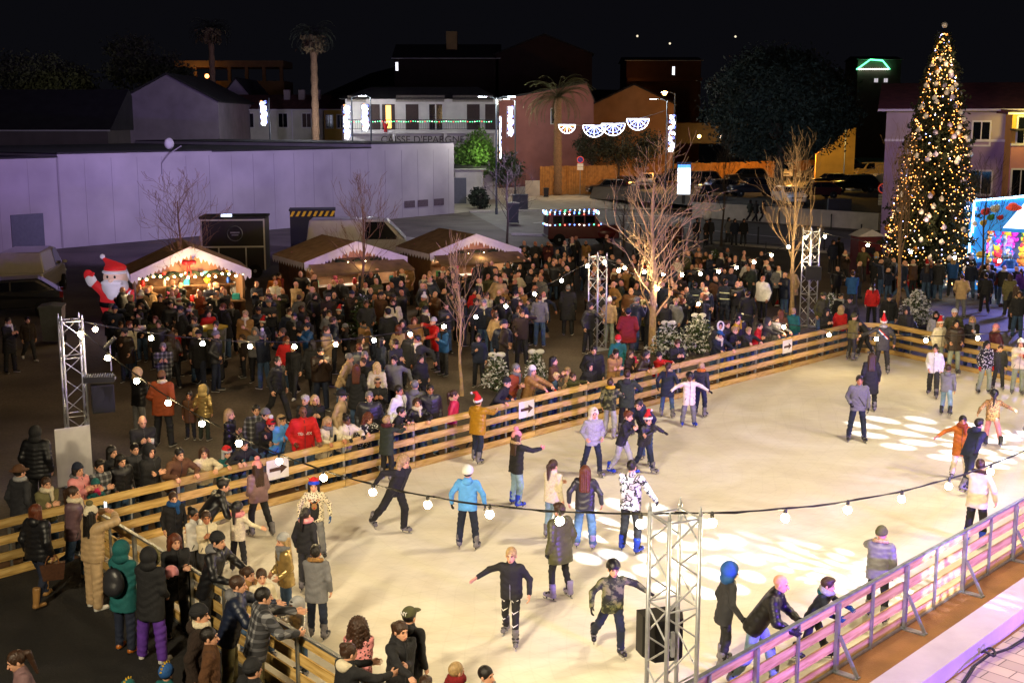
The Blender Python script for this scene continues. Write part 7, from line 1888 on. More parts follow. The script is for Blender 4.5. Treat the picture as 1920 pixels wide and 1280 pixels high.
rail(508,786,'person in red and white bobble hat leaning far over the barrier',1.5,lean=26,jac=('cloth','black'),fur='brown',hair='short',hat='bobble',hatc='red',hatc2='white')
rail(528,776,'person with blonde hair and dark headband in teal jacket',1.56,yaw=60,lean=16,jac=('puffer','lightblue'),hair='bob',hc='blonde',hat='headband',hatc='black',female=True)
o=rail(568,763,'tall person in bright red hoodie with white chest lettering',1.78,yaw=22,lean=6,L='rail',R_='pocket',jac=('cloth','red'),fat=1.15,hair=None,skin=3);mark(o,'TERREX',.085,WHITEM,True,.27)
head(590,740,15,'person in fur-collared black coat holding a cup to the mouth',h=1.6,L='cup',R_='cup',jac=('cloth','black'),fur='brown',hair='bob',hc='lightblonde',female=True)
head(572,740,-20,'person with fluffy white hair behind the red hoodie',h=1.62,jac=('cloth','charcoal'),hair='tousled',hc='hairwhite',female=True)
rail(614,782,'person with light brown braids in cream coat and grey scarf',1.58,lean=14,hp=10,jac=('cloth','cream'),hem=.24,hair='long',hc='blonde',scarf='grey',skin=2,female=True)
rail(650,778,'person in pale yellow jacket and black gloves at the barrier',1.56,lean=14,jac=('puffer','cream'),hair='bun',hc='hairdark',skin=3,glove='black',female=True)
rail(640,730,'person in black bucket hat and beige coat with grey beard',1.72,yaw=80,lean=6,L='down',R_='down',dmin=.8,jac=('cloth','beige'),hair='crop',hc='hairgrey',hat='brim',hatc='black')
rail(692,732,'person with grey hair and glasses in dark quilted jacket',1.76,yaw=10,lean=4,L='down',R_='down',dmin=.8,jac=('puffer','charcoal'),hair='crop',hc='hairgrey')
rail(690,776,'person with curly auburn hair holding a pink cup',1.58,lean=18,hp=8,jac=('floral','black'),hair='curly',hc='auburn',female=True)
head(708,708,10,'person in pale yellow beanie and black jacket in the second row',h=1.6,L='cup',R_='cup',jac=('cloth','black'),hair='short',hat='beanie',hatc='beige',skin=2)
head(748,722,60,'person in white t-shirt with dark hair in the second row',h=1.74,jac=('cloth','white'),hair='crop',hc='hairdark',skin=2)
head(778,712,170,'person in grey hooded jacket seen from behind in the second row',h=1.76,jac=('cloth','grey'),hair='crop',hc='hairgrey',hood=True)
rail(782,748,'person with long brown hair and white scarf in black puffer',1.6,yaw=15,lean=8,hp=-8,jac=('puffer','black'),hair='long',hc='hairbrown',scarf='cream',female=True)
rail(752,762,'person in black coat bowed behind the long brown hair',1.6,yaw=80,lean=28,jac=('cloth','black'),hair='short',hc='hairdark')
rail(806,720,'tall person in dark quilted jacket with short dark hair',1.82,yaw=20,lean=5,L='down',R_='down',dmin=.6,jac=('puffer','charcoal'),hair='crop',hc='hairdark',skin=2)
rail(852,730,'person in bright pink puffer with fur collar',1.5,yaw=95,lean=6,L='down',R_='down',jac=('puffer','hotpink'),fur='beige',hair='pony',hc='hairbrown',tro=('cloth','sage'),female=True)
rail(950,708,'person in black cap and black jacket leaning over the barrier',1.74,yaw=70,lean=30,jac=('cloth','black'),hair='crop',hc='hairgrey',hat='beanie',hatc='black')
rail(968,682,'person with grey hair in orange-brown corduroy jacket',1.74,yaw=60,lean=16,jac=('cloth','rust'),hair='crop',hc='hairgrey',scarf='grey')
rail(998,686,'person in white beanie and tan coat looking over the barrier',1.64,yaw=60,lean=14,jac=('puffer','tan'),hair='bob',hc='hairgrey',hat='beanie',hatc='white',female=True)
rail(1016,715,'small person in striped hat and red mittens on the barrier',1.2,lean=20,jac=('cloth','navy'),hair=None,hat='bobble',hatc='charcoal',glove='red')
rail(1042,698,'small fair-haired person in blue denim jacket on the barrier',1.25,yaw=80,lean=16,jac=('denim','jeans'),hair='tousled',hc='lightblonde')
rail(1074,698,'small person in olive hooded jacket climbing on the barrier',1.3,yaw=50,lean=20,jac=('cloth','olive'),hair='crop',hc='hairbrown',hood=True)
o=rail(1038,668,'person with long dark hair in brown coat carrying a child',1.64,yaw=70,lean=2,L='cup',R_='cup',dmin=.7,jac=('cloth','brown'),hair='long',hc='hairdark',female=True)
q=world(o,FIG[o.name].P+Vector((.05,-.32,.12)));person((q.x,q.y,q.z-.42),-30,'small curly-haired child in pale coat carried in arms',h=.84,legs='sit',L='fwd',R_='fwd',jac=('fleece','beige'),tro=('cloth','beige'),hair='tousled',hc='blonde')
rail(1106,680,'person in black hooded jacket with yellow drawstring',1.5,yaw=30,lean=4,L='pocket',R_='pocket',jac=('cloth','black'),hair='short',hat='hood',hatc='black')
rail(1113,646,'tall bearded person in glasses and black coat',1.86,yaw=10,lean=3,hp=10,L='down',R_='pocket',dmin=.8,jac=('cloth','black'),hem=.3,fat=1.1,hair='crop',hc='hairdark')
rail(1154,654,'person in tan parka with fur hood looking down',1.64,yaw=25,lean=10,hp=14,L='fold',R_='fold',jac=('cloth','tan'),fur='brown',hair='short',hc='hairdark',female=True)
head(1159,628,175,'person in bright orange-red beanie and teal jacket',h=1.6,jac=('cloth','teal'),hair=None,hat='beanie',hatc='red')
head(1178,578,172,'large person in dark red jacket seen from behind',h=1.84,L='pocket',R_='pocket',jac=('cloth','darkred'),fat=1.2,hem=.22,tro=('cloth','charcoal'),hair='crop',hat='beanie',hatc='navy')
rail(1182,656,'person with chin-length brown hair behind the pink hat',1.62,lean=6,L='fold',R_='fold',dmin=.7,jac=('cloth','darkbrown'),hair='bob',hc='hairbrown',female=True)
rail(1191,674,'small person in hot pink knitted hat',1.2,yaw=70,lean=14,jac=('cloth','plum'),hair='short',hc='blonde',hat='bobble',hatc='hotpink',hatc2='hotpink',glove='red')
rail(1212,656,'person in dark fur-trimmed jacket bowed at the barrier',1.6,yaw=60,lean=24,jac=('puffer','darkbrown'),fur='brown',hair='long',hc='hairdark',female=True)
rail(1236,660,'small person in black hat and red jacket at the barrier',1.3,yaw=40,lean=10,jac=('cloth','red'),hair='short',hat='beanie',hatc='black')
o=rail(1270,634,'person with tousled hair in black sweater using a phone',1.62,lean=8,hp=16,L='cup',R_='cup',yaw=20,jac=('cloth','black'),hair='tousled',hc='hairbrown');phone(o,0,'phone held by the person in black sweater at the barrier')
rail(1350,620,'person in blue cap and cream-sleeved varsity jacket',1.6,yaw=25,lean=20,jac=('cloth','navy'),hair='crop',hat='cap',hatc='blue',scarf='cream')
rail(1349,602,'person in black and white striped hood behind the varsity jacket',1.66,yaw=20,lean=5,L='down',R_='down',dmin=.8,jac=('cloth','charcoal'),hair='short',hat='furhood',hatc='black')
rail(1364,600,'person with brown hair in black jacket right of the striped hood',1.66,yaw=30,lean=6,L='down',R_='down',dmin=.7,jac=('cloth','black'),hair='tousled',hc='hairbrown')
rail(1378,612,'fair-haired person in black sweater leaning on the barrier',1.5,yaw=50,lean=16,jac=('cloth','black'),hair='tousled',hc='blonde')
rail(1404,612,'person with tousled blond hair in black coat on the barrier',1.52,yaw=20,lean=18,jac=('cloth','charcoal'),hair='tousled',hc='blonde')
rail(1382,594,'person in mustard jacket behind the blond spectators',1.66,yaw=60,dmin=1.0,L='down',R_='down',jac=('cloth','yellow'),hair='crop')
rail(1424,604,'person in bright red jacket at the barrier',1.5,yaw=60,lean=14,jac=('cloth','red'),hair='crop',hc='hairdark')
rail(1440,596,'person in dark hood beside the red jacket',1.6,yaw=50,lean=8,jac=('cloth','charcoal'),hair='short',hat='hood',hatc='charcoal')
rail(1456,592,'person in grey knit and light scarf near the far tower',1.6,yaw=30,lean=8,jac=('cloth','grey'),hair='bob',hc='hairbrown',scarf='lightgrey',female=True)
rail(1488,576,'person in teal jacket with tied-back hair near the far tower',1.62,yaw=150,lean=3,L='down',R_='down',jac=('cloth','teal'),hair='bun',hc='blonde',female=True)
rail(1464,580,'person in brown fur coat left of the teal jacket',1.6,yaw=170,lean=3,L='down',R_='down',dmin=.6,jac=('fleece','brown'),hair='bob',hc='auburn',female=True)
rail(1544,548,'person in green jacket and cap behind the barrier corner',1.7,yaw=20,lean=3,L='down',R_='down',dmin=.8,jac=('cloth','olive'),hair='crop',hat='cap',hatc='olive')
rail(1550,580,'person in black hood with hands to the mouth at the corner',1.6,yaw=20,lean=5,L='cup',R_='cup',jac=('cloth','black'),hair='short',hat='hood',hatc='black')
rail(1578,574,'person in red jacket with beige hood at the corner',1.62,yaw=140,lean=8,L='down',R_='down',jac=('cloth','red'),hair=None,hat='hood',hatc='beige')
rail(1577,549,'person in sunglasses and black coat behind the barrier corner',1.66,yaw=20,lean=3,L='down',R_='down',dmin=.7,jac=('cloth','black'),hair='short',scarf='lightgrey')
rail(1594,555,'person in black cap and dark jacket behind the barrier corner',1.74,yaw=-30,lean=3,L='down',R_='down',dmin=.5,jac=('cloth','charcoal'),hair='crop',hat='cap',hatc='black')
def far(px,py,label,h,**k):
 k.setdefault('yaw',-20);yaw=k.pop('yaw');loc=headloc(px,py,yaw,h,lean=k.get('lean',3));d=(loc-RC1).dot(RCN)
 while d<.35 and h>.95:h-=.03;loc=headloc(px,py,yaw,h,lean=k.get('lean',3));d=(loc-RC1).dot(RCN)
 h=round(h/.05)*.05
 return person(loc,yaw,label,h=h,**k)
far(1668,552,'person in black cap and dark jacket before the grey flocked fir',1.74,jac=('cloth','black'),hair='crop',hat='cap',hatc='black')
far(1700,576,'person in dark hood behind a beanie-wearing child',1.6,jac=('cloth','charcoal'),hair='long',hc='hairdark',hat='hood',hatc='charcoal',female=True)
far(1706,590,'small person in beige beanie at the far right barrier',1.3,L='fwd',R_='fwd',jac=('puffer','charcoal'),hair=None,hat='beanie',hatc='beige')
far(1756,582,'person with dark hair and scarf in pale grey coat',1.62,jac=('cloth','lightgrey'),hair='long',hc='hairdark',scarf='black',female=True)
far(1790,580,'person in white beanie and green jacket behind the fur collar',1.74,jac=('cloth','olive'),hair=None,hat='beanie',hatc='white')
o=far(1824,592,'person in glasses and black coat holding a glass',1.66,L='cup',R_='down',jac=('cloth','black'),hem=.26,hair='bob',hc='blonde',scarf='grey',female=True);cup(o,0,'clear cup held by the bespectacled person in black coat')
far(1867,608,'person in pink beanie and maroon coat with tan fur',1.58,yaw=-70,jac=('puffer','maroon'),hair=None,hat='beanie',hatc='pink',fur='tan',female=True)
far(1912,545,'person in fur-hooded dark coat at the right edge',1.7,jac=('cloth','charcoal'),hair='long',hc='hairbrown',fur='beige',female=True)
LO=dict(hi=False)
foot(820,695,-60,'person in bright red puffer raising a hand',h=1.7,lean=10,L='fwd',R_='up',jac=('puffer','red'),hem=.24,tro=('cloth','charcoal'),hair=None,hat='beanie',hatc='lightgrey')
head(707,678,165,'person with blonde bob in white jacket seen from behind',h=1.66,jac=('cloth','cream'),hem=.2,tro=('cloth','beige'),hair='bob',hc='lightblonde',female=True)
head(655,662,80,'person in striped beige sweater stooping to talk',h=1.76,lean=22,L='low',R_='low',jac=('fleece','beige'),hair='crop',hc='hairgrey')
head(684,658,10,'person with grey hair in dark coat facing the striped sweater',h=1.74,jac=('cloth','charcoal'),hem=.3,hair='crop',hc='hairgrey')
head(668,682,175,'person with long auburn hair in long black coat seen from behind',h=1.62,jac=('cloth','black'),hem=.42,hair='long',hc='auburn',female=True)
head(748,608,150,'person in pale bomber jacket and black trousers',h=1.72,jac=('cloth','beige'),tro=('cloth','black'),hair='bob',hc='auburn',L='down',R_='cup',female=True)
foot(518,790,60,'person in black striding past in the near crowd',h=1.78,legs='walk',jac=('cloth','black'),tro=('cloth','black'),hair='crop')
foot(556,745,-20,'person in black tracksuit with white shoes walking',h=1.6,legs='walk',jac=('cloth','black'),tro=('cloth','black'),hair='crop',hc='hairbrown',shc='white')
foot(586,748,170,'person in long black coat walking away near the tracksuit',h=1.72,legs='walk',jac=('cloth','black'),hem=.3,tro=('cloth','black'),hair='bob',female=True)
head(380,722,170,'person in shiny gold jacket with fur hood seen from behind',h=1.36,jac=('shiny','gold'),hem=.18,tro=('cloth','darkgreen'),hair=None,hat='furhood',hatc='gold',hatc2='grey')
foot(308,835,170,'large person in rust-brown jacket and black trousers',h=1.82,legs='wide',L='pocket',R_='pocket',jac=('cloth','rust'),fat=1.2,hem=.2,tro=('cloth','black'),hair='crop',hat='beanie',hatc='brown',scarf='cream')
head(354,733,0,'small person in brown coat beside the gold jacket',h=1.2,L='fwd',jac=('cloth','brown'),hem=.3,tro=('cloth','black'),hair='crop',skin=2)
head(258,690,150,'person in black hooded jacket holding a bouquet of gold foil',h=1.74,jac=('leather','black'),hair=None,hat='hood',hatc='beige',L='cup',R_='cup',tro=('cloth','grey'))
foot(20,698,60,'person in dark coat and white scarf at the far left edge',h=1.74,L='cup',R_='cup',jac=('cloth','black'),hem=.3,tro=('cloth','black'),hair='crop',scarf='white')
foot(55,676,40,'person in dark tracksuit and white shoes left of the grey bin',h=1.5,legs='walk',jac=('cloth','darkbrown'),tro=('cloth','charcoal'),hair='short',shc='white')
head(328,618,60,'small person in red jacket under the left string of bulbs',h=1.45,jac=('puffer','red'),tro=('cloth','black'),hair='short',hc='hairbrown')
head(305,642,15,'person in black jacket with white chest bands holding a cup',h=1.74,L='cup',R_='cup',jac=('plaid','black'),tro=('cloth','black'),hair='crop',hc='hairgrey')
head(368,614,70,'person with blonde hair in black coat at the yellow-lidded bin',h=1.66,L='reach',jac=('cloth','black'),hem=.26,tro=('denim','jeans'),hair='bob',hc='lightblonde',female=True)
head(576,605,-50,'person in blue puffer and dark cap with a phone',h=1.66,L='phone',R_='phone',jac=('puffer','blue'),tro=('cloth','black'),hair='crop',hat='cap',hatc='navy')
head(514,513,20,'person in orange jacket before the middle stall',h=1.7,jac=('cloth','orange'),tro=('cloth','black'),hair='crop')
head(523,511,60,'person in dark red jacket beside the orange jacket',h=1.72,jac=('cloth','darkred'),tro=('cloth','black'),hair='crop')
head(737,560,8,'person in black and cream two-tone jacket mid crowd',h=1.76,jac=('fleece','cream'),hem=.2,tro=('cloth','black'),hair='crop',hc='hairbrown',scarf='black')
head(888,540,60,'person in red jacket with long dark hair near the middle tower',h=1.66,jac=('cloth','red'),hem=.22,tro=('cloth','black'),hair='long',female=True)
head(913,548,40,'person in cream hoodie under a dark vest',h=1.74,jac=('cloth','cream'),tro=('denim','jeans'),hair='crop',hc='hairbrown',hood=True)
head(930,586,150,'person with tan backpack and pale jacket near the string lights',h=1.68,jac=('cloth','beige'),tro=('denim','jeans'),hair='bun',hc='hairbrown',female=True)
head(1012,552,170,'person in grey vest over tan sleeves and jeans',h=1.8,jac=('cloth','grey'),tro=('denim','jeans'),hair='crop',hc='hairbrown')
head(1065,534,175,'large person in long black coat alone beside the middle tower',h=1.84,jac=('cloth','black'),hem=.4,fat=1.15,tro=('cloth','black'),hair='crop',hc='hairgrey')
head(1143,558,160,'person in pale yellow jacket and white beanie by the middle tower',h=1.66,jac=('cloth','beige'),tro=('denim','sage'),hair=None,hat='beanie',hatc='white')
for px,lb in((1303,'left'),(1361,'right')):
 o=head(px,528 if px<1350 else 524,170 if px<1350 else 150,'person in dark uniform with reflective bands, %s of the two'%lb,h=1.8,jac=('cloth','navy'),tro=('cloth','navy'),hair='crop')
 f=FIG[o.name];mb=MB()
 for z in(.32,.1):mb.tube([f.P+f.U*z*f.s+f.X*.215*f.s*math.cos(a)+f.B*.155*f.s*math.sin(a)for a in np.linspace(0,6.283,20)],.022,5,False)
 mb.build('reflective_band',mat('reflective tape',hx('#d8dcc0'),rough=.3,var=.05),o)
head(1398,490,100,'person in white jacket standing at the far plaza',h=1.78,jac=('cloth','white'),tro=('cloth','black'),hair='crop')
head(1402,545,175,'person in long black coat seen from behind right of the uniforms',h=1.74,jac=('cloth','black'),hem=.3,tro=('cloth','black'),hair='crop',hc='hairbrown')
head(1385,588,10,'person in black hood with yellow scarf behind the blond spectators',h=1.7,jac=('cloth','charcoal'),hair=None,hat='hood',hatc='black',scarf='yellow')
foot(1596,588,170,'person in blue tracksuit top taking a photo',h=1.74,L='phone',R_='phone',jac=('cloth','blue'),tro=('cloth','charcoal'),hair='crop',hc='hairbrown')
foot(1633,612,175,'person in red jacket with white sides and dark ponytail',h=1.66,jac=('cloth','red'),tro=('cloth','black'),hair='pony',hc='hairdark',scarf='white',female=True)
foot(1640,545,160,'person in long dark coat and blue scarf before the christmas tree',h=1.8,jac=('cloth','black'),hem=.36,tro=('cloth','charcoal'),hair='bob',hc='blonde',scarf='lightblue',female=True)
foot(1659,546,170,'person in dark jacket and grey trousers beside the blue scarf',h=1.78,jac=('cloth','charcoal'),tro=('cloth','grey'),hair='crop')
foot(1800,596,165,'person in beige jacket and grey trousers watching the booth',h=1.76,L='pocket',R_='pocket',jac=('cloth','beige'),hem=.18,tro=('cloth','grey'),hair='crop',hc='hairbrown')
foot(1735,562,160,'person in jeans and santa hat near the christmas tree',h=1.66,jac=('cloth','navy'),tro=('denim','jeans'),hair='long',hc='hairbrown',hat='santa',hatc='red',female=True)
foot(1757,562,150,'person in grey scarf and dark coat under the christmas tree',h=1.78,jac=('cloth','charcoal'),hem=.28,tro=('denim','jeans'),hair='crop',scarf='grey')
foot(1784,556,170,'person in bright blue jacket facing the prize booth',h=1.76,L='cup',R_='cup',jac=('cloth','blue'),tro=('cloth','charcoal'),hair='bob',hc='blonde',female=True)
foot(1845,588,165,'person in black with a dark shoulder bag before the booth',h=1.7,legs='walk',jac=('cloth','black'),tro=('cloth','black'),hair='crop')
foot(1862,562,170,'small person in red-brown jacket at the prize booth',h=1.4,jac=('cloth','rust'),tro=('denim','jeans'),hair='crop')
foot(1836,540,170,'person in maroon jacket right at the booth counter',h=1.74,jac=('cloth','maroon'),tro=('denim','jeans'),hair='crop')
foot(1890,592,165,'person in grey-green coat in front of the booth',h=1.72,jac=('cloth','khaki'),hem=.3,tro=('cloth','charcoal'),hair='bob',hc='hairbrown',female=True)
foot(1892,545,170,'person in blue padded jacket leaning on the booth counter',h=1.7,lean=20,L='fwd',R_='fwd',jac=('puffer','blue'),tro=('denim','jeans'),hair=None,hat='beanie',hatc='grey')
foot(1900,620,150,'person in long black coat at right edge before the booth',h=1.72,jac=('cloth','black'),hem=.4,tro=('cloth','black'),hair='long',hc='hairbrown',female=True)
foot(1818,560,165,'person in dark blue jacket beside the small dark tree',h=1.66,jac=('denim','navy'),tro=('denim','jeans'),hair='short')
foot(1912,575,175,'person in purple jacket at the right edge of the booth',h=1.62,jac=('cloth','purple'),tro=('denim','jeans'),hair='pony',hc='hairbrown',female=True)
for px,py,yw,lb,jc in((1305,460,20,'person in dark coat in the roadside group','black'),(1330,460,160,'person in charcoal coat in the roadside group','charcoal'),(1376,461,10,'person in navy coat on the roadside','navy'),(1393,461,8,'person in black jacket with white shoes on the roadside','black'),(1364,458,40,'person in grey coat on the roadside','grey'),(1322,462,60,'person in dark brown coat in the roadside group','darkbrown'),(1404,415,120,'walker in dark green on the far pavement','darkgreen'),(1415,417,120,'walker in black on the far pavement','black'),(1428,417,120,'walker in charcoal on the far pavement','charcoal'),(1255,470,30,'person in black coat with a white balloon','black'),(1272,468,160,'person in dark red coat by the roadside rail','maroon'),(1265,474,100,'person in brown coat by the roadside rail','brown'),(1570,506,150,'person in black right of the far tower','black'),(1559,512,20,'person in navy right of the far tower','navy'),(1603,498,60,'person in dark olive jacket filming by the road','olive')):
 foot(px,py,yw,lb.replace('walker','person'),h=1.72,legs='walk' if 'walker' in lb else 'stand',jac=('cloth',jc),hem=.2,tro=('cloth','charcoal'),hair=random.choice(('crop','short','bob')),shc='white' if 'white shoes' in lb else None,group='people standing along the road',hi=False)
p=G(1318,430,1.6);tag(MB().ball(U(1325,402,G(1325,468).y),(.28,.28,.34),10,8).build('balloon',mat('white balloon',hx('#d8d8d4'),rough=.3,var=.03)),'white balloon floating over the roadside group','balloon')
ZONES=[((365,560),'before the left stall'),((230,610),'before the inflatable figure'),((520,560),'left of the middle stall'),((650,540),'at the counter of the middle stall'),((735,540),'right of the middle stall awning'),((860,530),'before the far stall'),((960,520),'behind the old minibus corner'),((1060,520),'left of the middle tower'),((1170,540),'between middle tower and tall bare tree'),((1300,560),'behind the flocked firs'),((1420,560),'near the far tower'),((300,650),'beside the left tower bulbs'),((430,640),'near the yellow-lidded bin'),((560,630),'under the lowest crowd bulbs'),((690,630),'near the dark fir mid crowd'),((800,640),'left of the slim sapling'),((900,640),'right of the slim sapling'),((1010,620),'in the gap before the middle tower'),((620,700),'in the open ground behind the barrier'),((460,720),'left of the striding figures'),((780,690),'behind the white-shirted spectator'),((1080,600),'close to the middle tower')]
def zone(px,py):return min(ZONES,key=lambda z:(z[0][0]-px)**2+2.2*(z[0][1]-py)**2)[1]
POLY=[(205,660),(215,622),(330,606),(470,592),(560,592),(640,584),(790,566),(960,545),(985,505),(1160,502),(1330,525),(1500,548),(1500,590),(1380,620),(1330,640),(1200,668),(1120,690),(1090,660),(1000,690),(900,735),(800,770),(700,800),(640,790),(560,745),(450,742),(330,730),(240,720)]
def inpoly(x,y):
 r_=False;n=len(POLY)
 for i in range(n):
  (x1,y1),(x2,y2)=POLY[i],POLY[(i+1)%n]
  if(y1>y)!=(y2>y)and x<(x2-x1)*(y-y1)/(y2-y1)+x1:r_=not r_
 return r_
rs=random.Random(77)
taken=[(o.location.x,o.location.y)for o in ALLP]+[(q.x,q.y)for q in(TL,TM,TR)]+[(G(*q).x,G(*q).y)for q in((1224,664),(866,742),(346,612),(680,640),(682,600),(396,692),(1252,676),(1308,664),(952,560),(1005,716),(932,735))]
JC=['black']*30+['charcoal']*18+['navy']*12+['darkbrown']*10+['darkgreen']*4+['brown']*5+['grey']*5+['olive']*4+['beige']*3+['maroon']*2+['tan']*2+['rust']+['blue']+['cream']+['red']+['white']
POSES=[dict(L='down',R_='down'),dict(L='pocket',R_='pocket'),dict(L='cup',R_='down'),dict(L='fold',R_='fold'),dict(L='down',R_='cup',lean=5),dict(L='pocket',R_='down',legs='walk'),dict(L='phone',R_='phone',hp=14),dict(L='cup',R_='cup'),dict(L='down',R_='pocket',hy=28,side=4),dict(L='low',R_='cup',hy=-30,lean=8),dict(L='back',R_='down',legs='walk',lean=6),dict(L='up',R_='pocket',hy=15),dict(L='pocket',R_='pocket',hy=-25,side=-4,legs='wide'),dict(L='fwd',R_='down',hy=20,lean=7)]
NT={'down':'',}
used={}
cand=[]
def spaced(px,py,g,md):return all((g.x-a)**2+(g.y-b)**2>md*md for a,b in taken)
TARGET=326-NPEOPLE[0]
ALLH={'crop':'cropped hair','short':'short hair','bob':'bobbed hair','long':'long hair','pony':'ponytail','bun':'hair bun','tousled':'tousled hair'}
HCN={'hairdark':'black','hairbrown':'brown','auburn':'auburn','blonde':'blonde','hairgrey':'grey'}
spots_=[]
for tries in range(9000):
 px=rs.uniform(200,1520);py=rs.uniform(496,800)
 if not inpoly(px,py):continue
 dens=1.0 if py<665 or px<420 else .35
 if 1030<px<1100 and py>590:dens*=.25
 if rs.random()>dens:continue
 g=G(px,py)
 if not spaced(px,py,g,.43 if py<650 else .6):continue
 taken.append((g.x,g.y));spots_.append((py,px,g))
 if len(spots_)>TARGET+235:break
spots_.sort(key=lambda t:-t[0])
for tries in range(600):
 px=rs.uniform(1560,1900);py=rs.uniform(520,575);g=G(px,py)
 if len(spots_)<TARGET+262 and spaced(px,py,g,.6):taken.append((g.x,g.y));spots_.append((py,px,g))
SV=[];SQ=[];SM=[];SMATS=[];sb=0
def absorb(o):
 """adds a far figure to the one mesh of the far crowd"""
 global sb
 M0=Matrix.Translation(o.location)@Matrix.Rotation(o.rotation_euler.z,4,'Z')@Matrix.Scale(o.scale.x,4)
 for c in[o]+list(o.children):
  M=np.array(M0 if c is o else M0@c.matrix_local);me=c.data;n=len(me.vertices);k=len(me.polygons)
  v=np.empty(n*3,np.float32);me.vertices.foreach_get('co',v);q=np.empty(k*4,np.int32);me.loops.foreach_get('vertex_index',q);mi=np.empty(k,np.int32);me.polygons.foreach_get('material_index',mi)
  lut=[]
  for sl in c.material_slots:
   if sl.material not in SMATS:SMATS.append(sl.material)
   lut.append(SMATS.index(sl.material))
  SV.append(v.reshape(-1,3)@M[:3,:3].T+M[:3,3]);SQ.append(q.reshape(-1,4)+sb);SM.append(np.array(lut)[mi]);sb+=n
 for c in list(o.children):bpy.data.objects.remove(c)
 ALLP.remove(o);bpy.data.objects.remove(o)
for idx_,(py,px,g)in enumerate(spots_):
 fem=rs.random()<.45;po=dict(rs.choice(POSES));po.setdefault('lean',3)
 j=rs.choice(JC);st=rs.choice(('cloth','cloth','puffer'));hem=rs.choice((.12,.12,.3));h=1.65 if fem else 1.76
 if rs.random()<.1:h=1.35
 hair=rs.choice(('long','bob','pony','bun','long'))if fem else rs.choice(('crop','crop','short','tousled'));hcol=rs.choice(('hairdark','hairdark','hairdark','hairdark','hairbrown','hairbrown','hairbrown','hairbrown','auburn','blonde','hairgrey'))
 hat=None;hatc='black';u=rs.random()
 if u<.14:hat,hatc='beanie',rs.choice(('black','grey','navy','charcoal','maroon'))
 elif u<.2:hat,hatc='hood',j
 elif u<.24:hat,hatc='cap',rs.choice(('black','navy'))
 elif u<.262:hat,hatc='santa','red'
 elif u<.285:hat,hatc='bobble',rs.choice(('white','pink','grey'))
 if hat in('hood','beanie','bobble')and not fem:hair=None if hat!='hood' else 'short'
 tr_=rs.choice(('black','black','charcoal','jeans','navy'));yaw=rs.choice((rs.uniform(-60,70),rs.uniform(-60,70),rs.uniform(0,360)))
 sc_=rs.choice((None,None,None,None,'grey','cream','black'))
 hd={'beanie':'%s beanie'%hatc,'hood':'hood up','cap':'%s cap'%hatc,'santa':'santa hat','bobble':'%s bobble hat'%hatc}.get(hat)or '%s %s'%(HCN[hcol],ALLH[hair])
 nm={'darkbrown':'dark brown','darkgreen':'dark green'}.get(j,j)
 kind='coat' if hem>.2 else('puffer' if st=='puffer' else 'jacket')
 lb='person in %s %s, %s, %s'%(nm,kind,hd,zone(px,py))
 solo=idx_<TARGET
 if solo:
  for ex in('',' with %s trousers'%tr_,' and %s scarf'%sc_ if sc_ else None,' turned away' if 100<yaw%360<260 else None,' holding hands together' if po['L']=='fold' else None):
   if ex is None:continue
   l2=lb.replace(', '+zone(px,py),ex+', '+zone(px,py))
   if l2 not in used:lb=l2;break
  used[lb]=used.get(lb,0)+1
 o=person(g,round(yaw),lb,h=h,female=fem,jac=(st,j),hem=hem,fat=rs.choice((1.0,1.0,1.12)),tro=('cloth' if tr_!='jeans' else 'denim',tr_),hair=hair,hc=hcol,hat=hat,hatc=hatc,scarf=sc_,skin=rs.choice((1,1,1,1,2)),hi=False,group='people in the market crowd',**po)
 o.scale=(rs.uniform(.95,1.06),)*3
 if not solo:absorb(o)
 elif po['L']=='cup' and rs.random()<.4:cup(o,0,'white paper cup held %s'%zone(px,py))
if SV:
 me=amesh('far_crowd',np.concatenate(SV),np.concatenate(SQ),1,np.concatenate(SM));me.materials.clear()
 for m_ in SMATS:me.materials.append(m_)
 me.polygons.foreach_set('material_index',np.concatenate(SM).astype(np.int32))
 tag(link('far_crowd',me),'dense far part of the dark-clad crowd before the stalls and booth','crowd',None,'stuff')
n_c=len(spots_)
for o in sc.objects:
 if o.name.startswith('cup')and o.get('label','').startswith('white paper cup held '):o['group']='paper cups in the crowd'
print('crowd',n_c,tries)
w=bpy.data.worlds.new("World");sc.world=w;w.use_nodes=True
N=w.node_tree.nodes;L=w.node_tree.links
bg=N['Background']
sk=N.new('ShaderNodeTexSky');sk.sky_type='NISHITA';sk.sun_disc=False;sk.sun_elevation=R(-8);sk.sun_rotation=R(200)
ad=N.new('ShaderNodeMixRGB');ad.blend_type='ADD';ad.inputs[0].default_value=1;ad.inputs[2].default_value=(.06,.06,.085,1)
L.new(sk.outputs['Color'],ad.inputs[1]);L.new(ad.outputs[0],bg.inputs['Color']);bg.inputs['Strength'].default_value=0.05
def spot(name,loc,to,power,col,angle=60,blend=.5,size=.25):
 d=bpy.data.lights.new(name,'SPOT');d.energy=power;d.color=col;d.spot_size=R(angle);d.spot_blend=blend;d.shadow_soft_size=size
 o=bpy.data.objects.new(name,d);COL.objects.link(o);o.location=loc
 o.rotation_euler=(Vector(to)-Vector(loc)).to_track_quat('-Z','Y').to_euler();return o
def lamp(name,loc,power,col,size=.15):
 d=bpy.data.lights.new(name,'POINT');d.energy=power;d.color=col;d.shadow_soft_size=size
 o=bpy.data.objects.new(name,d);COL.objects.link(o);o.location=loc;return o
WARM=(1.0,.835,.55)
spot('rink_floodlight',(17.5,16.5,11.5),(3,24,0),4300,WARM,120,.6,.5)
spot('rink_floodlight',(14.5,12.0,11.0),(3,26,0),2600,WARM,120,.6,.5)
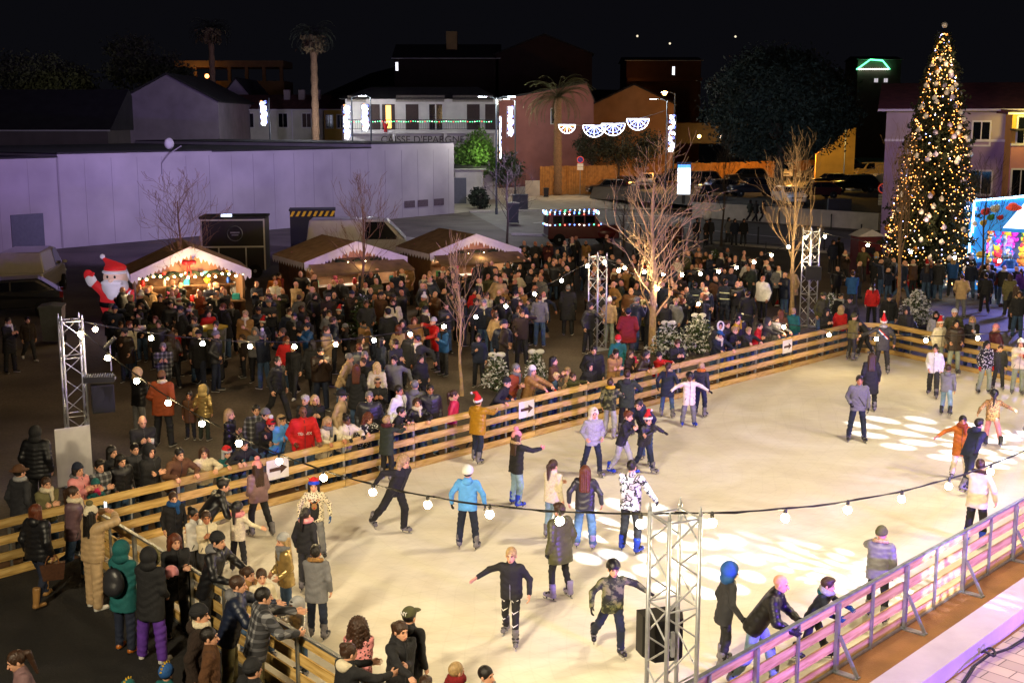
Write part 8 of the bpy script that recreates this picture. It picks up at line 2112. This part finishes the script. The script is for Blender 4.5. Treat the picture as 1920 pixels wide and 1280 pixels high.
spot('facade_floodlight',(-9,-1,12),(2,19.5,0),15000,WARM,72,.85,.6)
spot('facade_floodlight',(-6,2,12),(10,30,0),13000,WARM,56,.85,.6)
spot('overhead_fill',(9,23,15),(7,25,0),6000,WARM,100,.7,.5)  # added fill above the ice that keeps the skaters' shadows faint
spot('tower_spotlight',tm+Vector((.5,-.7,-1.2)),G(1224,664)+Vector((0,0,5.5)),1000,(1,.8,.5),120,.5,.1)
spot('tower_spotlight',tr+Vector((-.5,-.7,-1.2)),G(1484,592)+Vector((0,0,5.5)),650,(1,.78,.48),120,.5,.1)
spot('tower_spotlight',TL+Vector((1.6,-.5,4.2)),TL+Vector((0,0,2.2)),260,(.62,.55,1),70,.5,.1)
for q_,p_ in(((-11,31,9),420),((-4,41,9),520),((4,47,9),420),((-9,47,8),360)):lamp('plaza_fill',q_,p_,(1,.62,.28),.4)  # added warm fill points over the plaza, with no fixtures of their own
VIO=(.42,.30,1.0)
spot('violet_wash',(3.5,66,9),(-13,86,6.4),19000,(.62,.53,1.0),92,.8,.5)
spot('violet_wash',(-17,62,7.5),(-22,76,4),4500,(.55,.38,1.0),110,.8,.5)
for a_,b_ in(((8,8.5,1.6),(4.8,16.8,.5)),((13.5,13,1.6),(8.5,20.5,.5)),((18.5,18.5,1.6),(13,25.5,.5))):spot('violet_wash',a_,b_,10500,(.24,.1,1.0),62,.8,.3)
spot('violet_wash',(14,11,6),(9,18.2,0),2500,(.7,.4,1.0),60,.9,.3)
spot('violet_wash',(21,66,9),(26,75,4.5),900,(.6,.38,1.0),120,.8,.5)
spot('blue_wash',(23,51.5,4.4),(17.5,43,0),4600,(.25,.24,1.0),105,.8,.5)
spot('pine_fill',(20,92,3),(24.5,114,9),2600,(.45,.6,.9),70,.9,.4)  # added dim bluish spot that lifts the pine crown
for x,y,z,p_,c in LAMPS:lamp('lamp_and_fill_light',(x,y,z),p_,c,.2)  # street, stall, booth and house lamps, plus points added around the christmas tree
def gobo(name,loc,to,power,angle,col=(.82,.88,1),n=16):
 o=spot(name,loc,to,power,col,angle,.05,.05)
 d=o.data;d.use_nodes=True
 N=d.node_tree.nodes;L=d.node_tree.links
 E=N.get('Emission')or N.new('ShaderNodeEmission')
 tc=N.new('ShaderNodeTexCoord');sx=N.new('ShaderNodeSeparateXYZ');L.new(tc.outputs['Normal'],sx.inputs[0])
 def mth(op,a,b=None):
  m_=N.new('ShaderNodeMath');m_.operation=op
  for i,v in enumerate((a,b)):
   if v is None:continue
   if isinstance(v,(int,float)):m_.inputs[i].default_value=v
   else:L.new(v,m_.inputs[i])
  return m_.outputs[0]
 zz=mth('ABSOLUTE',sx.outputs['Z'])
 u=mth('DIVIDE',sx.outputs['X'],zz);v=mth('DIVIDE',sx.outputs['Y'],zz)
 r=mth('DIVIDE',mth('SQRT',mth('ADD',mth('MULTIPLY',u,u),mth('MULTIPLY',v,v))),math.tan(R(angle/2)))
 a=mth('ARCTAN2',v,u)
 tot=None
 for r0,wd,k,ph,thr in((.86,.13,n,0,.1),(.56,.14,n*.75,.2,.0),(.28,.12,n*.5,0,.0)):
  c=mth('COSINE',mth('ADD',mth('MULTIPLY',a,int(k)),ph))
  ring=mth('SUBTRACT',1,mth('POWER',mth('DIVIDE',mth('ABSOLUTE',mth('SUBTRACT',r,r0)),wd),2))
  s_=mth('MINIMUM',mth('MAXIMUM',mth('MULTIPLY',mth('SUBTRACT',mth('ADD',mth('MULTIPLY',c,.8),mth('SUBTRACT',ring,.5)),thr),2.5),0),1)
  s_=mth('MULTIPLY',s_,mth('GREATER_THAN',ring,0))
  tot=s_ if tot is None else mth('ADD',tot,s_)
 tot=mth('MINIMUM',tot,1)
 L.new(mth('MULTIPLY',tot,1.0),E.inputs['Strength'])
 out=N.get('Light Output')or N.new('ShaderNodeOutputLight')
 L.new(E.outputs[0],out.inputs[0])
 return o
gobo('rosette_projector',(7,9,9.5),G(1240,1030),42000,12,n=14)
gobo('rosette_projector',(18.5,19.5,9.5),G(1840,835),42000,15,n=14)
gobo('rosette_projector',(11.5,11,8.5),G(1575,1070),24000,8,n=14)
gobo('rosette_projector',(15,10,5.5),G(1740,1062,.5),22000,8,(.75,.72,1.0))
sc.view_settings.view_transform='Standard';sc.view_settings.look='None';sc.view_settings.exposure=0.0;sc.view_settings.gamma=1.0
cy=sc.cycles
cy.max_bounces=5;cy.diffuse_bounces=3;cy.glossy_bounces=2;cy.transmission_bounces=3;cy.transparent_max_bounces=4;cy.volume_bounces=0
cy.sample_clamp_indirect=4.0;cy.sample_clamp_direct=0.0
cy.caustics_reflective=False;cy.caustics_refractive=False
cy.use_denoising=True
cy.use_adaptive_sampling=True;cy.adaptive_threshold=0.02
print('people',NPEOPLE[0],'objects',len(sc.objects))
